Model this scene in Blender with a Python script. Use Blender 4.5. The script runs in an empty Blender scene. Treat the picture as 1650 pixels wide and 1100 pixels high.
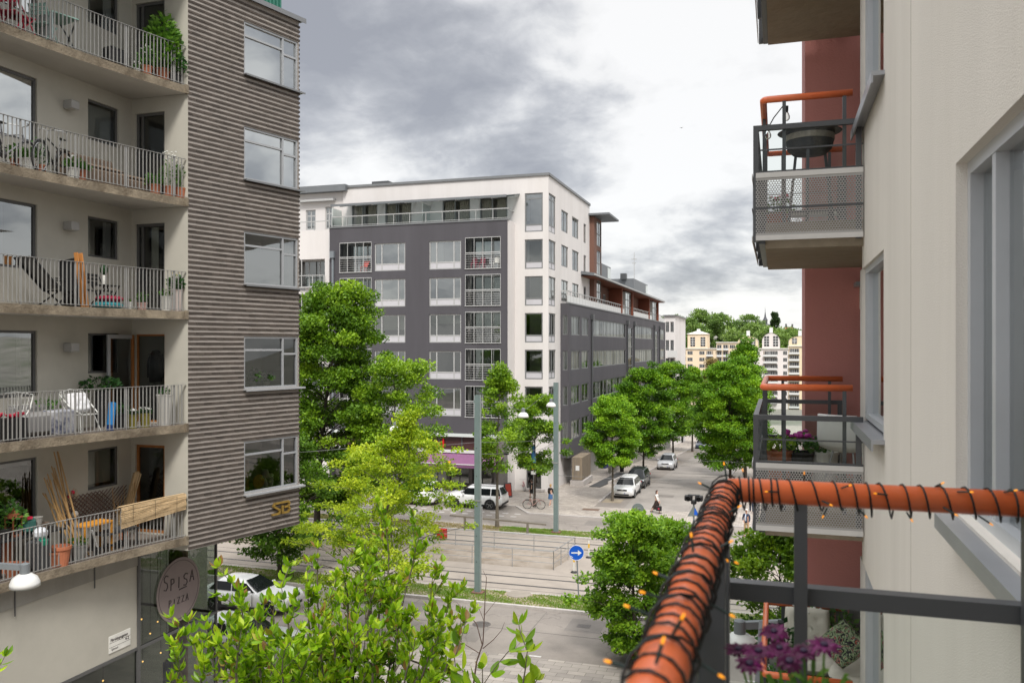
import bpy, math, random
import numpy as np
from mathutils import Vector, Matrix
R=math.radians
S=bpy.context.scene
COL=S.collection
random.seed(7)
# ---------------------------------------------------------------- camera
PHI=R(17.6); SN,CS=math.sin(PHI),math.cos(PHI); CAMZ=12.5; F=1350.0; HOR=558.0
cam_d=bpy.data.cameras.new('camera'); cam=bpy.data.objects.new('camera',cam_d); COL.objects.link(cam)
cam.location=(0,0,CAMZ); cam.rotation_euler=(R(90),0,PHI)
cam_d.sensor_width=36; cam_d.lens=36*F/1650; cam_d.shift_y=8/1650
cam_d.clip_start=0.05; cam_d.clip_end=6000
cam_d.dof.use_dof=True; cam_d.dof.focus_distance=16; cam_d.dof.aperture_fstop=5.0
S.camera=cam
# ---------------------------------------------------------------- exposure
S.view_settings.view_transform='Standard'; S.view_settings.look='None'
S.view_settings.gamma=1; S.view_settings.exposure=1.08
S.render.engine='CYCLES'
S.cycles.use_denoising=True
S.cycles.max_bounces=8; S.cycles.transparent_max_bounces=16; S.cycles.diffuse_bounces=3; S.cycles.glossy_bounces=3
S.cycles.caustics_reflective=False; S.cycles.caustics_refractive=False
S.cycles.sample_clamp_indirect=6
# ---------------------------------------------------------------- view geometry: a photo column is a direction from the balcony
def ray(px):                    # (X,Y) of the ray per unit of depth
    q=(px-825)/F
    return (q*CS-SN, q*SN+CS)
def P(px,d):                    # point at depth d
    r=ray(px); return (r[0]*d,r[1]*d)
def G(px,py,z=0.0):             # where that sight line meets the level z
    d=(CAMZ-z)*F/(py-HOR); r=ray(px); return (r[0]*d,r[1]*d)
def XY(px,Y):                   # X on a plane of constant Y
    r=ray(px); return Y*r[0]/r[1]
def YX(px,X):                   # Y on a plane of constant X
    r=ray(px); return X*r[1]/r[0]
def ZD(py,d): return CAMZ+(HOR-py)*d/F
def sky_dir(px,py):
    r=ray(px); v=Vector((r[0],r[1],(HOR-py)/F)); return v.normalized()
# ---------------------------------------------------------------- world
W=bpy.data.worlds.new("World"); S.world=W; W.use_nodes=True
nt=W.node_tree; nt.nodes.clear(); N=nt.nodes.new; LK=nt.links.new
SUN_EL,SUN_AZ=R(50),R(152)      # compass azimuth, measured from +Y towards +X
def wmath(op,a,b=None,c=None,clamp=False):
    n=N('ShaderNodeMath'); n.operation=op; n.use_clamp=clamp
    for i,v in enumerate((a,b,c)):
        if v is None: continue
        if isinstance(v,(int,float)): n.inputs[i].default_value=v
        else: LK(v,n.inputs[i])
    return n.outputs[0]
tc=N('ShaderNodeTexCoord'); sep=N('ShaderNodeSeparateXYZ'); LK(tc.outputs['Generated'],sep.inputs[0])
zz=wmath('MAXIMUM',sep.outputs[2],0.0); den=wmath('ADD',zz,0.34)
cmb=N('ShaderNodeCombineXYZ'); LK(wmath('DIVIDE',sep.outputs[0],den),cmb.inputs[0]); LK(wmath('DIVIDE',sep.outputs[1],den),cmb.inputs[1])
def wnoise(scale,detail,rough,dist,off=0):
    mp=N('ShaderNodeMapping'); mp.inputs['Location'].default_value=(off,off*.7,off*.3); LK(cmb.outputs[0],mp.inputs[0])
    n=N('ShaderNodeTexNoise'); n.inputs['Scale'].default_value=scale; n.inputs['Detail'].default_value=detail
    n.inputs['Roughness'].default_value=rough; n.inputs['Distortion'].default_value=dist; LK(mp.outputs[0],n.inputs['Vector']); return n.outputs[0]
n1=wnoise(3.4,9,.54,.25,6.1); n2=wnoise(11.0,8,.58,.3,8.2); n3=wnoise(1.5,5,.5,.2,2.9)
cov=wmath('ADD',wmath('ADD',wmath('MULTIPLY',n1,1.6),wmath('MULTIPLY',n2,0.50)),wmath('MULTIPLY',n3,.70)); cov=wmath('SUBTRACT',cov,.625)
def blob(px,py,rad,wt):
    global cov
    d=sky_dir(px,py); vm=N('ShaderNodeVectorMath'); vm.operation='DOT_PRODUCT'
    nv=N('ShaderNodeVectorMath'); nv.operation='NORMALIZE'; LK(tc.outputs['Generated'],nv.inputs[0])
    LK(nv.outputs[0],vm.inputs[0]); vm.inputs[1].default_value=d
    mr=N('ShaderNodeMapRange'); mr.interpolation_type='SMOOTHSTEP'
    mr.inputs['From Min'].default_value=math.cos(R(rad)); mr.inputs['From Max'].default_value=1.0; LK(vm.outputs['Value'],mr.inputs['Value'])
    cov=wmath('ADD',cov,wmath('MULTIPLY',mr.outputs[0],wt))
for b in ((510,30,12,.24),(700,20,12,.12),(850,90,9,.10),(700,190,6,.10),(950,215,6,.10),(610,190,5,-.20),(560,250,6,-.10),(1200,60,15,-.20),(1060,60,8,-.06),
          (1090,400,5,.15),(1210,415,5,.17),(1150,445,4,.12),(1180,500,7,-.10),(1150,250,7,-.14),(1050,330,5,-.08)): blob(*b)
lo=N('ShaderNodeMapRange'); lo.interpolation_type='SMOOTHSTEP'; lo.inputs['From Min'].default_value=.20; lo.inputs['From Max'].default_value=.04; lo.inputs['To Max'].default_value=.04; LK(sep.outputs[2],lo.inputs['Value']); cov=wmath('SUBTRACT',cov,lo.outputs[0])
ramp=N('ShaderNodeValToRGB'); LK(wmath('SUBTRACT',cov,.28),ramp.inputs[0]); cr=ramp.color_ramp
cr.elements[0].position=0.28; cr.elements[0].color=(.475,.471,.465,1)
cr.elements[1].position=0.98; cr.elements[1].color=(.175,.179,.195,1)
for p,c in ((.42,(.44,.437,.432)),(.54,(.355,.356,.36)),(.68,(.265,.268,.28)),(.82,(.21,.214,.228))):
    e=cr.elements.new(p); e.color=c+(1,)
zb=N('ShaderNodeMapRange'); zb.interpolation_type='SMOOTHSTEP'
for k,v in (('From Min',.42),('From Max',.95),('To Min',1.0),('To Max',3.7)): zb.inputs[k].default_value=v
LK(sep.outputs[2],zb.inputs['Value'])
bgc=N('ShaderNodeBackground'); LK(ramp.outputs[0],bgc.inputs[0]); LK(zb.outputs[0],bgc.inputs[1])
sky=N('ShaderNodeTexSky'); sky.sky_type='NISHITA'; sky.sun_disc=False; sky.sun_elevation=SUN_EL; sky.sun_rotation=SUN_AZ
bgs=N('ShaderNodeBackground'); LK(sky.outputs[0],bgs.inputs[0]); bgs.inputs[1].default_value=0.10
mx=N('ShaderNodeMixShader'); mx.inputs[0].default_value=0.93; LK(bgs.outputs[0],mx.inputs[1]); LK(bgc.outputs[0],mx.inputs[2])
wo=N('ShaderNodeOutputWorld'); LK(mx.outputs[0],wo.inputs[0])
W.cycles.sampling_method='MANUAL'; W.cycles.sample_map_resolution=512
# ---------------------------------------------------------------- sun behind cloud
sl=bpy.data.lights.new('sun','SUN'); sl.energy=1.5; sl.angle=R(14); sl.color=(1,.96,.9)
so=bpy.data.objects.new('sun',sl); COL.objects.link(so)
sv=Vector((math.sin(SUN_AZ)*math.cos(SUN_EL),math.cos(SUN_AZ)*math.cos(SUN_EL),math.sin(SUN_EL)))
so.rotation_euler=(-sv).to_track_quat('-Z','Y').to_euler(); so.location=(-40,-60,90)
# ---------------------------------------------------------------- materials
MATS={}
def mat(name,col,rough=.6,var=.12,scale=2.0,metal=0.0,bump=0.0,bscale=None,emit=None,spec=.4,streak=False,col2=None,thr=.55,coat=0,island=0,coord='Object'):
    """Principled with a noise-driven variation of its own colour, optional second colour in stains, optional bump."""
    if name in MATS: return MATS[name]
    m=bpy.data.materials.new(name); m.use_nodes=True; t=m.node_tree; b=t.nodes['Principled BSDF']
    n=t.nodes.new; l=t.links.new
    b.inputs['Roughness'].default_value=rough; b.inputs['Metallic'].default_value=metal; b.inputs['Specular IOR Level'].default_value=spec
    if coat: b.inputs['Coat Weight'].default_value=coat; b.inputs['Coat Roughness'].default_value=.04
    c=n('ShaderNodeTexCoord'); mp=n('ShaderNodeMapping'); l(c.outputs[coord],mp.inputs[0])
    if streak: mp.inputs['Scale'].default_value=(1,1,.12)
    no=n('ShaderNodeTexNoise'); no.inputs['Scale'].default_value=scale; no.inputs['Detail'].default_value=7; no.inputs['Roughness'].default_value=.62; l(mp.outputs[0],no.inputs['Vector'])
    mr=n('ShaderNodeMapRange'); mr.inputs['From Min'].default_value=.25; mr.inputs['From Max'].default_value=.75
    mr.inputs['To Min'].default_value=1-var; mr.inputs['To Max'].default_value=1+var; l(no.outputs[0],mr.inputs['Value'])
    base=None
    if col2:
        no2=n('ShaderNodeTexNoise'); no2.inputs['Scale'].default_value=scale*.6; no2.inputs['Detail'].default_value=8; no2.inputs['Roughness'].default_value=.7; l(mp.outputs[0],no2.inputs['Vector'])
        r2=n('ShaderNodeMapRange'); r2.inputs['From Min'].default_value=thr-.08; r2.inputs['From Max'].default_value=thr+.12; l(no2.outputs[0],r2.inputs['Value'])
        mi=n('ShaderNodeMix'); mi.data_type='RGBA'; mi.inputs[6].default_value=(*col,1); mi.inputs[7].default_value=(*col2,1); l(r2.outputs[0],mi.inputs[0]); base=mi.outputs[2]
    vm=n('ShaderNodeVectorMath'); vm.operation='SCALE'
    if base: l(base,vm.inputs[0])
    else: vm.inputs[0].default_value=col
    l(mr.outputs[0],vm.inputs['Scale']); out=vm.outputs[0]
    if island:
        g=n('ShaderNodeNewGeometry'); ir=n('ShaderNodeMapRange'); ir.inputs['To Min'].default_value=1-island; ir.inputs['To Max'].default_value=1+island
        l(g.outputs['Random Per Island'],ir.inputs['Value']); v2=n('ShaderNodeVectorMath'); v2.operation='SCALE'; l(out,v2.inputs[0]); l(ir.outputs[0],v2.inputs['Scale']); out=v2.outputs[0]
    l(out,b.inputs['Base Color'])
    if bump:
        nb=n('ShaderNodeTexNoise'); nb.inputs['Scale'].default_value=bscale or scale*8; nb.inputs['Detail'].default_value=5; l(c.outputs[coord],nb.inputs['Vector'])
        bp=n('ShaderNodeBump'); bp.inputs['Strength'].default_value=bump; bp.inputs['Distance'].default_value=.02; l(nb.outputs[0],bp.inputs['Height']); l(bp.outputs[0],b.inputs['Normal'])
    if emit: b.inputs['Emission Color'].default_value=(*col,1); b.inputs['Emission Strength'].default_value=emit
    MATS[name]=m; return m
def glass(name,tint=(.86,.9,.88),ior=1.8,rough=0.0,extra=0.0):
    if name in MATS: return MATS[name]
    m=bpy.data.materials.new(name); m.use_nodes=True; t=m.node_tree; t.nodes.clear(); n=t.nodes.new; l=t.links.new
    tr=n('ShaderNodeBsdfTransparent'); tr.inputs[0].default_value=(*tint,1)
    gl=n('ShaderNodeBsdfGlossy'); gl.inputs['Roughness'].default_value=rough; gl.inputs[0].default_value=(.93,.96,.96,1)
    c=n('ShaderNodeTexCoord'); no=n('ShaderNodeTexNoise'); no.inputs['Scale'].default_value=.9; no.inputs['Detail'].default_value=1; l(c.outputs['Object'],no.inputs['Vector'])
    bp=n('ShaderNodeBump'); bp.inputs['Strength'].default_value=.05; bp.inputs['Distance'].default_value=.05; l(no.outputs[0],bp.inputs['Height']); l(bp.outputs[0],gl.inputs['Normal'])
    fr=n('ShaderNodeFresnel'); fr.inputs[0].default_value=ior
    ad=n('ShaderNodeMath'); ad.operation='ADD'; ad.use_clamp=True; l(fr.outputs[0],ad.inputs[0]); ad.inputs[1].default_value=extra
    mi=n('ShaderNodeMixShader'); l(ad.outputs[0],mi.inputs[0]); l(tr.outputs[0],mi.inputs[1]); l(gl.outputs[0],mi.inputs[2])
    o=n('ShaderNodeOutputMaterial'); l(mi.outputs[0],o.inputs[0]); MATS[name]=m; return m
def foliage(name,dark,mid,light,trans=.35,rough=.5,tip=None):
    if name in MATS: return MATS[name]
    m=bpy.data.materials.new(name); m.use_nodes=True; t=m.node_tree; b=t.nodes['Principled BSDF']; n=t.nodes.new; l=t.links.new
    a=n('ShaderNodeAttribute'); a.attribute_name='tint'
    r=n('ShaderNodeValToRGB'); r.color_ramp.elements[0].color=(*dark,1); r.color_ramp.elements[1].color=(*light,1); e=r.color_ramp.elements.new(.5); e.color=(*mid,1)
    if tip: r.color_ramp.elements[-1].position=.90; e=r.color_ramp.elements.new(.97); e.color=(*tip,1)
    l(a.outputs['Fac'],r.inputs[0]); l(r.outputs[0],b.inputs['Base Color']); b.inputs['Roughness'].default_value=rough; b.inputs['Specular IOR Level'].default_value=.3
    tl=n('ShaderNodeBsdfTranslucent'); sc=n('ShaderNodeVectorMath'); sc.operation='MULTIPLY'; l(r.outputs[0],sc.inputs[0]); sc.inputs[1].default_value=(1.15,1.2,.7); l(sc.outputs[0],tl.inputs[0])
    mi=n('ShaderNodeMixShader'); mi.inputs[0].default_value=trans; l(b.outputs[0],mi.inputs[1]); l(tl.outputs[0],mi.inputs[2]); l(mi.outputs[0],t.nodes['Material Output'].inputs[0])
    MATS[name]=m; return m
# ---------------------------------------------------------------- objects
def tag(o,label=None,cat=None,group=None,kind=None):
    for k,v in (('label',label),('category',cat),('group',group),('kind',kind)):
        if v: o[k]=v
    return o
def thing(name,label,cat,loc=(0,0,0),rz=0,group=None):
    o=bpy.data.objects.new(name,None); COL.objects.link(o); o.location=loc; o.rotation_euler=(0,0,rz); o.empty_display_size=.2
    return tag(o,label,cat,group)
def root_loc(o):
    while o.parent: o=o.parent
    return o.location
def children(o): return [c for c in list(COL.objects) if c.parent==o]
def copy_tree(o,parent=None):
    kids=list(o.children); c=o.copy(); COL.objects.link(c); c.parent=parent
    for k in kids: copy_tree(k,c)
    return c
def dup(o,loc,rz=None,label=None,group=None):
    c=copy_tree(o); c.location=loc
    if rz is not None: c.rotation_euler=(0,0,rz)
    if label: c['label']=label
    if group: c['group']=group
    return c
class MB:
    def __init__(s): s.v=[]; s.f=[]; s.mi=[]; s.mats=[]; s.T=None
    def m(s,mt):
        if mt not in s.mats: s.mats.append(mt)
        return s.mats.index(mt)
    def add(s,vs,fs,mt):
        b=len(s.v); k=s.m(mt)
        if s.T is not None: vs=[tuple(s.T@Vector(v)) for v in vs]
        s.v.extend([tuple(v) for v in vs]); s.f.extend([tuple(i+b for i in f) for f in fs]); s.mi.extend([k]*len(fs)); return s
    def quad(s,a,b,c,d,mt): return s.add([a,b,c,d],[(0,1,2,3)],mt)
    def bx(s,x0,x1,y0,y1,z0,z1,mt):
        return s.add([(x0,y0,z0),(x1,y0,z0),(x1,y1,z0),(x0,y1,z0),(x0,y0,z1),(x1,y0,z1),(x1,y1,z1),(x0,y1,z1)],
              [(3,2,1,0),(4,5,6,7),(0,1,5,4),(1,2,6,5),(2,3,7,6),(3,0,4,7)],mt)
    def box(s,c,sz,mt,rz=0,rx=0,ry=0,bev=0):
        M=Matrix.Translation(c)@Matrix.Rotation(rz,4,'Z')@Matrix.Rotation(ry,4,'Y')@Matrix.Rotation(rx,4,'X')
        x,y,z=sz[0]/2,sz[1]/2,sz[2]/2
        if bev:
            b=min(bev,x*.9,y*.9,z*.9); vs=[];fs=[]
            for sx in (-1,1):
                for sy in (-1,1):
                    for sz_ in (-1,1):
                        vs+= [(sx*(x-b),sy*(y-b),sz_*z),(sx*(x-b),sy*y,sz_*(z-b)),(sx*x,sy*(y-b),sz_*(z-b))]
            def I(sx,sy,sz_,k): return (((sx>0)*2+(sy>0))*2+(sz_>0))*3+k
            for q in (-1,1):
                fs+=[[I(-1,-1,q,0),I(1,-1,q,0),I(1,1,q,0),I(-1,1,q,0)],[I(-1,q,-1,1),I(1,q,-1,1),I(1,q,1,1),I(-1,q,1,1)],[I(q,-1,-1,2),I(q,1,-1,2),I(q,1,1,2),I(q,-1,1,2)]]
                for p in (-1,1):
                    fs+=[[I(-1,q,p,0),I(1,q,p,0),I(1,q,p,1),I(-1,q,p,1)],[I(q,-1,p,0),I(q,1,p,0),I(q,1,p,2),I(q,-1,p,2)],[I(q,p,-1,1),I(q,p,1,1),I(q,p,1,2),I(q,p,-1,2)]]
                    for r in (-1,1): fs.append([I(q,p,r,0),I(q,p,r,1),I(q,p,r,2)])
            out=[]
            for f in fs:
                pts=[Vector(vs[i]) for i in f]; c0=sum(pts,Vector())/len(pts); nn=(pts[1]-pts[0]).cross(pts[2]-pts[0])
                out.append(f if nn.dot(c0)>0 else f[::-1])
            return s.add([tuple(M@Vector(v)) for v in vs],out,mt)
        vs=[M@Vector(v) for v in ((-x,-y,-z),(x,-y,-z),(x,y,-z),(-x,y,-z),(-x,-y,z),(x,-y,z),(x,y,z),(-x,y,z))]
        return s.add(vs,[(3,2,1,0),(4,5,6,7),(0,1,5,4),(1,2,6,5),(2,3,7,6),(3,0,4,7)],mt)
    def tube(s,pts,r,mt,n=6,cap=True,closed=False):
        pts=[Vector(p) for p in pts]; k=len(pts); rs=r if isinstance(r,(list,tuple)) else [r]*k
        vs=[];fs=[]; up=None
        for i,p in enumerate(pts):
            if closed: t=pts[(i+1)%k]-pts[i-1]
            else: t=pts[min(i+1,k-1)]-pts[max(i-1,0)]
            t.normalize()
            if up is None: up=Vector((0,0,1)) if abs(t.z)<.9 else Vector((1,0,0))
            a=t.cross(up); 
            if a.length<1e-5: a=t.orthogonal()
            a.normalize(); b=a.cross(t); up=b
            for j in range(n):
                q=2*math.pi*j/n; vs.append(p+(a*math.cos(q)+b*math.sin(q))*rs[i])
        for i in range(k if closed else k-1):
            for j in range(n):
                a0=i*n+j; a1=i*n+(j+1)%n; b0=((i+1)%k)*n+j; b1=((i+1)%k)*n+(j+1)%n
                fs.append((a0,b0,b1,a1))
        if cap and not closed: fs.append(tuple(range(n))); fs.append(tuple(reversed([(k-1)*n+j for j in range(n)])))
        return s.add(vs,fs,mt)
    def bar(s,a,b,w,h,mt):              # rectangular bar from a to b, w across, h in the up direction
        a=Vector(a); b=Vector(b); t=(b-a).normalized(); up=Vector((0,0,1)) if abs(t.z)<.95 else Vector((0,1,0))
        sd=t.cross(up).normalized()*(w/2); u=sd.cross(t).normalized()*(h/2)
        vs=[a-sd-u,a+sd-u,a+sd+u,a-sd+u,b-sd-u,b+sd-u,b+sd+u,b-sd+u]
        return s.add(vs,[(0,1,2,3),(7,6,5,4),(0,4,5,1),(1,5,6,2),(2,6,7,3),(3,7,4,0)],mt)
    def lathe(s,prof,c,mt,n=16,M=None):
        vs=[];fs=[];k=len(prof)
        for r,z in prof:
            for j in range(n):
                q=2*math.pi*j/n; v=Vector((r*math.cos(q),r*math.sin(q),z))
                if M is not None: v=M@v
                vs.append(v+Vector(c))
        for i in range(k-1):
            for j in range(n): fs.append((i*n+j,i*n+(j+1)%n,(i+1)*n+(j+1)%n,(i+1)*n+j))
        fs.append(tuple(reversed(range(n)))); fs.append(tuple((k-1)*n+j for j in range(n)))
        return s.add(vs,fs,mt)
    def ball(s,c,r,mt,n=10,sq=(1,1,1)):
        k=n//2+1; pr=[(r*math.sin(math.pi*i/k)+1e-5,-r*math.cos(math.pi*i/k)) for i in range(k+1)]
        return s.lathe(pr,c,mt,n,Matrix.Diagonal(Vector(sq)).to_4x4())
    def prism(s,poly,z0,z1,mt,side=None):
        k=len(poly); vs=[(p[0],p[1],z0) for p in poly]+[(p[0],p[1],z1) for p in poly]
        ar=sum(poly[i][0]*poly[(i+1)%k][1]-poly[(i+1)%k][0]*poly[i][1] for i in range(k))
        idx=list(range(k))
        if ar<0: idx.reverse()
        s.add(vs,[tuple(reversed(idx)),tuple(i+k for i in idx)],mt)
        return s.add(vs,[(idx[i],idx[(i+1)%k],idx[(i+1)%k]+k,idx[i]+k) for i in range(k)],side or mt)
    def build(s,name,parent=None,world=False,smooth=False,bevel=0):
        me=bpy.data.meshes.new(name); off=root_loc(parent) if (parent and world) else Vector((0,0,0))
        me.from_pydata([Vector(v)-off for v in s.v],[],s.f)
        for mt in s.mats: me.materials.append(mt)
        me.polygons.foreach_set('material_index',s.mi)
        if smooth: me.polygons.foreach_set('use_smooth',[True]*len(s.f))
        me.update(); o=bpy.data.objects.new(name,me); COL.objects.link(o)
        if parent: o.parent=parent
        if bevel:
            b=o.modifiers.new('b','BEVEL'); b.width=bevel; b.segments=2; b.limit_method='ANGLE'
        return o
def top(mb,name,label,cat,group=None,loc=None,**k):   # a thing that is one mesh
    o=mb.build(name,**k); 
    if loc: o.location=loc
    return tag(o,label,cat,group)
def text_mesh(txt,size,depth=.004,shear=0,bold=0):
    cu=bpy.data.curves.new('t','FONT'); cu.body=txt; cu.size=size; cu.extrude=depth; cu.shear=shear; cu.offset=bold; cu.align_x='CENTER'; cu.align_y='CENTER'
    o=bpy.data.objects.new('t',cu); COL.objects.link(o); dg=bpy.context.evaluated_depsgraph_get(); dg.update()
    me=bpy.data.meshes.new_from_object(o.evaluated_get(dg)); COL.objects.unlink(o); bpy.data.objects.remove(o)
    vs=[tuple(v.co) for v in me.vertices]; fs=[tuple(p.vertices) for p in me.polygons]; bpy.data.meshes.remove(me)
    return vs,fs
# ---- facade helper: a vertical plane with origin O, unit vector u along it (to the right seen from outside), n outward
class Fac:
    def __init__(s,O,u,n): s.O=Vector(O); s.u=Vector(u).normalized(); s.n=Vector(n).normalized()
    def p(s,a,z,c=0): v=s.O+s.u*a+s.n*c; return (v.x,v.y,z)
    def bx(s,mb,a0,a1,z0,z1,c0,c1,mt):
        vs=[s.p(a0,z0,c1),s.p(a1,z0,c1),s.p(a1,z0,c0),s.p(a0,z0,c0),s.p(a0,z1,c1),s.p(a1,z1,c1),s.p(a1,z1,c0),s.p(a0,z1,c0)]
        mb.add(vs,[(3,2,1,0),(4,5,6,7),(0,1,5,4),(1,2,6,5),(2,3,7,6),(3,0,4,7)],mt)
    def rect(s,mb,a0,a1,z0,z1,c,mt): mb.quad(s.p(a0,z0,c),s.p(a1,z0,c),s.p(a1,z1,c),s.p(a0,z1,c),mt)
    def wall(s,mb,a0,a1,z0,z1,holes,depth,mt,reveal=None,c=0):
        A=sorted({a0,a1,*[min(max(h[i],a0),a1) for h in holes for i in (0,1)]}); Z=sorted({z0,z1,*[min(max(h[i],z0),z1) for h in holes for i in (2,3)]})
        for i in range(len(A)-1):
            for j in range(len(Z)-1):
                am,zm=(A[i]+A[i+1])/2,(Z[j]+Z[j+1])/2
                if any(h[0]<am<h[1] and h[2]<zm<h[3] for h in holes): continue
                s.rect(mb,A[i],A[i+1],Z[j],Z[j+1],c,mt)
        rm=reveal or mt
        for h in holes:
            q0,q1,y0,y1=h[:4]; d=-depth+c
            mb.quad(s.p(q0,y0,c),s.p(q0,y0,d),s.p(q1,y0,d),s.p(q1,y0,c),rm); mb.quad(s.p(q0,y1,d),s.p(q0,y1,c),s.p(q1,y1,c),s.p(q1,y1,d),rm)
            mb.quad(s.p(q0,y0,d),s.p(q0,y0,c),s.p(q0,y1,c),s.p(q0,y1,d),rm); mb.quad(s.p(q1,y0,c),s.p(q1,y0,d),s.p(q1,y1,d),s.p(q1,y1,c),rm)
    def window(s,par,a0,a1,z0,z1,frame,pane,depth=.1,ft=.05,vm=(),hm=(),room=None,roomd=1.6,curtain=None,name='window',spandrel=None,sph=0,ct=None,fd=.05):
        """frame + mullions + dark room in one mesh; pane, spandrel, curtain as children. vm/hm: fractions."""
        mb=MB(); c1=-depth+fd; c0=-depth
        zg=z0+sph
        s.bx(mb,a0,a1,z0,z0+ft,c0,c1,frame); s.bx(mb,a0,a1,z1-ft,z1,c0,c1,frame)
        s.bx(mb,a0,a0+ft,z0+ft,z1-ft,c0,c1,frame); s.bx(mb,a1-ft,a1,z0+ft,z1-ft,c0,c1,frame)
        zs=zg if sph else z0+ft
        for v in vm: x=a0+(a1-a0)*v; s.bx(mb,x-ft/2,x+ft/2,z0+ft,z1-ft,c0,c1-.004,frame)
        if sph: s.bx(mb,a0+ft,a1-ft,zg-ft/2,zg+ft/2,c0,c1-.008,frame)
        for h in hm:
            x0,x1=a0+ft,a1-ft
            if isinstance(h,tuple): x0=a0+(a1-a0)*h[1]; x1=a0+(a1-a0)*h[2]; hh=h[0]
            else: hh=h
            z=zg+(z1-zg)*hh; s.bx(mb,x0,x1,z-ft/2,z+ft/2,c0,c1-.008,frame)
        if room:
            d=-depth-roomd; b=-depth
            s.rect(mb,a0,a1,z0,z1,d,room)
            mb.quad(s.p(a0,z0,b),s.p(a0,z0,d),s.p(a0,z1,d),s.p(a0,z1,b),room); mb.quad(s.p(a1,z0,d),s.p(a1,z0,b),s.p(a1,z1,b),s.p(a1,z1,d),room)
            mb.quad(s.p(a0,z0,d),s.p(a0,z0,b),s.p(a1,z0,b),s.p(a1,z0,d),room); mb.quad(s.p(a0,z1,b),s.p(a0,z1,d),s.p(a1,z1,d),s.p(a1,z1,b),room)
        w=mb.build(name,par,world=True)
        g=MB(); s.rect(g,a0+ft*.5,a1-ft*.5,zg,z1-ft*.5,c0+.015,pane); g.build('pane',w,world=True)
        if spandrel and sph:
            g=MB(); s.bx(g,a0+ft*.6,a1-ft*.6,z0+ft*.6,zg-ft*.3,c0+.004,c0+.022,spandrel); g.build('spandrel',w,world=True)
        if curtain:
            kind,cm=curtain[0],curtain[1]; g=MB(); k=-depth-.12
            if kind=='blind': fr=curtain[2]; s.bx(g,a0+ft,a1-ft,z1-(z1-zg)*fr,z1-ft,k-.004,k,cm)
            else:
                for (f0,f1) in curtain[2]:
                    x0=a0+(a1-a0)*f0; x1=a0+(a1-a0)*f1; nn=max(3,int((x1-x0)/.06)); vs=[];fs=[]
                    for i in range(nn+1):
                        x=x0+(x1-x0)*i/nn; c=k+.025*math.sin(i*2.1)
                        vs+= [s.p(x,zg,c),s.p(x,z1-ft,c)]
                    for i in range(nn): fs.append((2*i,2*i+2,2*i+3,2*i+1))
                    g.add(vs,fs,cm)
            g.build('blind' if kind=='blind' else 'curtain',w,world=True)
        return w
# ================================================================ ground, roads, tracks
def gz(Y):                       # the side street runs downhill towards the water; a hill rises beyond it
    if Y<=66: return 0.0
    if Y<=76: return -0.003*(Y-66)**2
    if Y<=300: return -0.3-0.062*(Y-76)
    if Y<=420: return -14.16
    if Y<=640: t=(Y-420)/220; return -14.16+36*(t*t*(3-2*t))
    return 21.84
def GS(px,py):
    z=0
    for _ in range(40): p=G(px,py,z); z=gz(p[1])*.7+z*.3
    return (p[0],p[1],gz(p[1]))
def paver(name,col,col2,bw,bh,rough=.8,ms=.012,var=.25):
    m=mat(name,col,rough,.1,1.3); t=m.node_tree; n=t.nodes.new; l=t.links.new; b=t.nodes['Principled BSDF']
    src=b.inputs['Base Color'].links[0].from_socket
    c=n('ShaderNodeTexCoord'); br=n('ShaderNodeTexBrick'); br.inputs['Scale'].default_value=1; br.inputs['Brick Width'].default_value=bw; br.inputs['Row Height'].default_value=bh
    br.inputs['Mortar Size'].default_value=ms; br.inputs['Color1'].default_value=(1+var,1+var,1+var,1); br.inputs['Color2'].default_value=(1-var,1-var,1-var*.9,1); br.inputs['Mortar'].default_value=(.5,.48,.46,1); br.inputs['Mortar Smooth'].default_value=.3
    l(c.outputs['Object'],br.inputs['Vector']); mu=n('ShaderNodeVectorMath'); mu.operation='MULTIPLY'; l(src,mu.inputs[0]); l(br.outputs['Color'],mu.inputs[1])
    no=n('ShaderNodeTexNoise'); no.inputs['Scale'].default_value=.35; no.inputs['Detail'].default_value=9; no.inputs['Roughness'].default_value=.7; l(c.outputs['Object'],no.inputs['Vector'])
    mr=n('ShaderNodeMapRange'); mr.inputs['From Min'].default_value=.3; mr.inputs['From Max'].default_value=.7; mr.inputs['To Min'].default_value=.78; mr.inputs['To Max'].default_value=1.16; l(no.outputs[0],mr.inputs['Value'])
    v2=n('ShaderNodeVectorMath'); v2.operation='SCALE'; l(mu.outputs[0],v2.inputs[0]); l(mr.outputs[0],v2.inputs['Scale']); l(v2.outputs[0],b.inputs['Base Color']); return m
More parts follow.
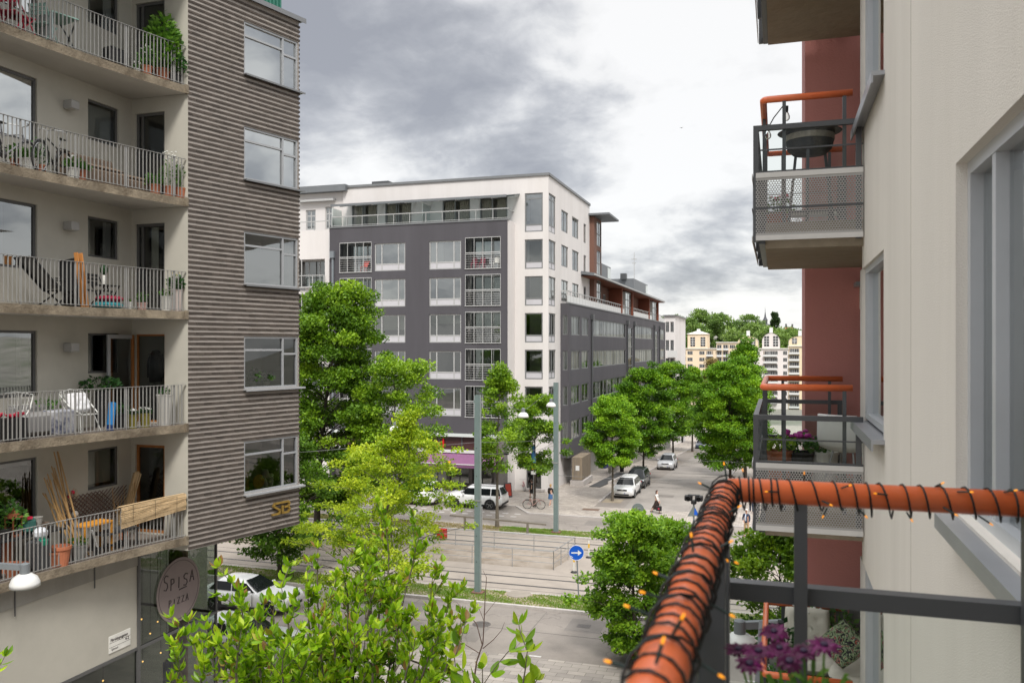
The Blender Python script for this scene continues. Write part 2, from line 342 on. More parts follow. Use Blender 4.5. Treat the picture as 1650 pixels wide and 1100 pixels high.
def asphalt(name,col):
    m=mat(name,col,.85,.10,.5,col2=tuple(c*.82 for c in col),thr=.5,bump=.35,bscale=60); t=m.node_tree; n=t.nodes.new; l=t.links.new; b=t.nodes['Principled BSDF']
    src=b.inputs['Base Color'].links[0].from_socket; c=n('ShaderNodeTexCoord')
    no=n('ShaderNodeTexNoise'); no.inputs['Scale'].default_value=55; no.inputs['Detail'].default_value=3; l(c.outputs['Object'],no.inputs['Vector'])
    mr=n('ShaderNodeMapRange'); mr.inputs['From Min'].default_value=.3; mr.inputs['From Max'].default_value=.7; mr.inputs['To Min'].default_value=.86; mr.inputs['To Max'].default_value=1.14; l(no.outputs[0],mr.inputs['Value'])
    vo=n('ShaderNodeTexVoronoi'); vo.feature='DISTANCE_TO_EDGE'; vo.inputs['Scale'].default_value=.16; 
    wn=n('ShaderNodeTexNoise'); wn.inputs['Scale'].default_value=1.4; wn.inputs['Detail'].default_value=6; l(c.outputs['Object'],wn.inputs['Vector']); wa=n('ShaderNodeMixRGB'); wa.blend_type='LINEAR_LIGHT'; wa.inputs[0].default_value=.5; l(c.outputs['Object'],wa.inputs[1]); l(wn.outputs[1],wa.inputs[2]); l(wa.outputs[0],vo.inputs['Vector'])
    cr=n('ShaderNodeMapRange'); cr.inputs['From Min'].default_value=0.0; cr.inputs['From Max'].default_value=.006; cr.inputs['To Min'].default_value=.72; cr.inputs['To Max'].default_value=1; l(vo.outputs['Distance'],cr.inputs['Value'])
    mm=n('ShaderNodeMath'); mm.operation='MULTIPLY'; l(mr.outputs[0],mm.inputs[0]); l(cr.outputs[0],mm.inputs[1])
    v2=n('ShaderNodeVectorMath'); v2.operation='SCALE'; l(src,v2.inputs[0]); l(mm.outputs[0],v2.inputs['Scale']); l(v2.outputs[0],b.inputs['Base Color']); return m
M_PAVE=paver('pavers',(.29,.262,.232),None,.7,.35); M_PAVE2=paver('setts',(.37,.33,.29),None,.35,.21,ms=.014,var=.16); M_ASPH=asphalt('asphalt',(.25,.222,.198)); M_ASPH2=asphalt('asphalt_street',(.285,.26,.236))
M_TRAM=mat('tram_concrete',(.30,.262,.225),.85,.12,.8,col2=(.27,.237,.205),thr=.52,bump=.3,bscale=30); M_KERB=mat('kerb_granite',(.42,.39,.37),.8,.14,5,bump=.2)
M_RAIL=mat('rail_steel',(.10,.095,.095),.35,.2,4,metal=.6); M_WHITE=mat('road_white',(.52,.51,.49),.75,.14,6,col2=(.34,.32,.30),thr=.56)
M_SOIL=mat('dry_soil',(.30,.25,.185),.95,.25,1.4,col2=(.24,.20,.145),bump=.8,bscale=9); M_TERR=mat('terrain',(.20,.19,.165),.95,.3,.05,col2=(.12,.13,.09))
M_STEEL=mat('galvanised',(.34,.345,.345),.45,.12,6,metal=.5); M_IRON=mat('cast_iron',(.10,.09,.085),.6,.25,20,bump=.5); M_DKMET=mat('dark_grey_metal',(.065,.068,.072),.42,.1,5,spec=.5); M_BLACK=mat('black_plastic',(.015,.015,.016),.45,.1,5)
def sheet(name,pts,mt,kind='structure'):
    mb=MB(); mb.add(pts,[tuple(range(len(pts)))],mt); return tag(mb.build(name),kind=kind)
xs=[-700,-300,-120,-60,-30,0,30,80,200,600,1000]; ys=[-80,0,30,60,64]+list(range(70,310,10))+[340,380,420]+list(range(440,660,20))+[800,1200,2400]
gm=MB(); vs=[(x,y,gz(y)-.03) for y in ys for x in xs]; nx=len(xs)
gm.add(vs,[(j*nx+i,j*nx+i+1,(j+1)*nx+i+1,(j+1)*nx+i) for j in range(len(ys)-1) for i in range(nx-1)],M_TERR); tag(gm.build('ground'),kind='structure')
XL,XR=-160,120
def strip(name,x0,x1,y0,y1,z,mt): return sheet(name,[(x0,y0,z),(x1,y0,z),(x1,y1,z),(x0,y1,z)],mt)
strip('pavement',XL,XR,-40,32.4,0.0,M_PAVE)
strip('road',XL,XR,32.4,38.25,-.004,M_ASPH)
strip('tram_bed',XL,XR,40.5,53.1,.004,M_TRAM)
strip('road',XL,XR,55.1,60.1,-.004,M_ASPH)
# near verge: raised strip of soil with a granite kerb, grass on top
def verge(y0,y1,x0,x1):
    mb=MB(); mb.bx(x0,x1,y0+.2,y1-.12,-.02,.10,M_SOIL); tag(mb.build('verge'),kind='structure')
    k=MB(); x=x0
    while x<x1: k.bx(x+.004,x+.996,y0,y0+.2,-.02,.13+random.uniform(-.004,.004),M_KERB); k.bx(x+.004,x+.996,y1-.12,y1,-.02,.115,M_KERB); x+=1.0
    tag(k.build('kerb'),kind='structure')
verge(38.25,40.5,-70,30); verge(53.1,55.1,-70,-5.2); verge(53.1,55.1,4,30)
# paved crossing between the tracks and the far road
strip('crossing_pavement',-5.2,4,53.1,55.1,.0,M_PAVE)
cz=MB(); cz.bx(-2.6,.35,52.0,53.3,.0,.11,M_KERB); cz.bx(.35,.62,52.0,52.7,.0,.10,M_WHITE); tag(cz.build('kerb_island'),kind='structure')
# rails
rl=MB()
for y in (42.0,43.44,50.5,51.94):
    rl.bx(XL,XR,y-.035,y+.035,-.02,.012,M_RAIL); rl.bx(XL,XR,y-.12,y-.036,-.02,.0065,M_IRON); rl.bx(XL,XR,y+.036,y+.09,-.02,.0065,M_IRON)
tag(rl.build('tram_track'),kind='structure')
# expansion lines in the tram bed
jl=MB(); M_JT=mat('joint',(.16,.145,.13),.9)
for y in (41.2,44.3,49.7,52.7): jl.bx(XL,XR,y-.03,y+.03,-.02,.0085,M_JT)
tag(jl.build('bed_joint'),kind='structure')
# bare ground inside the railing at the end of the tram stop
hp=MB(); X0,X1=-42,XY(893,46)
hp.prism([(X0,45.5),(X1,45.5),(X1+.6,49.1),(X0,49.1)],-.02,.012,mat('dusty_ground',(.28,.24,.20),.95,.15,1.1,col2=(.19,.15,.11),thr=.54,bump=.5,bscale=12)); tag(hp.build('soil_bed'),kind='structure')
# far pavement: continuous across the mouth of the side street, with a parking bay cut out on the left
KX=XY(823,61); KX2=XY(853,60.3); PZ=.07
pv=[(XR,60.1),(XR,64),(XL,64),(XL,62.5),(KX,62.5),(KX2,60.1)]
mb=MB(); mb.prism(pv,-.03,PZ,M_PAVE2,side=M_KERB); tag(mb.build('pavement'),kind='structure')
strip('parking_bay',XL,KX2,60.1,62.5,-.006,M_ASPH)
kb=MB()
for a,b in (((XL,62.5),(KX,62.5)),((KX,62.5),(KX2,60.1)),((KX2,60.1),(XR,60.1))): kb.bar((a[0],a[1],.02),(b[0],b[1],.02),.2,.115,M_KERB)
tag(kb.build('kerb'),kind='structure')
def slope(name,x0,x1,y0,y1,mt,dz,step=2):
    ysl=[y0]; 
    while ysl[-1]<y1: ysl.append(min(ysl[-1]+step,y1))
    mb=MB(); vs=[]
    for y in ysl: vs+=[(x0,y,gz(y)+dz),(x1,y,gz(y)+dz)]
    mb.add(vs,[(2*i,2*i+1,2*i+3,2*i+2) for i in range(len(ysl)-1)],mt); return tag(mb.build(name),kind='structure')
slope('side_street',-11.3,-4.7,64,290,M_ASPH2,PZ-.006)
slope('parking_lane',-13.6,-11.3,64,290,M_ASPH,PZ-.004)
slope('pavement',-60,-13.6,64,290,M_PAVE2,PZ)
slope('pavement',-4.7,90,64,290,M_PAVE2,PZ)
km=MB()
for y in range(66,240,4):
    for x,h,w in ((-13.6,.10,.16),(-11.3,.012,.22),(-4.7,.10,.16)):
        km.bar((x,y,gz(y)+PZ+h/2-.03),(x,y+3.97,gz(y+3.97)+PZ+h/2-.03),w,h+.02,M_KERB)
tag(km.build('kerb'),kind='structure')
# tree pits and patches in the street
pt=MB(); M_PATCH=asphalt('asphalt_patch',(.20,.18,.163))
def patch(px,py,w,l,mt,name='patch',dz=.012):
    x,y,z=GS(px,py); mb=MB(); mb.add([(x-w/2,y-l/2,gz(y-l/2)+PZ+dz-.004),(x+w/2,y-l/2,gz(y-l/2)+PZ+dz-.004),(x+w/2,y+l/2,gz(y+l/2)+PZ+dz-.004),(x-w/2,y+l/2,gz(y+l/2)+PZ+dz-.004)],[(0,1,2,3)],mt); return tag(mb.build(name),kind='structure')
for px,py,w,l in ((1060,778,2.2,.5),(1150,770,2.5,.35),(1104,752,1.2,.6),(1128,746,1.0,.5),(1070,800,1.6,1.2)): patch(px,py,w,l,M_PATCH,'asphalt_patch')
ln=MB()
for y in (76.5,92,108): ln.add([(-13.5,y,gz(y)+PZ+.004),(-4.8,y,gz(y)+PZ+.004),(-4.8,y+.14,gz(y+.14)+PZ+.004),(-13.5,y+.14,gz(y+.14)+PZ+.004)],[(0,1,2,3)],M_IRON)
tag(ln.build('road_joint'),kind='structure')
for y in (66.8,83,109,131): patch_x=-12.7; mb=MB(); mb.add([(-13.4,y-.9,gz(y-.9)+PZ+.012),(-11.9,y-.9,gz(y-.9)+PZ+.012),(-11.9,y+.9,gz(y+.9)+PZ+.012),(-13.4,y+.9,gz(y+.9)+PZ+.012)],[(0,1,2,3)],M_SOIL); tag(mb.build('tree_pit'),kind='structure')
# painted markings
rm=MB()
for k in range(5): rm.bx(-2.2,3.2,55.55+k*.95,56.05+k*.95,.0,.003,M_WHITE)
rm.bx(-2.2,3.2,54.0,54.25,.0,.006,M_WHITE)
for y in (59.75,58.75):
    x=-52
    while x<KX2-.2: rm.bx(x,x+.45,y-.09,y+.09,.0,.003,M_WHITE); x+=.95
x=-60
while x<40: rm.bx(x,x+.5,32.5,32.62,-.004,.003,M_WHITE); x+=4.2
tag(rm.build('road_marking'),kind='structure')
for x0,x1,y0,y1,z,m_ in ((-14.5,-12.2,33.3,35.2,0,M_PATCH),(-9,-7.4,35.9,37.6,0,M_PATCH),(-21,-16,36.4,37.7,0,M_PATCH),(-26,-22.5,56.2,58.0,0,M_PATCH),(-13,-9.5,57.6,59.1,0,M_PATCH),(-6,-5,32.9,34.1,0,M_PATCH)): strip('asphalt_patch',x0,x1,y0,y1,z,m_)
sm_=MB(); sm_.bx(-60,20,35.28,35.33,-.01,.0015,M_JT); sm_.bx(-60,20,57.5,57.55,-.01,.0015,M_JT); sm_.bx(-16.9,-16.86,32.5,38.2,-.01,.0018,M_JT); sm_.bx(-10.4,-10.36,32.5,38.2,-.01,.0018,M_JT); tag(sm_.build('road_joint'),kind='structure')
# covers in the road
def cover(name,label,px,py,r,sq=None):
    x,y=G(px,py); mb=MB()
    if sq: mb.bx(-sq[0]/2,sq[0]/2,-sq[1]/2,sq[1]/2,-.03,.006,M_IRON)
    else:
        mb.lathe([(r,-.03),(r,.004),(r*.9,.009),(r*.88,.005),(.001,.006)],(0,0,0),M_IRON,24)
        for i in range(-3,4): mb.bx(-r*.7,r*.7,i*r*.2-.02,i*r*.2+.02,-.02,.010,M_IRON)
    return top(mb,name,label,'manhole cover',loc=(x,y,0))
cover('manhole_cover','round iron manhole cover in the near road beside the bare twigs',776,1005,.42)
cover('drain_grate','small square iron drain grate by the kerb of the near road',941,1008,.3,(.6,.45))
x,y=G(836,960); mb=MB(); mb.lathe([(.62,.0),(.62,.125),(.55,.132),(.001,.134)],(0,0,0),mat('cover_concrete',(.25,.22,.185),.9,.15,3),20); top(mb,'manhole_cover','pale round concrete cover set in the grass strip','manhole cover',loc=(x,y,0))
for px,py,w,h,lb in ((952,822,1.3,.7,'rusty rectangular cover in the far pavement left of the back of a round sign'),): 
    x,y,z=GS(px,py); mb=MB(); mb.bx(-w/2,w/2,-h/2,h/2,PZ-.01,PZ+.008,mat('rusty_iron',(.14,.09,.065),.8,.25,6)); top(mb,'manhole_cover',lb,'manhole cover',loc=(x,y,0))
cover('manhole_cover','round iron cover in the far road beneath the traffic light post',1098,849,.55)
# grass: blades and tufts on the two verges
GC_=G(836,960)
def grass(name,x0,x1,y0,y1,n,hmax,z,dry):
    rg=np.random.default_rng(5 if dry else 6)
    x=rg.uniform(x0,x1,n*2); y=rg.uniform(y0,y1,n*2)
    dens=np.clip(.5+.6*np.sin(x*.55+np.sin(y*2.1))*np.cos(x*.23+1.3)+.25*np.sin(x*2.3+y*5),0,1); keep=rg.uniform(0,1,n*2)<(.10+.9*dens if not dry else .25+.6*dens); keep&=((x-GC_[0])**2+(y-GC_[1])**2>.5); x=x[keep][:n]; y=y[keep][:n]; dens=dens[keep][:n]; k=len(x)
    h=rg.uniform(.3,1,k)*hmax; a=rg.uniform(0,6.28,k); w=rg.uniform(.012,.03,k); l=rg.uniform(-.6,.6,(k,2))*h[:,None]
    b=np.stack([x,y,np.full(k,z)],1); s=np.stack([np.cos(a)*w,np.sin(a)*w,np.zeros(k)],1); t=b+np.concatenate([l,h[:,None]],1)
    V=np.stack([b-s,b+s,t],1).reshape(-1,3).astype(np.float32)
    me=bpy.data.meshes.new(name); me.vertices.add(3*k); me.vertices.foreach_set('co',V.ravel()); me.loops.add(3*k); me.loops.foreach_set('vertex_index',np.arange(3*k,dtype=np.int32))
    me.polygons.add(k); me.polygons.foreach_set('loop_start',np.arange(0,3*k,3,dtype=np.int32)); me.update(calc_edges=True)
    at=me.attributes.new('tint','FLOAT','FACE'); at.data.foreach_set('value',np.clip(rg.uniform(0,.6,k)+.4*dens,0,1).astype(np.float32))
    me.materials.append(foliage('grass_dry',(.30,.23,.10),(.28,.24,.09),(.20,.26,.05)) if dry else foliage('grass_green',(.28,.25,.09),(.20,.29,.045),(.12,.27,.025)))
    o=bpy.data.objects.new(name,me); COL.objects.link(o); tag(o,kind='stuff')
grass('grass',-30,12,38.47,40.35,40000,.09,.10,False); grass('grass',-42,-18,53.3,54.95,15000,.09,.10,True); grass('grass',-18,-6,53.3,54.95,14000,.09,.10,False)
# ================================================================ left apartment building
M_PL=mat('grey_plaster',(.455,.435,.375),.85,.07,.8,col2=(.42,.40,.345),thr=.55,bump=.12,bscale=60); M_SOF=mat('soffit_plaster',(.47,.45,.41),.85,.06,1)
M_EDGE=mat('weathered_concrete',(.235,.195,.14),.95,.3,3,col2=(.12,.095,.065),thr=.5,bump=.9,bscale=22); M_CONC=mat('concrete',(.30,.29,.26),.85,.1,1.2,col2=(.25,.24,.21),bump=.2,bscale=25,streak=True)
M_BRICK=mat('dark_brick',(.066,.053,.044),.85,.14,9,island=.28,bump=.35,bscale=70); M_MORT=mat('pale_mortar',(.335,.302,.272),.9,.10,7,bump=.3,bscale=80)
M_ALU=mat('window_aluminium',(.36,.37,.38),.42,.05,4,metal=.25); M_DKFR=mat('dark_window_frame',(.10,.10,.098),.5,.06,4); M_BAR=mat('railing_grey',(.33,.325,.31),.5,.1,8,metal=.3)
M_TILE=mat('balcony_floor',(.19,.16,.135),.85,.15,4); M_ROOM=mat('room_dark',(.10,.095,.085),.9,.15,1); M_ROOML=mat('room_light',(.36,.34,.30),.9,.1,1); M_ROOMW=mat('room_white',(.62,.61,.57),.9,.05,1)
M_WB=mat('white_blind',(.80,.81,.79),.8,.03,1); M_CUR=mat('cream_curtain',(.62,.60,.53),.85,.06,2); M_CURG=mat('grey_curtain',(.34,.34,.33),.85,.1,2)
G_A=glass('clear_glass',(.86,.9,.87),2.0); G_B=glass('bright_glass',(.84,.88,.87),2.6,extra=.12); G_W=glass('sky_glass',(.84,.88,.87),2.6,extra=.38); G_S=glass('shop_glass',(.36,.40,.37),1.5,extra=.03); G_T=glass('balcony_glass',(.88,.92,.90),1.35)
M_LAMPB=mat('lamp_box_grey',(.34,.335,.32),.5,.05,5); M_GREEN=mat('green_metal',(.035,.16,.115),.5,.12,3); M_FLASH=mat('flashing',(.20,.205,.21),.45,.08,3,metal=.4)
FL=[7.6,10.5,13.4,16.3,19.2]
BX=-16.27; SY=18.06
bld=thing('apartment_building','grey plaster and ribbed dark brick apartment block with curved railed balconies, on the near left','building',(-16,17,0))
def front(Y):
    t=max(0,Y-11.6); return -15.38+.0213*t*t
A=Vector((-14.49,18.06,0)); B=Vector((-13.51,21.73,0)); bu=(B-A).normalized(); bn=Vector((bu.y,-bu.x,0)); BL=(B-A).length
# --- core walls
core=MB(); fw=Fac((BX,2,0),(0,1,0),(1,0,0)); holes=[]
for z in FL: holes+=[(11.3,13.1,z+.86,z+2.36),(14.59,15.6,z+1.33,z+2.33)]
fw.wall(core,0,SY-2,6.9,22.1,holes,.12,M_PL)
fs=Fac((BX,SY,0),(1,0,0),(0,-1,0)); dh=[(.12,1.05,z+.02,z+2.32) for z in FL]
fs.wall(core,0,-14.49-BX,7.24,22.1,dh,.10,M_PL)
core.bx(-30,BX-2.2,2,24,0.0,22.1,M_PL); core.bx(BX-2.3,BX,1.6,2,0,22.1,M_PL)
core.add([(-30,2,22.1),(BX,2,22.1),(BX,SY,22.1),(-14.49,SY,22.1),(B.x,B.y,22.1),(B.x-3.6,B.y+.97,22.1),(-30,24,22.1)],[(0,1,2,3,4,5,6)],M_FLASH)
core.quad((-14.49,SY,7.24),(B.x,B.y,7.24),(B.x-3.6,B.y+.97,7.24),(-18,SY,7.24),M_DKFR)
core.quad((B.x-3.6,B.y+.97,7.24),(B.x-3.6,B.y+.97,22.1),(-30,24,22.1),(-30,24,7.24),M_PL)
core.build('wall',bld,world=True)
# --- curved balcony slabs and railings
for z in FL:
    Ys=[4+i*.7 for i in range(21)]; Ys=[y for y in Ys if y<18.0]+[18.0]
    fr=[(front(y),y) for y in Ys]; mb=MB(); k=len(fr); zb=z-.2
    for i in range(k-1):
        a,b=fr[i],fr[i+1]
        mb.quad((a[0],a[1],zb),(b[0],b[1],zb),(b[0],b[1],z),(a[0],a[1],z),M_EDGE)
        mb.quad((BX,a[1],z),(a[0],a[1],z),(b[0],b[1],z),(BX,b[1],z),M_TILE); mb.quad((a[0],a[1],zb),(BX,a[1],zb),(BX,b[1],zb),(b[0],b[1],zb),M_SOF)
    mb.bx(front(18)-.02,-14.46,17.96,18.05,z-.2,z+.02,M_EDGE)
    mb.build('balcony_slab',bld,world=True)
    rb=MB(); y=4.2
    while y<18.0:
        x=front(y)-.04; an=math.atan(.0426*max(0,y-11.6)); rb.box((x,y,z+.52),(.030,.011,.98),M_BAR,rz=-an); y+=.098
    pts=[(front(y)-.04,y) for y in Ys]; pts[-1]=(front(18)-.04,18.04)
    for i in range(len(pts)-1):
        a,b=pts[i],pts[i+1]
        rb.bar((a[0],a[1],z+1.02),(b[0],b[1],z+1.02),.045,.010,M_BAR); rb.bar((a[0],a[1],z+.05),(b[0],b[1],z+.05),.03,.010,M_BAR)
    for y in (6,7.3,8.6,9.9,11.2,12.5,13.8,15.1,16.4,17.7): x=front(y)-.05; rb.bx(x-.012,x+.012,y-.02,y+.02,z-.005,z+1.01,M_BAR)
    rb.build('railing',bld,world=True)
# --- balcony windows, doors, wall lamps
looks=[(G_A,M_ROOM,('blind',M_CURG,.12),M_ROOM),(G_B,M_ROOML,('cur',M_CUR,((.8,1),)),M_ROOM),(G_B,M_ROOM,('cur',M_CURG,((.3,.6),)),M_ROOM),(G_W,M_ROOML,('blind',M_WB,.98),M_ROOM),(G_W,M_ROOML,('blind',M_WB,.95),M_ROOML)]
for i,z in enumerate(FL):
    gl,rmm,cu,rd=looks[i]
    fw.window(bld,11.3,13.1,z+.86,z+2.36,M_DKFR,gl,.10,.06,vm=(.32,) if i==0 else (),room=rmm,curtain=cu,roomd=1.5)
    fw.window(bld,14.59,15.6,z+1.33,z+2.33,M_DKFR,G_A,.10,.05,room=M_ROOML,curtain=(('blind',M_CUR,.9) if i==0 else ('blind',M_CURG,.85) if i==3 else ('cur',M_CURG,((0,.3),(.7,1)))),roomd=1.4)
    if i==1:      # the open door: frame with a warm wooden reveal, and the leaf swung against the back wall
        mo=mat('oiled_wood',(.30,.12,.035),.5,.2,6)
        fs.window(bld,.12,1.05,z+.02,z+2.32,mo,G_T,.10,.045,room=M_ROOML,roomd=1.3,name='door_frame')
        lf=MB(); x=BX+.16; lf.bx(x-.025,x+.025,17.05,17.13,z+.05,z+2.3,M_ALU); lf.bx(x-.025,x+.025,17.87,17.95,z+.05,z+2.3,mo); lf.bx(x-.025,x+.025,17.13,17.87,z+2.2,z+2.3,M_ALU); lf.bx(x-.025,x+.025,17.13,17.87,z+.05,z+.2,M_ALU)
        d=lf.build('door_leaf',bld,world=True); g=MB(); g.quad((x,17.13,z+.2),(x,17.87,z+.2),(x,17.87,z+2.2),(x,17.13,z+2.2),G_B); g.build('pane',d,world=True)
    else:
        fs.window(bld,.12,1.05,z+.02,z+2.32,M_DKFR if i else mat('oiled_wood',(.30,.12,.035),.5,.2,6),G_A,.10,.07,vm=(.2,) if i!=0 else (),room=M_ROOM if i!=3 else M_ROOML,roomd=1.3,name='balcony_door',curtain=('cur',M_CUR,((.35,.6),)) if i==2 else None)
    if i: lm=MB(); lm.box((BX+.13,15.95,z+1.98),(.26,.24,.2),M_LAMPB,bev=.01); lm.box((BX+.13,15.95,z+1.875),(.2,.18,.01),mat('frosted_lens',(.5,.49,.45),.4)); lm.build('wall_lamp',bld,world=True)
# --- ribbed brick face with five corner windows
bf=Fac(A,bu,bn); Z0,Z1=7.24,22.12; wz=[(8.42+2.9*i,9.88+2.9*i) for i in range(5)]
WA0,WA1=(Vector((-14.22,19.83,0))-A).length, BL-.03
br=MB(); hb=[(WA0,WA1,a,b) for a,b in wz]
bf.wall(br,0,BL,Z0,Z1,hb,.12,M_MORT,c=-.006)
e2=Fac(B,Vector((-.966,.259,0)),Vector((.259,.966,0))); 
e2.wall(br,0,3.7,Z0,Z1,[],.1,M_MORT,c=-.006)
per=2.9/22; nrow=int((Z1-Z0)/per)
for r in range(nrow):
    zc=Z0+.035+r*per; off=(r%2)*.122
    x=-off
    while x<BL+.03:
        a,b=max(0.0,x),min(BL+.035,x+.236)
        for w in wz:
            if w[0]-.055<zc<w[1]-.01:
                if a>=WA0-.02: a=b
                elif b>WA0-.012: b=WA0-.012
        if b-a>.03: j=random.uniform(-.004,.004); bf.bx(br,a,b,zc,zc+.058,-.01,.014+j,M_BRICK)
        x+=.244
    x=0
    while x<3.6:
        e2.bx(br,x,x+.236,zc,zc+.058,-.01,.035,M_BRICK); x+=.244
br.build('brick_wall',bld,world=True)
M_ROOMG=mat('room_olive',(.34,.33,.20),.9,.25,1.5); rooms=[(G_A,M_ROOMG,None),(G_A,M_ROOML,None),(G_B,M_ROOM,('cur',M_CUR,((.0,.12),(.9,1)))),(G_W,M_ROOML,('blind',M_WB,.93)),(G_W,M_ROOML,('blind',M_WB,.97))]
for (a,b),(gl,rm_,cu) in zip(wz,rooms):
    w=bf.window(bld,WA0,WA1,a,b,M_ALU,gl,.10,.055,vm=(.72,),hm=((.74,.0,.72),(.66,.72,1.0)),room=rm_,curtain=cu,roomd=1.5,fd=.07)
    s=MB(); bf.bx(s,WA0-.03,BL+.13,a-.035,a-.012,-.10,.14,M_FLASH if a>12 else M_ALU); bf.bx(s,WA0-.03,BL+.13,a-.06,a-.0352,.12,.14,M_FLASH if a>12 else M_ALU); bf.bx(s,BL-.03,BL+.03,a,b,-.14,-.028,M_ALU); s.build('sill',w,world=True)
# --- roof edge and the green storey on top
rf=MB(); bf.bx(rf,-.05,BL+.16,22.13,22.2,-.4,.14,M_FLASH); bf.bx(rf,-.05,BL+.16,22.06,22.128,.13,.145,M_FLASH); e2.bx(rf,-.1,3.8,22.13,22.2,-.4,.10,M_FLASH); rf.bx(-18,-14.3,4,18,22.11,22.19,M_FLASH); rf.build('roof_edge',bld,world=True)
gs_=MB(); bf.bx(gs_,0,BL-.22,22.22,25.2,-3,-.5,M_GREEN)
a=.1
while a<BL-.3: bf.bx(gs_,a,a+.05,22.22,25.2,-.5,-.45,M_GREEN); a+=.13
gs_.build('penthouse',bld,world=True)
# --- restaurant storey
SX=-15.6; fr=Fac((SX,2,0),(0,1,0),(1,0,0)); GY=17.57; GE=20.7
sh=MB(); fr.bx(sh,0,GY-2,6.9,7.42,-.3,0,M_CONC); fr.bx(sh,0,GY-2,4.82,6.898,-.25,-.03,M_PL); fr.bx(sh,0,GY-2,4.74,4.818,-.2,-.01,M_DKFR)
for y in (9.5,11.7,13.9,16.1): fr.bx(sh,y-2-.012,y-2+.012,6.72,7.42,0.001,.022,M_DKFR)
sh.build('concrete_band',bld,world=True)
mul=MB(); fr.bx(mul,GY-2,GE-2,4.73,4.80,-.08,.01,M_DKFR); fr.bx(mul,GY-2-.04,GY-2+.04,0,7.2,-.08,.02,M_DKFR); fr.bx(mul,GE-2-.04,GE-2,0,7.2,-.06,.015,M_DKFR); fr.bx(mul,0,GE-2,0,.12,-.1,.01,M_DKFR); fr.bx(mul,GY-2+.04,GE-2-.04,7.1,7.23,-.08,.005,M_DKFR)
for y in (14.4,11.4,8.4): fr.bx(mul,y-2-.03,y-2+.03,.12,4.73,-.08,.006,M_DKFR)
mul.bx(SX-6,SX-.04,GE-.05,GE,4.73,4.80,M_DKFR); mul.bx(SX-3.1,SX-3.0,GE-.05,GE,0,7.2,M_DKFR)
fm=mul.build('shop_window',bld,world=True)
g=MB(); fr.rect(g,GY-2,GE-2,.1,7.2,-.03,G_S); fr.rect(g,0,GY-2,.1,4.75,-.05,G_S); g.quad((SX-6,GE-.02,.1),(SX-.02,GE-.02,.1),(SX-.02,GE-.02,7.2),(SX-6,GE-.02,7.2),G_T); g.build('pane',fm,world=True)
it=MB(); M_PINK=mat('pink_plaster',(.42,.23,.19),.8,.1,2); M_FLOORD=mat('dark_floor',(.028,.027,.025),.5,.2,3)
it.quad((-24,2,.03),(SX-.1,2,.03),(SX-.1,GE-.1,.03),(-24,GE-.1,.03),M_FLOORD); it.quad((-24,2,7.2),(-24,GE-.1,7.2),(SX-.1,GE-.1,7.2),(SX-.1,2,7.2),M_ROOM); it.quad((-21,2,0),(-21,19,0),(-21,19,7.2),(-21,2,7.2),M_ROOM)
it.build('interior',bld,world=True)
pc=MB()
for x,y in ((-16.5,20.15),(-16.6,16.0)): pc.lathe([(.26,.03),(.26,7.2)],(x,y,0),M_PINK,16)
pc.build('column',bld,world=True)
# pendant lamps and teal tables in the restaurant
M_TEAL=mat('teal_top',(.10,.30,.27),.45,.1,4); M_GLOW=mat('warm_bulb',(1.0,.55,.16),.4,emit=1.6); GLP=[]
for i,(px,py,x) in enumerate(((228,997,-16.3),(254,1001,-16.8),(279,1004,-17.2),(305,1007,-17.6),(242,1020,-16.4),(268,1024,-16.9),(259,1051,-16.6),(230,1065,-16.2),(166,1096,-16.3))):
    Y=YX(px,x); d=-x*SN+Y*CS; z=ZD(py,d); t=thing('pendant_lamp','tiny glowing pendant bulb hanging inside the restaurant window','lamp',(x,Y,z),0,'pendant bulbs in the restaurant')
    m=MB(); m.tube([(0,0,.05),(0,0,7.19-z)],.006,M_BLACK,4); m.build('cord',t); m=MB(); m.ball((0,0,0),.024,M_GLOW,8); m.build('bulb',t)
def cafe_table(x,y,lab):
    t=thing('cafe_table',lab,'table',(x,y,.04),0,'teal tables in the restaurant'); m=MB(); m.lathe([(.42,.72),(.44,.735),(.42,.75)],(0,0,0),M_TEAL,18); m.build('table_top',t); m=MB(); m.tube([(0,0,.02),(0,0,.72)],.03,M_BLACK,8); m.lathe([(.24,0),(.24,.02),(.03,.04)],(0,0,0),M_BLACK,14); m.build('pedestal',t); return t
cafe_table(-16.9,19.3,'round teal table beside the pink column behind the restaurant glass'); cafe_table(-17.2,17.9,'round teal table left of another behind the restaurant glass'); cafe_table(-16.7,15.0,'round teal table under the grey wall panel behind the dark restaurant glass')
def cafe_chair(x,y,rz,lab):
    t=thing('cafe_chair',lab,'chair',(x,y,.04),rz,'teal chairs in the restaurant'); m=MB(); m.box((0,0,.45),(.4,.4,.03),M_TEAL,bev=.012); m.build('seat',t); m=MB(); m.box((0,.19,.72),(.38,.03,.22),M_TEAL,bev=.012); m.build('backrest',t)
    for sx in (-1,1):
        for sy in (-1,1): m=MB(); m.tube([(sx*.2,sy*.2,0),(sx*.16,sy*.16,.45 if sy<0 else .62)],.012,M_TEAL,5); m.build('leg',t)
cafe_chair(-16.2,18.6,.4,'teal chair in front of the round tables behind the restaurant glass'); cafe_chair(-17.9,18.9,2.2,'teal chair behind the round tables inside the restaurant')
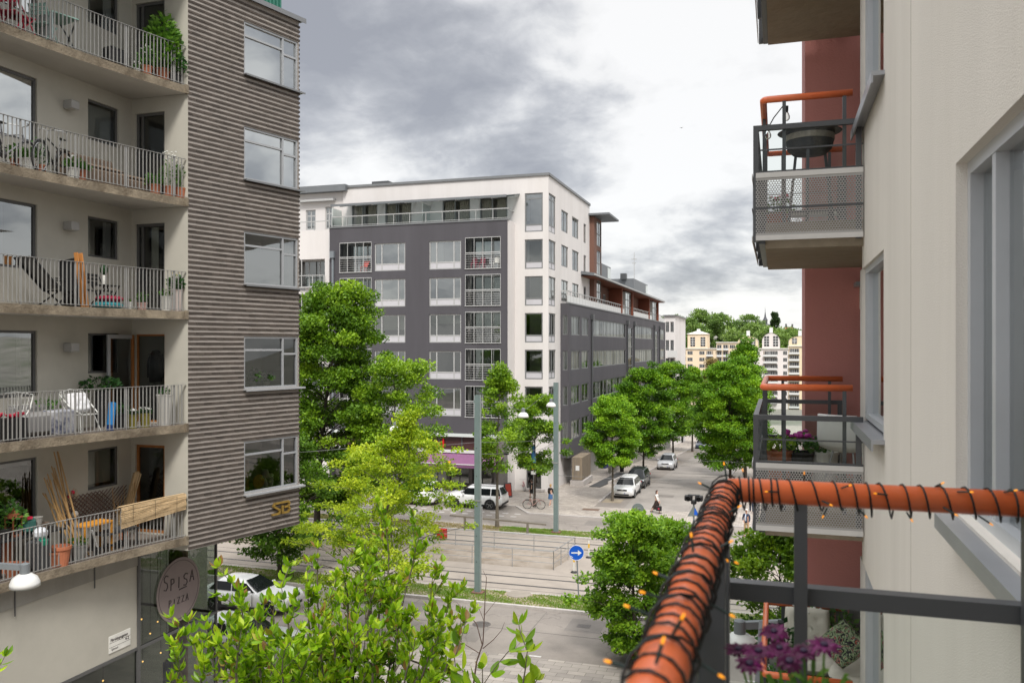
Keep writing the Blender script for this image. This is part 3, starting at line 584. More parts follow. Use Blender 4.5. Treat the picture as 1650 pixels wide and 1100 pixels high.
# --- signs on the building
def onfac(f,a,z,c): p=f.p(a,z,c); M=Matrix((( f.u.x,0,f.n.x,p[0]),(f.u.y,0,f.n.y,p[1]),(0,1,0,z),(0,0,0,1))); return M
t=thing('round_sign','large round pinkish restaurant sign with handwritten lettering behind the shop glass','sign',(SX+.012,19.05,5.87)); T=Matrix(((0,0,1,0),(1,0,0,0),(0,1,0,0),(0,0,0,1)))
M_SIGN=mat('sign_mauve',(.25,.205,.195),.7,.08,2); m=MB(); m.T=T; m.lathe([(.86,0),(.87,.006),(.86,.012)],(0,0,0),M_SIGN,40); m.build('disc',t)
m=MB(); m.T=T; m.tube([(.79*math.cos(q*.0785),.79*math.sin(q*.0785),.014) for q in range(80)],.006,mat('sign_ink',(.05,.04,.04),.7),4,closed=True); m.build('ring',t)
def stroke(m,pl,x0,y0,sx,sy,mt,r=.016):
    for l in pl: m.tube([(x0+a*sx,y0+b*sy,.014) for a,b in l],r,mt,5)
HAND={'S':[[(.9,.9),(.5,1.0),(.15,.85),(.2,.62),(.7,.45),(.8,.2),(.5,0),(.1,.08)]],'P':[[(.15,0),(.2,.95)],[(.2,.95),(.7,.9),(.75,.6),(.2,.48)]],'I':[[(.4,0),(.45,.9)]],'A':[[(.05,0),(.5,.95),(.85,0)],[(.2,.35),(.75,.38)]],'Z':[[(.1,.88),(.8,.92),(.1,.05),(.85,.1)]]}
m=MB(); m.T=T; ink=MATS['sign_ink']
for i,c in enumerate('SPISA'): stroke(m,HAND[c],-.62+i*.26,.06+(.05 if i in (0,4) else 0),.21,.32 if i else .40,ink)
for i,c in enumerate('PIZZA'): stroke(m,HAND[c],-.42+i*.17,-.38,.13,.2,ink,.012)
stroke(m,[[(0,0),(1,.15)]],.0,.0,.3,.1,ink); m.build('lettering',t)
lg=thing('logo_sign','golden metal SB letters fixed to the ribbed brick below the lowest window','sign',tuple(bf.p(3.08,7.84,.03)))
M_GOLD=mat('brushed_gold',(.52,.34,.09),.35,.12,12,metal=.75)
T2=Matrix(((bu.x,0,bn.x,0),(bu.y,0,bn.y,0),(0,1,0,0),(0,0,0,1)))@Matrix.Diagonal(Vector((.68,.68,1,1)))
def letter(nm,paths):
    m=MB(); m.T=T2
    for pl in paths:
        for i in range(len(pl)-1):
            a=Vector((pl[i][0],pl[i][1],0)); b=Vector((pl[i+1][0],pl[i+1][1],0)); d=(b-a).normalized()*.02; s=Vector((-d.y,d.x,0)).normalized()*.04
            vs=[a-d-s,b+d-s,b+d+s,a-d+s]; m.add([(v.x,v.y,0) for v in vs]+[(v.x,v.y,.06) for v in vs],[(3,2,1,0),(4,5,6,7),(0,1,5,4),(1,2,6,5),(2,3,7,6),(3,0,4,7)],M_GOLD)
    m.build(nm,lg)
letter('letter',[[(-.04,.25),(-.38,.25),(-.45,.14),(-.12,-.05),(-.14,-.2),(-.5,-.2)]]); letter('letter',[[(-.04,.25),(.36,.25),(.42,.16),(.36,.04),(.16,.04)],[(.36,.04),(.43,-.07),(.36,-.2),(.04,-.2),(.04,.10)]])
st=thing('street_sign','small white street name plate on the grey wall panel beside the restaurant glass','sign',tuple(fr.p(14.93,5.18,-.028)))
TS=Matrix(((0,0,1,0),(1,0,0,0),(0,1,0,0),(0,0,0,1))); m=MB(); m.T=TS; m.box((0,0,.01),(.72,.42,.016),mat('enamel_white',(.72,.71,.66),.4),bev=.004); m.build('plate',st)
m=MB(); m.T=TS@Matrix.Translation((-.02,.10,.019)); v,f=text_mesh('Färskippsgatan',.098,.002,bold=.002); m.add(v,f,ink); m.T=TS@Matrix.Translation((.24,-.01,.019)); v,f=text_mesh('4-2',.10,.002,bold=.002); m.add(v,f,ink); m.T=TS@Matrix.Translation((-.17,-.13,.019)); v,f=text_mesh('Sjöstad',.075,.002); m.add(v,f,ink)
m.T=TS; m.bx(-.35,.35,.035,.043,.018,.02,ink); m.bx(-.35,.35,-.075,-.068,.018,.02,ink); m.build('lettering',st)
# ================================================================ our building: cream render, red wing, balconies
M_CREAM=mat('cream_render',(.72,.68,.615),.9,.05,1.1,col2=(.67,.63,.565),thr=.55,bump=.34,bscale=120,streak=True)
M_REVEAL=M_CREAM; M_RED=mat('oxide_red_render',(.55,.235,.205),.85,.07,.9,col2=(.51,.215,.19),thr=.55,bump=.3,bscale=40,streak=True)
M_ORANGE=mat('orange_lacquer',(.72,.15,.045),.34,.08,9,spec=.5,col2=(.72,.185,.07),thr=.60,bump=.05,bscale=60); M_POST=mat('anthracite_steel',(.068,.071,.075),.42,.05,5,spec=.5); M_FRL=mat('blue_grey_frame',(.52,.54,.56),.35,.04,4,metal=.2); M_SILL=mat('zinc_sill',(.36,.37,.39),.38,.08,3,metal=.5)
M_BOARD=mat('board_marked_concrete',(.31,.26,.19),.9,.16,1.4,col2=(.24,.195,.135),thr=.5,bump=.5,bscale=14); M_PIPE=mat('zinc_pipe',(.19,.21,.23),.5,.06,3,metal=.2)
def perforated():
    m=mat('perforated_sheet',(.37,.36,.345),.5,.05,6); t=m.node_tree; n=t.nodes.new; l=t.links.new
    c=n('ShaderNodeTexCoord'); s=n('ShaderNodeSeparateXYZ'); l(c.outputs['Object'],s.inputs[0])
    def mt(op,a,b=None):
        q=n('ShaderNodeMath'); q.operation=op
        for i,v in enumerate((a,b)):
            if v is None: continue
            if isinstance(v,(int,float)): q.inputs[i].default_value=v
            else: l(v,q.inputs[i])
        return q.outputs[0]
    h=mt('ADD',s.outputs[0],s.outputs[1]); pz=.0215; px=.0255
    z=mt('DIVIDE',s.outputs[2],pz); zf=mt('FLOOR',z); odd=mt('MULTIPLY',mt('MODULO',mt('ABSOLUTE',zf),2.0),.5)
    x=mt('ADD',mt('DIVIDE',h,px),odd); fx_=mt('SUBTRACT',mt('FRACT',x),.5); fz=mt('SUBTRACT',mt('FRACT',z),.5)
    r=mt('SQRT',mt('ADD',mt('MULTIPLY',fx_,fx_),mt('MULTIPLY',mt('MULTIPLY',fz,fz),.72)))
    lim=mt('MULTIPLY',mt('LESS_THAN',r,.36),mt('MULTIPLY',mt('GREATER_THAN',s.outputs[2],.075),mt('LESS_THAN',s.outputs[2],.60)))
    tr=n('ShaderNodeBsdfTransparent'); mi=n('ShaderNodeMixShader'); l(lim,mi.inputs[0]); l(t.nodes['Principled BSDF'].outputs[0],mi.inputs[1]); l(tr.outputs[0],mi.inputs[2]); l(mi.outputs[0],t.nodes['Material Output'].inputs[0]); return m
M_PERF=perforated()
XW=.80; ZF=10.85   # wall face and our floor level
rb_=thing('apartment_building','cream rendered apartment building with a red wing that we look along, on the near right','building',(3,5,0))
cw=Fac((XW,9.0,0),(0,-1,0),(-1,0,0))       # a=0 at Y=9 and grows towards the camera
hl=[]
for k in range(-1,2):
    z=11.75+2.9*k; hl.append((4.6,8.2,z-.03,z+1.61)); hl.append((-.2,1.78,z,z+1.52))
wm=MB(); cw.wall(wm,0,13,0,17.8,hl,.10,M_CREAM)
wm.quad((XW,9,0),(XW+2.2,9,0),(XW+2.2,9,17.8),(XW,9,17.8),M_CREAM); wm.quad((XW,-4,0),(9,-4,0),(9,-4,17.8),(XW,-4,17.8),M_CREAM)
wm.quad((XW+1.3,9,0),(XW+1.3,11.6,0),(XW+1.3,11.6,17.8),(XW+1.3,9,17.8),M_CREAM); wm.quad((9,-4,0),(9,30,0),(9,30,17.8),(9,-4,17.8),M_CREAM)
wm.add([(XW,-4,17.8),(9,-4,17.8),(9,30,17.8),(1.0,30,17.8),(1.0,9,17.8),(XW,9,24)],[(0,1,2,3,4,5)],M_FLASH)
cw.bx(wm,3.206,3.212,0,17.8,-.004,.0015,mat('render_joint',(.40,.37,.32),.9))
wm.build('wall',rb_,world=True)
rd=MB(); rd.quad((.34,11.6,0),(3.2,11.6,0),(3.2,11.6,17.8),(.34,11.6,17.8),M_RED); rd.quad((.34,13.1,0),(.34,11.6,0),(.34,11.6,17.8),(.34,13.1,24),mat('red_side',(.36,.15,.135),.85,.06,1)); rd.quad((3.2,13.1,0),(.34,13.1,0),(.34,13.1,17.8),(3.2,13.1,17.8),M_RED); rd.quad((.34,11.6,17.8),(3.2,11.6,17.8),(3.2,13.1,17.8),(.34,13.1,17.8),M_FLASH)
rd.build('red_wing',rb_,world=True)
for k in range(-1,2):
    z=11.75+2.9*k
    near=cw.window(rb_,4.6,8.2,z-.03,z+1.61,M_FRL,glass('window_glass_close',(.80,.84,.80),2.3,extra=.22),.12,.06,vm=(.135,.6),room=mat('room_mid',(.30,.28,.23),.9,.1,1),curtain=('cur',M_CUR,((0,.5),)),roomd=1.2,fd=.07)
    s=MB(); cw.bx(s,4.56,8.3,z-.075,z-.045,-.1,.085,M_SILL); cw.bx(s,4.56,8.3,z-.115,z-.0755,.07,.085,M_SILL); s.build('sill',near,world=True)
    w=cw.window(rb_,-.03,1.76,z+.04,z+1.52,M_FRL,glass('window_glass_close',(.80,.84,.80),2.3,extra=.22),.10,.055,room=mat('room_mid',(.30,.28,.23),.9,.1,1),roomd=1.2,fd=.07,vm=(.08,))
    s=MB(); cw.bx(s,-.1,1.86,z-.02,z+.015,-.1,.10,M_SILL); cw.bx(s,-.1,1.86,z-.075,z-.0205,.085,.10,M_SILL); s.build('sill',w,world=True)
dp=MB(); dp.tube([(1.08,11.47,0),(1.08,11.47,17.8)],.058,M_PIPE,12)
for z in (12.6,15.1,17.5): dp.lathe([(.064,z),(.064,z+.05)],(1.08,11.47,0),M_PIPE,12)
dp.build('drainpipe',rb_,world=True)
rs=MB(); rs.bx(.93,1.35,11.3,11.598,13.26,13.31,M_SILL); rs.bx(1.0,1.35,11.38,11.598,12.98,13.255,M_CREAM); rs.build('ledge',rb_,world=True)
# --- balconies: slab, perforated skirt, glass with steel frame, orange handrail on inner posts
XB=-.14
def balcony(k,Y0,Y1,par,back):
    zf=ZF+2.9*k; zr=zf+1.24
    m=MB(); m.bx(XB+.02,back,Y0+.03,Y1-.03,zf-.26,zf,M_BOARD); m.bx(XB-.04,XB+.018,Y0-.04,Y1+.04,zf-.22,zf-.17,M_POST); m.build('slab',par,world=True)
    m=MB(); xo=XB-.07; y0,y1=Y0-.06,Y1+.06; xe=XW-.01
    runs=[((xe,y0),(xo,y0)),((xo,y0),(xo,y1)),((xo,y1),(xe,y1))]
    for a,b in runs:
        for z,h in ((zf+.94,.05),(zf+.49,.03)): m.bar((a[0],a[1],z),(b[0],b[1],z),.05,h,M_POST)
        if k!=0 or par is not OURS: m.bar((a[0],a[1],zf+.72),(b[0],b[1],zf+.72),.014,.014,M_POST)
    if par is not OURS:
        pass
    for x,y in ((xo,y0),(xo,y1),(xe-.04,y0),(xe-.04,y1)): m.bx(x-.0255,x+.0255,y-.0255,y+.0255,zf-.2,zf+.9655,M_POST)
    for i in range(1,3): y=y0+(y1-y0)*i/3; m.bx(xo-.02,xo+.02,y-.02,y+.02,zf-.2,zf+.915,M_POST)
    m.build('frame',par,world=True)
    for a,b in runs:
        g=MB(); g.quad((a[0],a[1],zf+.5),(b[0],b[1],zf+.5),(b[0],b[1],zf+.92),(a[0],a[1],zf+.92),G_T); g.build('glass_pane',par,world=True)
    for a,b in runs:       # skirt; its own origin so that the perforation follows it
        g=MB(); d=Vector((b[0]-a[0],b[1]-a[1],0)); 
        g.quad((0,0,0),tuple(d),(d.x,d.y,.67),(0,0,.67),M_PERF); o=g.build('perforated_panel',par); o.location=Vector((a[0],a[1],zf-.19))-root_loc(par)+Vector((0,-.032 if a[1]==b[1]==y0 else (.032 if a[1]==b[1] else 0),0))+Vector((-.032 if a[0]==b[0] else 0,0,0))
        off=Vector((0,-.035 if a[1]==b[1]==y0 else (.035 if a[1]==b[1] else 0),0))+Vector((-.035 if a[0]==b[0] else 0,0,0))
        for z in (zf-.165,zf+.462,zf+.132): tm=MB(); tm.bar((a[0]+off.x,a[1]+off.y,z),(b[0]+off.x,b[1]+off.y,z),.008,.05 if z!=zf+.132 else .022,M_POST if z==zf+.132 else mat('panel_rim',(.60,.585,.56),.5,.05,6)); tm.build('panel_rim',par,world=True)
    for x in (.061,.625):
        for y in (Y0,Y1): m=MB(); m.bx(x-.0175,x+.0175,y-.0175,y+.0175,zf,zr-.02,M_POST); m.build('post',par,world=True)
    y=Y1-.36
    while y>Y0+.1: m=MB(); m.bx(XB-.0175,XB+.0175,y-.0175,y+.0175,zf,zr-.02,M_POST); m.build('post',par,world=True); y-=.75
    m=MB(); m.tube([(XW-.1,Y0,zr),(XB+.04,Y0,zr),(XB+.012,Y0+.012,zr),(XB,Y0+.04,zr),(XB,Y1-.04,zr),(XB+.012,Y1-.012,zr),(XB+.04,Y1,zr),(XW-.02,Y1,zr)],.034,M_ORANGE,20); m.build('handrail',par,world=True,smooth=True)
    if par is OURS:
        m=MB(); m.bx(XB-.062,XB+.012,Y1-.11,Y1-.05,zf,zr-.03,M_POST)
        m.build('corner_post',par,world=True)
OURS=thing('balcony','balcony we stand on, its orange handrail wound with a black string of lights','balcony',(.3,1.2,ZF)); balcony(0,-1.0,2.48,OURS,XW)
LB={-1:'balcony one floor below with a cream sofa behind its glass',0:'next balcony at our own level with purple flowers behind its glass',1:'balcony one floor above us with a round black fire bowl on legs',2:'topmost balcony at the top edge, only its board-marked underside in view'}
for k in (2,1,0,-1):
    b=thing('balcony',LB[k],'balcony',(.3,10,ZF+2.9*k),0,'neighbours\' balconies on the cream building'); balcony(k,8.85,11.35,b,XW+1.3)
# --- string of lights on our rail
zr=ZF+1.24; sl_=thing('string_lights','black cable of small amber lights wound round the orange handrail','string lights',(XB,2.4,zr))
M_CAB=mat('black_cable',(.008,.010,.009),.45,.1,8); M_AMB=mat('amber_bulb',(1.0,.36,.015),.3,emit=.38); M_STUB=mat('green_black_stub',(.012,.028,.024),.5,.1,8)
pts=[];rg=random.Random(3); y=.72; an=0; nodes=[]
while y<2.42:
    pitch=.046+.012*math.sin(y*9)+.014*rg.random()
    for j in range(12):
        an+=math.pi/6; y+=pitch/12; r=.0375+.0018*math.sin(an*.7)
        pts.append((XB+r*math.cos(an),y,zr+r*math.sin(an)+(-.010 if math.sin(an)<-.9 and rg.random()<.25 else 0)))
cm=MB(); cm.tube(pts,.0024,M_CAB,6)
pts2=[]; y=.75; an=1.0
while y<2.44:
    pitch=.15+.05*math.sin(y*7+1)
    for j in range(12):
        an-=math.pi/6; y+=pitch/12; r=.0435; pts2.append((XB+r*math.cos(an),y,zr+r*math.sin(an)))
cm.tube(pts2,.0024,M_CAB,6)
pts3=[]; x=XB+.03; an=.5; Y1=2.48
while x<.74:
    pitch=(.026+.036*rg.random()) if rg.random()<.75 else .012; sag=rg.uniform(.004,.020)
    for j in range(12):
        an+=math.pi/6; x+=pitch/12; r=.0375; s=math.sin(an); pts3.append((x,Y1+r*math.cos(an),zr+r*s-(sag*max(0,-s)**3)))
cm.tube(pts3,.0026,M_CAB,6)
cm.build('cable',sl_,world=True,smooth=True)
def stub(p,d,ln=.045):
    d=Vector(d).normalized(); p=Vector(p); e=p+d*ln; m=MB(); m.tube([p,p+d*.006,e],[.0021,.0024,.0026],M_STUB,7); s=m.build('lead',sl_,world=True)
    m=MB(); m.tube([e,e+d*.003,e+d*.007,e+d*.010],[.0015,.0021,.0019,.0006],M_AMB,8); m.build('bulb',s,world=True,smooth=True)
for y,a,up in ((2.43,85,.6),(2.36,150,.3),(2.02,35,.2),(1.77,-30,0),(1.68,30,.1),(1.55,100,.6),(1.46,165,.1),(1.42,-25,.2),(1.33,158,.1),(1.25,165,.2),(1.15,-20,-.1),(1.10,75,.8),(1.04,165,0),(.99,85,.7),(1.9,-60,-.4),(2.1,-80,-.5)):
    q=R(a); stub((XB+.037*math.cos(q),y,zr+.037*math.sin(q)),(math.cos(q)+rg.uniform(-.3,.3),rg.uniform(-.6,.6),math.sin(q)*.8+up*.2),rg.uniform(.02,.04))
for x,a,dx,dz in ((-.09,80,-.2,1),(.0,170,-1,.05),(.07,75,0,1),(.115,200,.9,-.3),(.13,250,-.5,-1),(.165,140,.8,.4),(.21,240,.8,-.8),(.28,160,-1,.15),(.33,250,.6,-1),(.40,80,.9,.6),(.415,200,.9,-.5),(.45,130,1,.1),(.50,240,.9,-.6),(.56,120,.9,.3),(.635,140,-.4,.3)):
    q=R(a); stub((x,Y1+.037*math.cos(q)*.0-.037*abs(math.cos(q)),zr+.037*math.sin(q)),(dx,-.5,dz),rg.uniform(.018,.032))
# --- magenta daisies in a planter on our balcony
M_PET=foliage('petal_magenta',(.035,.001,.018),(.075,.002,.042),(.145,.004,.09),.12,.5); M_STEM=foliage('stem_green',(.06,.15,.025),(.12,.26,.04),(.20,.36,.07),.3); M_DISC=mat('flower_disc',(.02,.005,.03),.6,.2,60)
fp=thing('potted_flowers','pot of magenta daisies on our balcony, just behind the rail at the bottom edge','plant',(.04,1.62,ZF))
m=MB(); m.lathe([(.10,.38),(.13,.66),(.14,.68),(.125,.68),(.115,.62),(.001,.62)],(0,0,0),mat('grey_pot',(.20,.19,.18),.7,.1,4),20); m.build('pot',fp); m=MB()
for q in range(3): a_=q*2.09; m.tube([(.16*math.cos(a_),.16*math.sin(a_),.005),(.08*math.cos(a_),.08*math.sin(a_),.40)],.012,M_DKMET,6)
m.lathe([(.12,.36),(.12,.38),(.001,.381)],(0,0,0),M_DKMET,16); m.build('plant_stand',fp)
def tinted(mb,o,lo,hi,rg):
    n=len(o.data.polygons); at=o.data.attributes.new('tint','FLOAT','FACE'); at.data.foreach_set('value',[rg.uniform(lo,hi) for _ in range(n)])
heads=[(1190,1047,1.50,20,.0),(1247,1018,1.66,60,.2),(1222,1050,1.47,40,.3),(1256,1045,1.62,60,.1),(1272,1066,1.42,85,.6),(1328,1040,1.45,35,.25),(1295,1050,1.52,50,.1),(1208,1070,1.4,65,.4)]
lm_=MB(); fl=[]
for i,(px,py,d,tl,az) in enumerate(heads):
    x,y=P(px,d); z=ZD(py,d); base=(fp.location.x+rg.uniform(-.05,.05),fp.location.y+rg.uniform(-.05,.05),ZF+.64)
    lm_.tube([base,((base[0]*.4+x*.6),(base[1]*.4+y*.6),(base[2]*.5+z*.5)),(x,y,z-.004)],[.0032,.0028,.0022],M_STEM,6)
    rr=.027 if i in (0,3,6) else .031
    if i in(4,7): rr=.024
    tilt=Matrix.Rotation(R(tl)*.28,4,'X')@Matrix.Rotation(az,4,'Z'); T=Matrix.Translation((x,y,z))@tilt; m=MB(); m.T=T
    for ring,(n_,sc,dz) in enumerate(((17,1,0),(15,.86,.002))):
        for q in range(n_):
            a0=2*math.pi*(q+ring*.5)/n_; c,s=math.cos(a0),math.sin(a0); w=.0042; L=rr*sc*rg.uniform(.88,1.05); dp_=rg.uniform(-.006,.004)
            def pt(u,v,zz): return (c*u-s*v,s*u+c*v,zz+dz)
            m.add([pt(.006,-w*.5,0),pt(L*.6,-w,.003),pt(L*.95,-w*.6,dp_),pt(L,0,dp_),pt(L*.95,w*.6,dp_),pt(L*.6,w,.003),pt(.006,w*.5,0)],[(0,1,2,3,4,5,6)],M_PET)
    o=m.build('flower',fp,world=True); tinted(m,o,0 if i in(0,4,6) else .3,.6 if i in (0,4,6) else 1,rg)
    m=MB(); m.T=T; m.lathe([(.007,.002),(.006,.006),(.001,.007)],(0,0,0),M_DISC,10); m.build('disc',o,world=True)
for i in range(420):
    a=rg.uniform(0,6.28); r0=rg.uniform(0,.15)*(.4+.6*rg.random()); x0=fp.location.x+.02+r0*math.cos(a)*1.15; y0=fp.location.y+r0*math.sin(a)*.5-.02; z0=ZF+.74+rg.uniform(0,.32)*(1-r0*2.4); L=rg.uniform(.03,.065); w=rg.uniform(.004,.009)
    d=Vector((math.cos(a)*.7+rg.uniform(-.4,.4),math.sin(a)*.7+rg.uniform(-.4,.4),rg.uniform(.2,1.2))).normalized(); s=d.cross(Vector((rg.uniform(-1,1),rg.uniform(-1,1),.3))).normalized()*w; p=Vector((x0,y0,z0)); up=Vector((0,0,.004))
    lm_.add([p,p+d*L*.5+s,p+d*L*.8+s*.8+up,p+d*L-up*2,p+d*L*.8-s*.8+up,p+d*L*.5-s],[(0,1,2,3,4,5)],M_STEM)
o=lm_.build('leaves',fp,world=True); tinted(lm_,o,.0,1,rg)
# --- things on the neighbours' balconies
def small_plant(name,label,cat,x,y,z,potr,poth,potm,h,sp,n,fm,seed,leaf=.07,group=None,flower=None):
    g=random.Random(seed); t=thing(name,label,cat,(x,y,z),0,group)
    m=MB(); m.lathe([(potr*.8,0),(potr,poth),(potr*1.06,poth),(potr*1.06,poth-.03),(potr*.9,poth-.035),(.001,poth-.04)],(0,0,0),potm,14); m.build('pot',t)
    m=MB()
    for i in range(n):
        a=g.uniform(0,6.28); r=sp*math.sqrt(g.random()); zz=poth+g.random()**.8*h*(1-.5*r/sp); L=leaf*g.uniform(.6,1.3); w=L*.3
        p=Vector((r*math.cos(a),r*math.sin(a),zz)); d=Vector((math.cos(a)+g.uniform(-.5,.5),math.sin(a)+g.uniform(-.5,.5),g.uniform(-.2,1))).normalized(); s=d.cross(Vector((g.uniform(-1,1),g.uniform(-1,1),g.uniform(-1,1)))).normalized()*w
        m.add([p,p+d*L*.45+s,p+d*L,p+d*L*.45-s],[(0,1,2,3)],fm)
    for i in range(5): a=g.uniform(0,6.28); m.tube([(0,0,poth-.05),(sp*.4*math.cos(a),sp*.4*math.sin(a),poth+h*.7)],.006,fm,4)
    o=m.build('foliage',t); tinted(m,o,0,1,g)
    if flower:
        m=MB()
        for i in range(flower[1]):
            a=g.uniform(0,6.28); r=sp*.85*math.sqrt(g.random()); zz=poth+h*g.uniform(.7,1.05); m.ball((r*math.cos(a),r*math.sin(a),zz),flower[2]*g.uniform(.7,1.2),flower[0],7,(1,1,.6))
        m.build('flowers',t)
    return t
F_HERB=foliage('herb_leaf',(.035,.10,.02),(.07,.19,.03),(.14,.28,.05),.3); F_DARK=foliage('dark_leaf',(.015,.05,.015),(.03,.10,.025),(.07,.17,.04),.25)
M_MAG=mat('magenta_petals',(.30,.012,.19),.6,.2,20); M_WFL=mat('white_petals',(.75,.75,.70),.6,.1,20); M_RFL=mat('red_petals',(.55,.02,.06),.6,.2,20); M_POTT=mat('terracotta',(.40,.14,.07),.85,.15,5); M_POTW=mat('white_pot',(.66,.65,.60),.5,.08,5); M_POTB=mat('black_pot',(.02,.02,.02),.6,.2,5); M_ZINC=mat('zinc_pot',(.36,.37,.36),.45,.12,5,metal=.6); M_POTG=mat('olive_bucket',(.22,.19,.03),.6,.1,5)
z0=ZF
small_plant('potted_flowers','purple flowers in a pot behind the glass of the next balcony','plant',.26,10.9,z0,.16,.36,M_POTB,.24,.2,160,F_HERB,1,.07,flower=(M_MAG,14,.05))
small_plant('potted_plant','yellow green herb in a pot left of the purple flowers on the next balcony','plant',.02,10.8,z0,.15,.38,M_POTT,.2,.17,140,foliage('lime_leaf',(.14,.26,.02),(.24,.38,.03),(.34,.48,.06),.3),2,.07)
small_plant('potted_plant','grey green herb in a pot right of the purple flowers on the next balcony','plant',.55,11.0,z0,.16,.36,M_POTW,.24,.2,170,F_HERB,3,.06)
def shell_chair(x,y,z,rz,mt,lab):
    t=thing('shell_chair',lab,'chair',(x,y,z),rz); vs=[];fs=[];n1,n2=9,9; m=MB()
    for i in range(n1):
        u=i/(n1-1); prof=[(-.24,.46),(-.12,.43),(0,.42),(.12,.43),(.19,.5),(.23,.6),(.25,.7),(.27,.8),(.28,.86)][i]
        for j in range(n2):
            v=j/(n2-1)*2-1; w=.27-.04*(i>5)*(i-5)/3; vs.append((v*w,prof[0]-.05*v*v*(i>3),prof[1]+.05*v*v*(i<=3)))
    for i in range(n1-1):
        for j in range(n2-1): fs.append((i*n2+j,i*n2+j+1,(i+1)*n2+j+1,(i+1)*n2+j))
    m.add(vs,fs,mt); o=m.build('seat_shell',t,smooth=True); md=o.modifiers.new('s','SOLIDIFY'); md.thickness=.02
    for a in (-1,1):
        for b in (-1,1): m=MB(); m.tube([(a*.2,b*.2,0),(a*.12,b*.1,.43)],.012,M_STEEL,6); m.build('leg',t)
    return t
shell_chair(.78,10.6,z0,2.6,mat('white_plastic',(.72,.72,.70),.4,.05,3),'white shell chair behind the glass at the wall end of the next balcony')
# fire bowl on the upper balcony
fb=thing('fire_bowl','round black fire bowl with a wide rim standing on three legs on the upper balcony','fire bowl',(.32,9.4,ZF+2.9)); M_SOOT=mat('sooty_steel',(.035,.035,.035),.6,.35,9,col2=(.09,.075,.06)); M_RIM=mat('scorched_rim',(.30,.27,.22),.5,.4,14,metal=.4)
m=MB(); m.lathe([(.05,.76),(.17,.78),(.225,.83),(.245,.92),(.245,1.0),(.22,.98),(.2,.86),(.001,.82)],(0,0,0),M_SOOT,28); m.build('bowl',fb,smooth=False)
m=MB(); m.lathe([(.225,1.0),(.31,1.005),(.325,1.012),(.31,1.02),(.225,1.012)],(0,0,0),M_SOOT,32); m.build('rim',fb); m=MB(); m.lathe([(.247,.915),(.2495,.917),(.2495,.975),(.247,.977)],(0,0,0),M_RIM,28); m.build('band',fb)
for q in range(3): a=q*2.094+.4; m=MB(); m.bar((.27*math.cos(a),.27*math.sin(a),0),(.17*math.cos(a),.17*math.sin(a),.80),.03,.03,M_DKMET); m.build('leg',fb)
small_plant('potted_flowers','red flowers in a pot at the left corner of the upper balcony','plant',.0,10.6,ZF+2.9,.13,.34,M_POTT,.24,.16,130,F_HERB,5,.06,flower=(M_RFL,9,.03))
bs=thing('festoon_lights','two clear glass bulbs on a sagging cord under the orange rail of the upper balcony','string lights',(0,8.85,ZF+2.9+1.2)); zz=ZF+4.1
m=MB(); m.tube([(XB,9.6,zz-.05),(XB+.02,9.2,zz-.2),(XB+.1,8.92,zz-.13),(.06,8.90,zz-.01)],.006,M_CAB,5); m.build('cord',bs,world=True)
for x,y,z in ((XB+.045,8.98,zz-.18),(.085,8.885,zz-.03)):
    m=MB(); m.lathe([(.016,-.055),(.018,0)],(x,y,z),M_BLACK,10); c_=m.build('socket',bs,world=True); m=MB(); m.lathe([(.012,-.055),(.02,-.075),(.032,-.105),(.03,-.13),(.014,-.148),(.001,-.15)],(x,y,z),glass('bulb_glass',(.9,.88,.85),1.5),12); m.build('bulb',c_,world=True,smooth=True)
# sofa, cushions, table on the lower balcony
zl=ZF-2.9+.33; M_CUSH=mat('cream_cushion',(.62,.58,.50),.9,.05,5,bump=.3); M_RAT=mat('black_rattan',(.02,.02,.021),.7,.3,30,bump=.6)
def cushion(mb,c,sz,mt,rx=0,rz=0,ry=0,puff=.45):
    n=19; vs=[];fs=[]; M=Matrix.Translation(c)@Matrix.Rotation(rz,4,'Z')@Matrix.Rotation(ry,4,'Y')@Matrix.Rotation(rx,4,'X')
    for sgn in (1,-1):
        b=len(vs)
        for i in range(n):
            for j in range(n):
                u,v=i/(n-1)*2-1,j/(n-1)*2-1; h=max(0,(1-abs(u)**7)*(1-abs(v)**7))**.5; k=1-.06*(abs(u)*abs(v)); tf=1-.38*sum(math.exp(-((u-a)**2+(v-b)**2)*45) for a,b in ((-.45,-.45),(.45,-.45),(-.45,.45),(.45,.45),(0,0)))
                vs.append(M@Vector((u*sz[0]/2*k,v*sz[1]/2*k,sgn*h*sz[2]/2*tf)))
        for i in range(n-1):
            for j in range(n-1):
                f=(b+i*n+j,b+(i+1)*n+j,b+(i+1)*n+j+1,b+i*n+j+1); fs.append(f if sgn>0 else f[::-1])
    mb.add(vs,fs,mt)
dk=MB(); dk.bx(XB+.05,XW+1.2,8.95,11.28,zl-.33,zl-.005,M_RAT if False else mat('deck_boards',(.24,.20,.16),.8,.2,5)); top(dk,'deck','wooden deck laid on the floor of the lower balcony','deck')
sf=thing('sofa','cream cushioned black rattan sofa in the corner of the lower balcony','sofa',(.7,10.6,zl)); m=MB(); m.bx(-.25,.62,-1.2,.62,.05,.34,M_RAT); m.bx(-.7,.62,.55,.68,.05,.72,M_RAT); m.bx(.56,.66,-1.2,.6,.05,.72,M_RAT); m.build('frame',sf)
for c,s,rx,ry in (((-.35,.18,.42),(.72,.70,.17),0,0),((.22,.1,.42),(.75,.85,.17),0,0),((.22,-.75,.42),(.75,.85,.17),0,0),((-.35,.45,.72),(.55,.5,.16),R(75),0),((.45,-.2,.7),(.5,.7,.16),0,R(72)),((.45,-.9,.7),(.5,.6,.16),0,R(72))): m=MB(); cushion(m,c,s,M_CUSH,rx=rx,ry=ry); m.build('seat_cushion' if s[2]>.165 else 'back_cushion',sf,smooth=True)
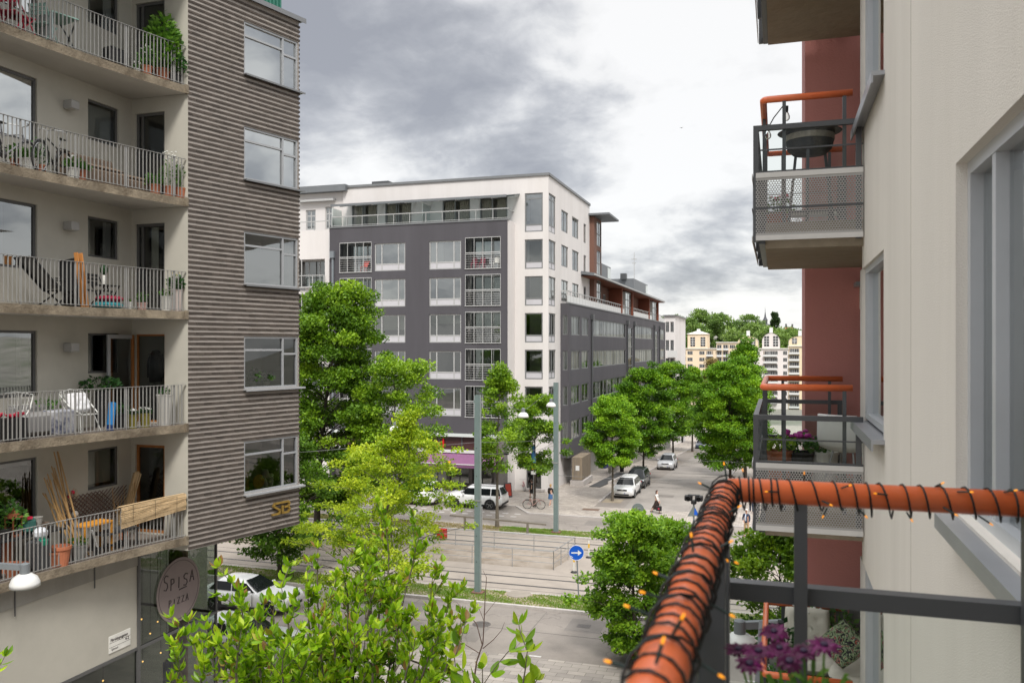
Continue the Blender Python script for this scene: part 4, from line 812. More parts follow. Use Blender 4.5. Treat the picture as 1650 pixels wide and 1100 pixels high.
pcm=mat('leaf_print',(.018,.016,.024),.85,.1,5); t_=pcm.node_tree; b_=t_.nodes['Principled BSDF']; n_=t_.nodes.new; l_=t_.links.new
tcn=n_('ShaderNodeTexCoord'); wv=n_('ShaderNodeTexNoise'); wv.inputs['Scale'].default_value=11; wv.inputs['Detail'].default_value=4; wv.inputs['Distortion'].default_value=2.5; l_(tcn.outputs['Object'],wv.inputs['Vector']); cr_=n_('ShaderNodeValToRGB'); cr_.color_ramp.interpolation='CONSTANT'; cr_.color_ramp.elements[0].color=(.02,.018,.028,1); cr_.color_ramp.elements[1].position=.45; cr_.color_ramp.elements[1].color=(.20,.29,.13,1)
for p_,c_ in ((.52,(.46,.52,.36)),(.56,(.025,.022,.035)),(.62,(.60,.13,.07)),(.645,(.6,.55,.5)),(.66,(.025,.022,.035))): e_=cr_.color_ramp.elements.new(p_); e_.color=c_+(1,)
l_(wv.outputs[0],cr_.inputs[0]); l_(cr_.outputs[0],b_.inputs['Base Color'])
m=MB(); cushion(m,(0,0,0),(.43,.43,.15),pcm); pc_=top(m,'throw_cushion','dark throw cushion with a leaf print leaning on the sofa of the lower balcony','cushion',smooth=True); pc_.location=(.72,10.35,zl+.80); pc_.rotation_euler=(R(52),R(8),R(40)); pc_.rotation_euler=(Matrix.Rotation(R(-8),4,'Z')@Matrix.Rotation(R(58),4,'X')@Matrix.Rotation(R(45),4,'Z')).to_euler()
ct=thing('side_table','round white side table in front of the sofa on the lower balcony','table',(.38,9.55,zl)); m=MB(); m.lathe([(.26,.48),(.27,.49),(.27,.505),(.001,.51)],(0,0,0),mat('white_top',(.70,.69,.66),.35,.03,2),28); m.build('table_top',ct); m=MB(); m.tube([(0,0,0),(0,0,.48)],.025,M_BLACK,8); m.lathe([(.2,0),(.2,.015),(.02,.03)],(0,0,0),M_BLACK,18); m.build('pedestal',ct)
small_plant('potted_plant','leafy plant in a grey pot in the far left corner of the lower balcony','plant',.05,10.95,zl,.16,.4,M_ZINC,.4,.26,260,F_DARK,7,.09)
small_plant('potted_flowers','bushy white flowered plant behind the cream sofa of the lower balcony','plant',.35,11.22,zl+.28,.14,.3,M_POTB,.42,.24,240,F_HERB,8,.07,flower=(M_WFL,16,.02))
small_plant('potted_plant','bright green plant between the sofa back and the cream wall of the lower balcony','plant',.72,11.22,zl+.26,.14,.3,M_POTB,.45,.2,200,F_HERB,9,.08)
small_plant('potted_plant','grey leaved plant on the floor at the left front of the lower balcony','plant',.02,9.9,zl,.15,.36,M_POTW,.3,.22,200,F_HERB,10,.07)
pv_=MB()
for i in range(7): pv_.bx(.06+i*.16,.20+i*.16,11.36,11.375,zl+.02,zl+.92,mat('grey_board',(.16,.155,.15),.8,.2,5))
top(pv_,'privacy_screen','grey boarded screen behind the plants of the lower balcony','screen')
# ================================================================ grey and white apartment block across the tracks
M_CHAR=mat('charcoal_render',(.078,.074,.083),.8,.10,.5,col2=(.066,.062,.070),thr=.52,bump=.15,bscale=20,streak=True); M_WHT=mat('white_render',(.66,.63,.615),.85,.05,.5,col2=(.60,.57,.55),thr=.54,bump=.15,bscale=20,streak=True)
M_LSP=mat('pale_spandrel',(.50,.49,.515),.45,.04,2); M_GFR=mat('grey_frame',(.185,.19,.19),.5,.05,3); M_LFR=mat('light_frame',(.40,.40,.395),.5,.05,3); M_BRR=mat('brown_brick',(.165,.085,.062),.85,.2,14,island=0); M_RUST=mat('rust_cladding',(.19,.055,.028),.7,.12,1.5)
M_ROOF=mat('roof_metal',(.17,.18,.19),.5,.1,1,metal=.3); M_FROST=mat('frosted_screen',(.58,.62,.60),.3,.03,2); M_WPAN=mat('white_panel',(.62,.62,.61),.5,.04,3); M_GRAN=mat('grey_granite',(.15,.14,.135),.6,.15,6)
G_F=glass('far_glass',(.80,.84,.82),2.1,extra=.05); G_FB=glass('far_glass_bright',(.80,.85,.82),2.6,extra=.16)
gb=thing('apartment_building','charcoal and white corner apartment block with a shop at street level across the tram tracks','building',(-25,72,0))
YD=67.5; YW=69.6; XC=-18.8
XL0=XY(531,YD); XD=-21.8
fd=Fac((XL0,YD,0),(1,0,0),(0,-1,0)); AW=XD-XL0
def fa(px): return XY(px,YD)-XL0
rows=[19.2-3.18*i for i in range(5)]      # bottom of spandrel
cols=[('b',fa(547.5),fa(598.5)),('w',fa(603.5),fa(653)),('w',fa(691.5),fa(743)),('b',fa(750),fa(806.5))]
holes=[]
for z in rows:
    for t,a,b in cols: holes.append((a,b,z,z+2.45 if t=='w' else z+2.62))
m=MB(); fd.wall(m,0,AW,5.0,23.25,holes,.25,M_CHAR)
ds=Fac((XD,YD,0),(0,1,0),(1,0,0)); ds.rect(m,0,YW-YD,0,23.25,0,M_WHT); dl=Fac((XL0,YW+6,0),(0,-1,0),(-1,0,0)); dl.rect(m,0,6+YW-YD,0,23.25,0,M_CHAR)
m.quad((XL0,YD,23.25),(XD,YD,23.25),(XD,YW,23.25),(XL0,YW,23.25),M_FLASH)
fd.bx(m,0,AW+.05,23.2,23.32,-.35,.06,M_FLASH); fd.bx(m,0,AW,5.0,5.0+.01,-2,-.001,M_CHAR)
# white corner volume
XWL=XY(553,YW); wfr=Fac((XWL,YW,0),(1,0,0),(0,-1,0)); wa=lambda px: XY(px,YW)-XWL
side=Fac((XC,YW,0),(0,1,0),(1,0,0)); sa=lambda px: YX(px,XC)-YW; SE=sa(950)
hw=[]; fz=[(22.4,25.75)]+[(19.2-3.18*i,21.75-3.18*i) for i in range(5)]
cw0,cw1=wa(845.5),wa(874.5)
for a,b in fz: hw.append((cw0,cw1,a,b))
pent=[(wa(567),wa(608)),(wa(620.5),wa(663)),(wa(713),wa(757.5)),(wa(773),wa(817.5))]
for a,b in pent: hw.append((a,b,23.34,25.55))
door=(wa(848),wa(872),.25,3.3); hw.append(door)
wfr.wall(m,0,XC-XWL,-1.5,27.2,hw,.22,M_WHT)
hs=[(.15,sa(895.5),a,b) for a,b in fz]
for c in ((904.5,915.5),(922,932.5),(940.5,944.5)):
    for z in (23.05,19.85,16.65): hs.append((sa(c[0]),sa(c[1]),z,z+1.95))
side.wall(m,0,SE,-1.5,27.2,hs,.2,M_WHT)
m.quad((XWL,YW,27.2),(XC,YW,27.2),(XC,YW+SE,27.2),(XWL,YW+SE,27.2),M_FLASH); bk=Fac((XC,YW+SE,0),(-1,0,0),(0,1,0)); bk.rect(m,0,XC-XWL,0,27.2,0,M_WHT)
lf_=Fac((XWL,YW+SE,0),(0,-1,0),(-1,0,0)); lf_.rect(m,0,SE,0,27.2,0,M_WHT)
m.build('wall',gb,world=True)
m=MB(); wfr.bx(m,-.1,XC-XWL+.1,27.2,27.42,-.5,.12,M_FLASH); side.bx(m,.0,SE,27.2,27.42,-.5,.12,M_FLASH); m.build('parapet',gb,world=True)
m=MB(); x=XY(620,72); m.bx(x-.85,x+.85,71,73,27.0,27.95,M_DKMET); m.build('chimney',gb,world=True)
rg=random.Random(11)
def cur():
    q=rg.random()
    return None if q<.35 else (('blind',M_CUR if rg.random()<.6 else M_WB,rg.choice((.15,.3,.5,.95))) if q<.55 else ('cur',rg.choice((M_CUR,M_WB,M_CURG)),rg.choice((((0,.22),(.8,1)),((0,.2),),((.72,1),),((0,.3),(.7,1))))))
pre={(0,1):('cur',M_WB,((0,.12),(.9,1))),(1,1):('blind',M_WB,.97),(2,1):('blind',M_CUR,.72),(3,1):('blind',M_WB,.97),(0,2):('cur',M_WB,((.02,.42),)),(2,2):('blind',M_CUR,.45),(1,2):None}
for i,z in enumerate(rows):
    for j,(t,a,b) in enumerate(cols):
        if t=='w':
            fd.window(gb,a,b,z,z+2.45,M_LFR,G_FB if i<2 else G_F,.12,.10,vm=(.23,.77),room=M_ROOM,curtain=pre.get((i,j),cur()),spandrel=M_LSP,sph=.6,roomd=1.6)
        else:
            w=fd.window(gb,a,b,z+.02,z+2.62,M_LFR,G_F if i else G_FB,1.3,.07,vm=(.34,.67),room=M_ROOM,curtain=('cur',mat('striped_cloth',(.55,.40,.36),.9,.3,6),((0,1),)) if (i==2 and j==0) else (('cur',M_CUR,((0,.3),)) if rg.random()<.4 else None),name='balcony_window',roomd=1.2)
            r=MB()
            for h in (.16,.36,.56,.76,.96,1.16): fd.bx(r,a,b,z+h,z+h+(.03 if h<1 else .045),.02,.05,M_LFR)
            fd.bx(r,a,b,z+1.28,z+1.36,.01,.06,M_LFR)
            for f in (0,.25,.5,.75,1): fd.bx(r,a+(b-a)*f-.025,a+(b-a)*f+.025,z,z+1.28,.005,.045,M_LFR)
            fd.bx(r,a-.05,b+.05,z-.08,z-.002,-.2,.07,M_LFR); r.build('balcony_railing',gb,world=True)
            if i!=1 or True:
                g=MB(); fr_=(.0,.34) if (i==1 and j==0) else (.67,1) if i==0 else None
                for f in range(4):
                    if f==3 and i==0: continue
                    x0=a+(b-a)*f/4; x1=a+(b-a)*(f+1)/4; fd.rect(g,x0+.02,x1-.02,z+1.38,z+2.6,.0,G_T)
                for f in range(5): fd.bx(g,a+(b-a)*f/4-.02,a+(b-a)*f/4+.02,z+1.36,z+2.62,-.03,.02,M_LFR)
                fd.bx(g,a,b,z+2.58,z+2.64,-.03,.03,M_LFR); g.build('balcony_glazing',gb,world=True)
for k,(a,b) in enumerate(fz):
    wfr.window(gb,cw0,cw1,a,b,M_GFR,G_FB if k<1 else G_F,.12,.11,hm=(.82,) if k==0 else (),room=M_ROOM,spandrel=M_LSP,sph=.62,curtain=('blind',M_WB,.86) if k==0 else ('cur',M_WB,((0,.22),(.8,1))) if k==1 else ('cur',M_WB,((.45,.85),)) if k==3 else ('cur',M_WB,((0,.5),)) if k==5 else None)
    side.window(gb,.15,sa(895.5),a,b,M_GFR,G_FB,.12,.11,hm=(.82,) if k==0 else (),vm=(.5,),room=M_ROOML,spandrel=M_LSP,sph=.62)
for (x0,x1,z0,z1) in hs[len(fz):]: side.window(gb,x0,x1,z0,z1,M_GFR,G_FB,.12,.10,vm=(.5,) if x1-x0>2 else (),room=M_ROOM,curtain=cur())
for a,b in pent: wfr.window(gb,a,b,23.34,25.55,M_GFR,glass('wing_glass',(.9,.92,.9),1.42),.12,.10,vm=(.42,.5) if a<pent[2][0] else (.45,),room=M_ROOMW,curtain=('cur',M_CUR,((.05,.45),(.6,1))),name='terrace_door',roomd=.8)
# terrace canopy, railing, frosted screens
m=MB(); x0,x1=XY(541,67.2),XY(824,67.2)
m.add([(x0,67.2,25.12),(x1,67.2,25.12),(x1,YW-.02,25.62),(x0,YW-.02,25.62),(x0,67.2,25.26),(x1,67.2,25.26),(x1,YW-.02,25.76),(x0,YW-.02,25.76)],[(3,2,1,0),(4,5,6,7),(0,1,5,4),(1,2,6,5),(2,3,7,6),(3,0,4,7)],glass('canopy_glass',(.42,.47,.48),1.5))
fd.bx(m,.3,AW,25.10,25.3,.30,.36,M_ROOF)
x=x0+.4
while x<x1: m.bar((x,67.25,25.1),(x,YW-.03,25.58),.08,.12,M_WPAN); x+=1.6
m.build('canopy',gb,world=True)
m=MB(); fd.bx(m,.1,AW,24.18,24.26,-.2,-.12,M_LFR); fd.bx(m,.1,AW,23.42,23.46,-.18,-.14,M_LFR); ds.bx(m,.1,YW-YD,24.18,24.26,-.2,-.12,M_LFR)
a=.1
while a<AW: fd.bx(m,a,a+.05,23.33,24.18,-.19,-.13,M_LFR); a+=1.55
m.build('terrace_railing',gb,world=True); g=MB(); fd.rect(g,.1,AW,23.46,24.15,-.16,G_T); g.build('railing_glass',gb,world=True)
m=MB()
for px in (541,685): x=XY(px,68.5); m.bx(x-.03,x+.03,67.9,69.58,23.33,25.1,M_FROST); m.build('terrace_screen',gb,world=True); m=MB()
m=MB(); x=XY(537,YD); m.tube([(x,YD-.1,2),(x,YD-.1,20.5)],.11,M_PIPE,8); m.bx(x-.2,x+.2,YD-.3,YD-.02,20.5,21.1,M_PIPE); m.build('drainpipe',gb,world=True)
# shop storey under the charcoal volume
SHY=YD+1.1; sf_=Fac((XL0,SHY,0),(1,0,0),(0,-1,0)); m=MB(); M_SHOP=mat('shop_fascia',(.055,.022,.022),.45,.15,2); M_AWN=mat('plum_awning',(.20,.085,.17),.8,.12,2); M_AWND=mat('plum_valance',(.17,.07,.145),.8,.1,2)
fd.bx(m,0,AW,4.72,4.998,-.35,.05,M_FROST); m.build('fascia_gutter',gb,world=True)
m=MB(); fd.bx(m,0,AW,3.55,4.718,-.5,-.3,M_SHOP)
for k in range(9): a=AW*k/8.0; fd.bx(m,max(0,a-.06),min(AW,a+.06),3.55,4.718,-.299,-.26,M_DKMET)
fd.bx(m,0,AW,3.32,3.548,-.4,.0,M_WPAN); m.build('sign_band',gb,world=True)
m=MB(); sf_.wall(m,0,AW,-.4,3.3,[(.8+2.1*i,2.6+2.1*i,.45,2.9) for i in range(int((AW-1)/2.1))],.15,M_GRAN); ds.bx(m,.0,1.05,-.4,5.0,-1.2,-.002,M_GRAN); m.build('shop_front',gb,world=True)
for i in range(int((AW-1)/2.1)): sf_.window(gb,.8+2.1*i,2.6+2.1*i,.45,2.9,M_DKFR,G_F,.15,.08,room=M_ROOM,roomd=1.5,vm=(.5,),name='shop_window')
m=MB(); a1=fa(812); a0=fa(600)
y0,y1=YD+.25,YD-1.9; zt,zb_=3.30,2.62
xa,xb=XL0+a0,XL0+a1; m.add([(xa,y0,zt),(xb,y0,zt),(xb,y1,zb_),(xa,y1,zb_)],[(0,1,2,3)],M_AWN); m.add([(xa,y0,zt-.03),(xa,y1,zb_-.03),(xb,y1,zb_-.03),(xb,y0,zt-.03)],[(0,1,2,3)],M_AWN)
m.quad((xa,y1-.005,zb_-.28),(xb,y1-.005,zb_-.28),(xb,y1-.005,zb_+.0),(xa,y1-.005,zb_+.0),M_AWND); m.bx(xa,xb,y1-.03,y1+.03,zb_-.02,zb_+.04,M_WPAN)
for x in (xa+.3,(xa+xb)/2,xb-.3): m.bar((x,y0,zt-.3),(x,y1,zb_-.02),.05,.05,M_DKMET)
m.build('awning',gb,world=True)
ss=thing('shop_sign','red serif shop lettering on the dark band above the plum awning','sign',(XY(692,YD-.25),YD+.24,4.08)); M_SRED=mat('sign_red',(.58,.012,.015),.4,.05,4); v,f=text_mesh('Island',1.06,.04,bold=.02); m=MB(); m.T=Matrix(((1,0,0,0),(0,0,-1,0),(0,1,0,0),(0,0,0,1))); m.add(v,f,M_SRED); m.build('lettering',ss)
m=MB(); x=XY(726,YD-1.6); m.box((0,0,0),(.28,.02,.28),mat('amber_panel',(.75,.42,.03),.5)); top(m,'price_sign','small amber square sign hanging at the edge of the plum awning','sign',loc=(x,y1-.05,zb_+.15))
wfr.window(gb,*door,M_DKFR,G_F,.15,.1,room=mat('brown_room',(.13,.06,.04),.8,.5,3),roomd=1,name='shop_door')
m=MB(); wfr.bx(m,wa(846),wa(878),PZ,.25,-.3,.5,M_KERB); m.build('step',gb,world=True)
# ---- the long charcoal wing down the street
XWN=-18.0; YN=73.8; YE=YX(1072,XWN); ws=Fac((XWN,YN,0),(0,1,0),(1,0,0)); wn=lambda px: YX(px,XWN)-YN; wend=Fac((XC,YN,0),(1,0,0),(0,-1,0))
gw=thing('apartment_building','long charcoal wing with window bands and a brick roof storey running down the side street','building',(-19,100,0)); zr4=[13.65-3.2*i for i in range(4)]
bands=[(wn(920.5),wn(934.5),3),(wn(937.5),wn(948.5),2),(wn(955),wn(1008.5),10),(wn(1023.5),wn(1051.5),8),(wn(1063),wn(1071),4)]
holes=[(a,b,z-.1,z+1.65) for z in zr4 for a,b,_ in bands]; st0,st1=wn(1011.5),wn(1019.5); st2,st3=wn(1055),wn(1060)
holes+=[(st0,st1,4,14.9),(st2,st3,3,14.9)]
m=MB(); ws.wall(m,0,YE-YN,2.4,16.4,holes,.15,M_CHAR); he=[(.2,.66,z-.1,z+1.65) for z in zr4]; wend.wall(m,0,XWN-XC,2.4,16.4,he,.1,M_CHAR)
m.quad((XC-8,YN,2.4),(XC-8,YE,2.4),(XWN,YE,2.4),(XWN,YN,2.4),M_CHAR); m.quad((XC-1,YN+.01,16.4),(XWN,YN,16.4),(XWN,YE,16.4),(XC-1,YE,16.4),M_FLASH); Fac((XWN,YE,0),(-1,0,0),(0,1,0)).rect(m,0,8,-8,16.4,0,M_CHAR)
ws.bx(m,-.02,YE-YN,16.38,16.5,-.3,.05,M_FLASH); m.build('wall',gw,world=True)
for z in zr4:
    for a,b,n in bands: ws.window(gw,a,b,z-.1,z+1.65,M_GFR,glass('wing_glass',(.9,.92,.9),1.42),.1,.09,vm=[i/n for i in range(1,n)],room=M_ROOMW,curtain=('cur',M_WB,tuple((i/n+.005,i/n+rg.choice((.45,.8,.95))/n) for i in range(n) if rg.random()<.85)) or None)
    wend.window(gw,.2,.66,z-.1,z+1.65,M_GFR,G_F,.1,.07,room=M_ROOML,curtain=('cur',M_WB,((0,1),)))
for a,b,z in ((st0,st1,4),(st2,st3,3)): ws.window(gw,a,b,z,14.9,M_GFR,G_FB,.1,.09,vm=(.5,),hm=[i/9 for i in range(1,9)],room=M_ROOML,name='stair_window')
m=MB()
for px in (952.5,1010,1021,1053.5,1062):
    y=YN+wn(px); m.tube([(XWN+.12,y,2.4),(XWN+.12,y,15.6)],.1,M_DKMET,8); m.bx(XWN+.02,XWN+.3,y-.22,y+.22,15.2,15.75,M_DKMET)
m.build('drainpipe',gw,world=True)
m=MB(); P0,P1=wn(950),wn(1060); zt=16.5
for (a,b) in ((-.0,wn(1008)),(wn(1023),wn(1052)),(wn(1062),YE-YN)):
    ws.bx(m,a,b,16.55,17.15,-.22,-.18,M_WPAN); ws.bx(m,a,b,17.5,17.58,-.24,-.16,M_LFR); q=a
    while q<b: ws.bx(m,q,q+.06,16.5,17.5,-.23,-.175,M_LFR); q+=1.25
wend.bx(m,.0,XWN-XC,17.5,17.58,-.24,-.16,M_LFR); m.build('terrace_railing',gw,world=True)
px_=Fac((XWN-1.7,YN,0),(0,1,0),(1,0,0)); m=MB(); ph=[(wn(954)+2.6*i*1.35,wn(954)+2.6*i*1.35+1.7,16.55,18.7) for i in range(9)]; px_.wall(m,P0,P1,16.4,19.55,ph,.12,M_BRR)
for a,b in ((wn(1003),wn(1021)),(wn(1047),wn(1062))):
    for q in (a,b-.4): ws.bx(m,q,q+.4,16.4,19.5,-1.69,-.05,M_RUST)
m.build('roof_storey',gw,world=True)
for h in ph: px_.window(gw,*h,M_LFR,G_FB,.12,.12,vm=(.5,),room=M_ROOML,name='terrace_door')
for px0,px1 in ((1011,1019.5),(1054,1060.5)): ws.window(gw,wn(px0),wn(px1),16.5,19.4,M_GFR,G_FB,.3,.12,vm=(.5,),hm=(.33,.66),room=M_ROOMW,name='stair_window',roomd=1)
m=MB(); e0,e1=YN+P0-.4,YN+P1+4; m.add([(XWN+.55,e0,19.55),(XWN+.55,e1,19.55),(XWN-7,e1,20.6),(XWN-7,e0,20.6),(XWN+.55,e0,19.85),(XWN+.55,e1,19.85),(XWN-7,e1,20.95),(XWN-7,e0,20.95)],[(3,2,1,0),(4,5,6,7),(0,1,5,4),(1,2,6,5),(2,3,7,6),(3,0,4,7)],M_ROOF); m.quad((XWN+.5,e0+.02,19.54),(XWN-1.68,e0+.02,19.54),(XWN-1.68,e1,19.54),(XWN+.5,e1,19.54),M_RUST); m.bx(XWN+.56,XWN+.66,e0,e1,19.6,19.75,M_LFR); m.build('roof',gw,world=True)
m=MB()
for y0_,y1_ in ((YN+wn(972),YN+wn(1000)),(YN+wn(1035),YN+wn(1056))): m.bx(XWN-5,XWN-1.2,y0_,y1_,20,22.0,M_ROOF); m.bx(XWN-1.19,XWN-1.15,y1_-2,y1_-.3,20.4,21.8,M_FROST)
m.build('roof_box',gw,world=True)
m=MB(); y=YN+wn(1044); m.tube([(XWN-2,y,20),(XWN-2,y,26.2)],.05,M_LFR,5); m.bx(XWN-2.4,XWN-1.6,y-.03,y+.03,25.2,25.3,M_LFR); m.bx(XWN-2.3,XWN-1.7,y-.03,y+.03,24.6,24.7,M_LFR); m.build('antenna',gw,world=True)
m=MB(); y=YN+wn(1034); m.bx(XWN-3,XWN-2.2,y,y+1,21.9,22.7,M_DKMET); m.build('chimney',gw,world=True)
# brick stair tower at the joint
tw=Fac((XC+.5,YW+SE,0),(0,1,0),(1,0,0)); m=MB(); TW=YX(969,XC+.5)-YW-SE; tw.wall(m,0,TW,16.4,26.1,[(TW*.35,TW*.98,17+3.1*i,19.6+3.1*i) for i in range(3)],.1,M_BRR); m.bx(XC-5,XC+.5,YW+SE-.02,YW+SE-.01,16.4,26.1,M_BRR); m.quad((XC+.5,YW+SE+TW,16.4),(XC-6,YW+SE+TW,16.4),(XC-6,YW+SE+TW,26.1),(XC+.5,YW+SE+TW,26.1),M_BRR)
m.build('stair_tower',gw,world=True)
for i in range(3): tw.window(gw,TW*.35,TW*.98,17+3.1*i,19.6+3.1*i,M_GFR,G_FB,.1,.12,vm=(.5,),hm=(.5,),room=M_ROOML,name='stair_window')
m=MB(); m.bx(XC-3,XC+2.2,YW+SE-.6,YW+SE+TW+1.2,26.15,26.35,M_ROOF); m.build('tower_roof',gw,world=True)
# ground level under the wing
m=MB(); lw=Fac((XC-.4,YN,0),(0,1,0),(1,0,0)); lw.rect(m,0,YE-YN,-6,2.4,0,mat('wing_base',(.45,.43,.40),.85,.1,1)); m.build('base_wall',gw,world=True)
ub=thing('bin_store','weathered wooden bin store with a paper notice under the corner of the charcoal wing','shed',(0,0,0)); M_WOOD=mat('weathered_wood',(.22,.175,.125),.85,.2,2.5,col2=(.17,.14,.11),streak=True)
bx0,bx1,by0,by1=XY(921.5,74.6)-.0,XY(938,74.6),74.6,78.2; m=MB(); m.bx(bx0,bx1,by0,by1,.35,2.38,M_WOOD); q=bx0
while q<bx1: m.bx(q,q+.012,by0-.006,by0,.36,2.37,M_DKFR); q+=.24
q=by0
while q<by1: m.bx(bx1,bx1+.006,q,q+.012,.36,2.37,M_DKFR); q+=.3
m.build('wall',ub); m=MB(); m.bx(bx0-.1,bx1+.2,by0-.25,by1,-.2,.30,M_KERB); m.build('plinth',ub); m=MB(); m.bx(bx0+.35,bx0+.7,by0-.02,by0-.008,1.2,1.65,M_WPAN); m.build('notice',ub)
# low walls and a ramp along the pavement
def low_wall(x,y0,y1,h,lab,t=.25):
    z0=gz(y0)+PZ; z1=gz(y1)+PZ; m=MB(); m.add([(x,y0,z0-.3),(x+t,y0,z0-.3),(x+t,y1,z1-.3),(x,y1,z1-.3),(x,y0,z0+h),(x+t,y0,z0+h),(x+t,y1,z0+h),(x,y1,z0+h)],[(3,2,1,0),(4,5,6,7),(0,1,5,4),(1,2,6,5),(2,3,7,6),(3,0,4,7)],M_CONC); return top(m,'low_wall',lab,'wall')
low_wall(-17.2,88,99,.8,'low concrete wall behind the second parked car','' or .3); low_wall(-17.2,103,118,.9,'low concrete wall behind the silver parked car',.3); low_wall(-17.2,122,140,1.0,'farthest low concrete wall along the side street pavement',.3)
m=MB(); x0,y0_=G(958,781,PZ)[:2]; x1,y1_=GS(990,752)[:2]; x1,y1_=x0+.5,y0_+11; m.bar((x0,y0_,gz(y0_)+PZ),(x1,y1_,gz(y1_)+PZ+.35),1.0,.10,mat('dark_ramp',(.06,.06,.062),.7,.2,4)); m.bar((x0+.75,y0_+3,gz(y0_+3)+PZ),(x1+.75,y1_,gz(y1_)+PZ+.2),.25,.5,M_KERB); top(m,'ramp','dark sloping ramp with a pale kerb beside the wing of charcoal render','ramp')
# ---- white neighbours
nb=thing('apartment_building','white rendered apartment building with glazed balconies left of the charcoal block','building',(-46,69,0)); YB=68.2; nf=Fac((-62,YB,0),(1,0,0),(0,-1,0)); na=lambda px: XY(px,YB)+62; NE=na(531)-.02
hb_=[(na(470),na(523.5),z,z+2.55) for z in (18.0,14.8,11.6,8.4,5.2)]+[(na(478),na(494),23.5,25.4),(na(510),na(535)-.9,23.5,25.6)]
m=MB(); nf.wall(m,0,NE,0,23.2,[h for h in hb_ if h[3]<23.2],1.2,M_WHT); nf2=Fac((-62,YB+1.6,0),(1,0,0),(0,-1,0)); nf2.wall(m,0,na(553)+.5,23.2,27.0,hb_[-2:],.15,M_WHT); m.quad((-62,YB,23.2),(-62+NE,YB,23.2),(-62+NE,YB+1.6,23.2),(-62,YB+1.6,23.2),M_FLASH); m.bx(-62,-62+na(548),YB+.9,YB+6,26.9,27.5,M_ROOF); m.build('wall',nb,world=True)
for i,h in enumerate(hb_[:5]):
    w=nf.window(nb,*h,M_LFR,G_F,1.2,.1,vm=(.33,.66),room=M_ROOML,name='balcony_window'); r=MB(); nf.bx(r,h[0]-.1,h[1]+.1,h[2]-.1,h[2]+.02,-.2,.25,M_LFR); nf.bx(r,h[0],h[1],h[2]+1.0,h[2]+1.07,.12,.2,M_LFR)
    for f in (0,.33,.66,1): nf.bx(r,h[0]+(h[1]-h[0])*f-.04,h[0]+(h[1]-h[0])*f+.04,h[2]+.02,h[3] if f in (0.33,) else h[2]+1.0,.1,.18,M_LFR)
    g=MB(); nf.rect(g,h[0],h[1],h[2]+.1,h[2]+.95,.15,G_T); r.build('balcony_railing',nb,world=True); g.build('railing_glass',nb,world=True)
for h in hb_[-2:]: nf2.window(nb,*h,M_LFR,G_FB,.15,.12,vm=(.5,),hm=(.7,),room=M_ROOML)
m=MB(); nf.bx(m,0,NE,24.0,24.08,-.2,-.12,M_LFR); a=.3
while a<NE: nf.bx(m,a,a+.05,23.2,24.0,-.19,-.13,M_LFR); a+=1.6
nf2.bx(m,na(470),na(527),26.1,26.3,.02,.5,M_LFR); m.build('terrace_railing',nb,world=True)
nw=thing('apartment_building','small white apartment building just past the end of the charcoal wing','building',(-16,150,-5)); m=MB(); x0=XY(1070,148); x1=XY(1088,148); f_=Fac((x0,148,0),(1,0,0),(0,-1,0)); WW=x1-x0; hh=[(WW*.15+WW*.42*k,WW*.45+WW*.42*k,z,z+1.8) for k in (0,1) for z in (15,11.8,8.6,5.4,2.2)]; f_.wall(m,0,WW,-8,17.8,hh,.15,M_WHT); m.quad((x1,148,-8),(x1,165,-8),(x1,165,17.8),(x1,148,17.8),M_WHT); m.bx(x0-.2,x1+.3,147.7,165,17.8,18.0,M_FLASH); m.build('wall',nw,world=True)
for h in hh: f_.window(nw,*h,M_GFR,G_FB,.15,.12,vm=(.5,),room=M_ROOML)
for z in (10.6,4.2): r=MB(); f_.bx(r,WW*.4,WW*1.25,z,z+.2,-.1,1.4,M_WPAN); f_.bx(r,WW*.4,WW*1.25,z+.2,z+1.2,1.3,1.4,M_WPAN); r.build('balcony',nw,world=True)
orf=thing('apartment_building','pale house with a bright orange hipped roof behind the small white building','building',(XY(1086.5,178),178,-5)); m=MB(); m.bx(-1.5,1.5,-3,3,-8,18.6,mat('pale_yellow_wall',(.60,.50,.33),.85,.08,1)); m.build('wall',orf); m=MB(); m.add([(-1.8,-3.3,18.6),(1.8,-3.3,18.6),(1.8,3.3,18.6),(-1.8,3.3,18.6),(-.6,0,22.4)],[(0,1,4),(1,2,4),(2,3,4),(3,0,4),(3,2,1,0)],mat('orange_tiles',(.55,.15,.06),.8,.15,3)); m.build('roof',orf)
m=MB()
for z in (16,12): m.bx(.3,1.1,-3.03,-3.0,z,z+1.6,M_DKFR)
m.build('window',orf)
dw=thing('fence','dark brown boarded fence behind the trees on the right side of the street','fence',(-.9,74,-1)); m=MB(); y=0
while y<40: m.bx(-.04,.04,y,y+.19,-.06*y-.5,2.6-.06*y,mat('dark_boards',(.035,.03,.026),.8,.3,6)); y+=.2
m.build('boards',dw)
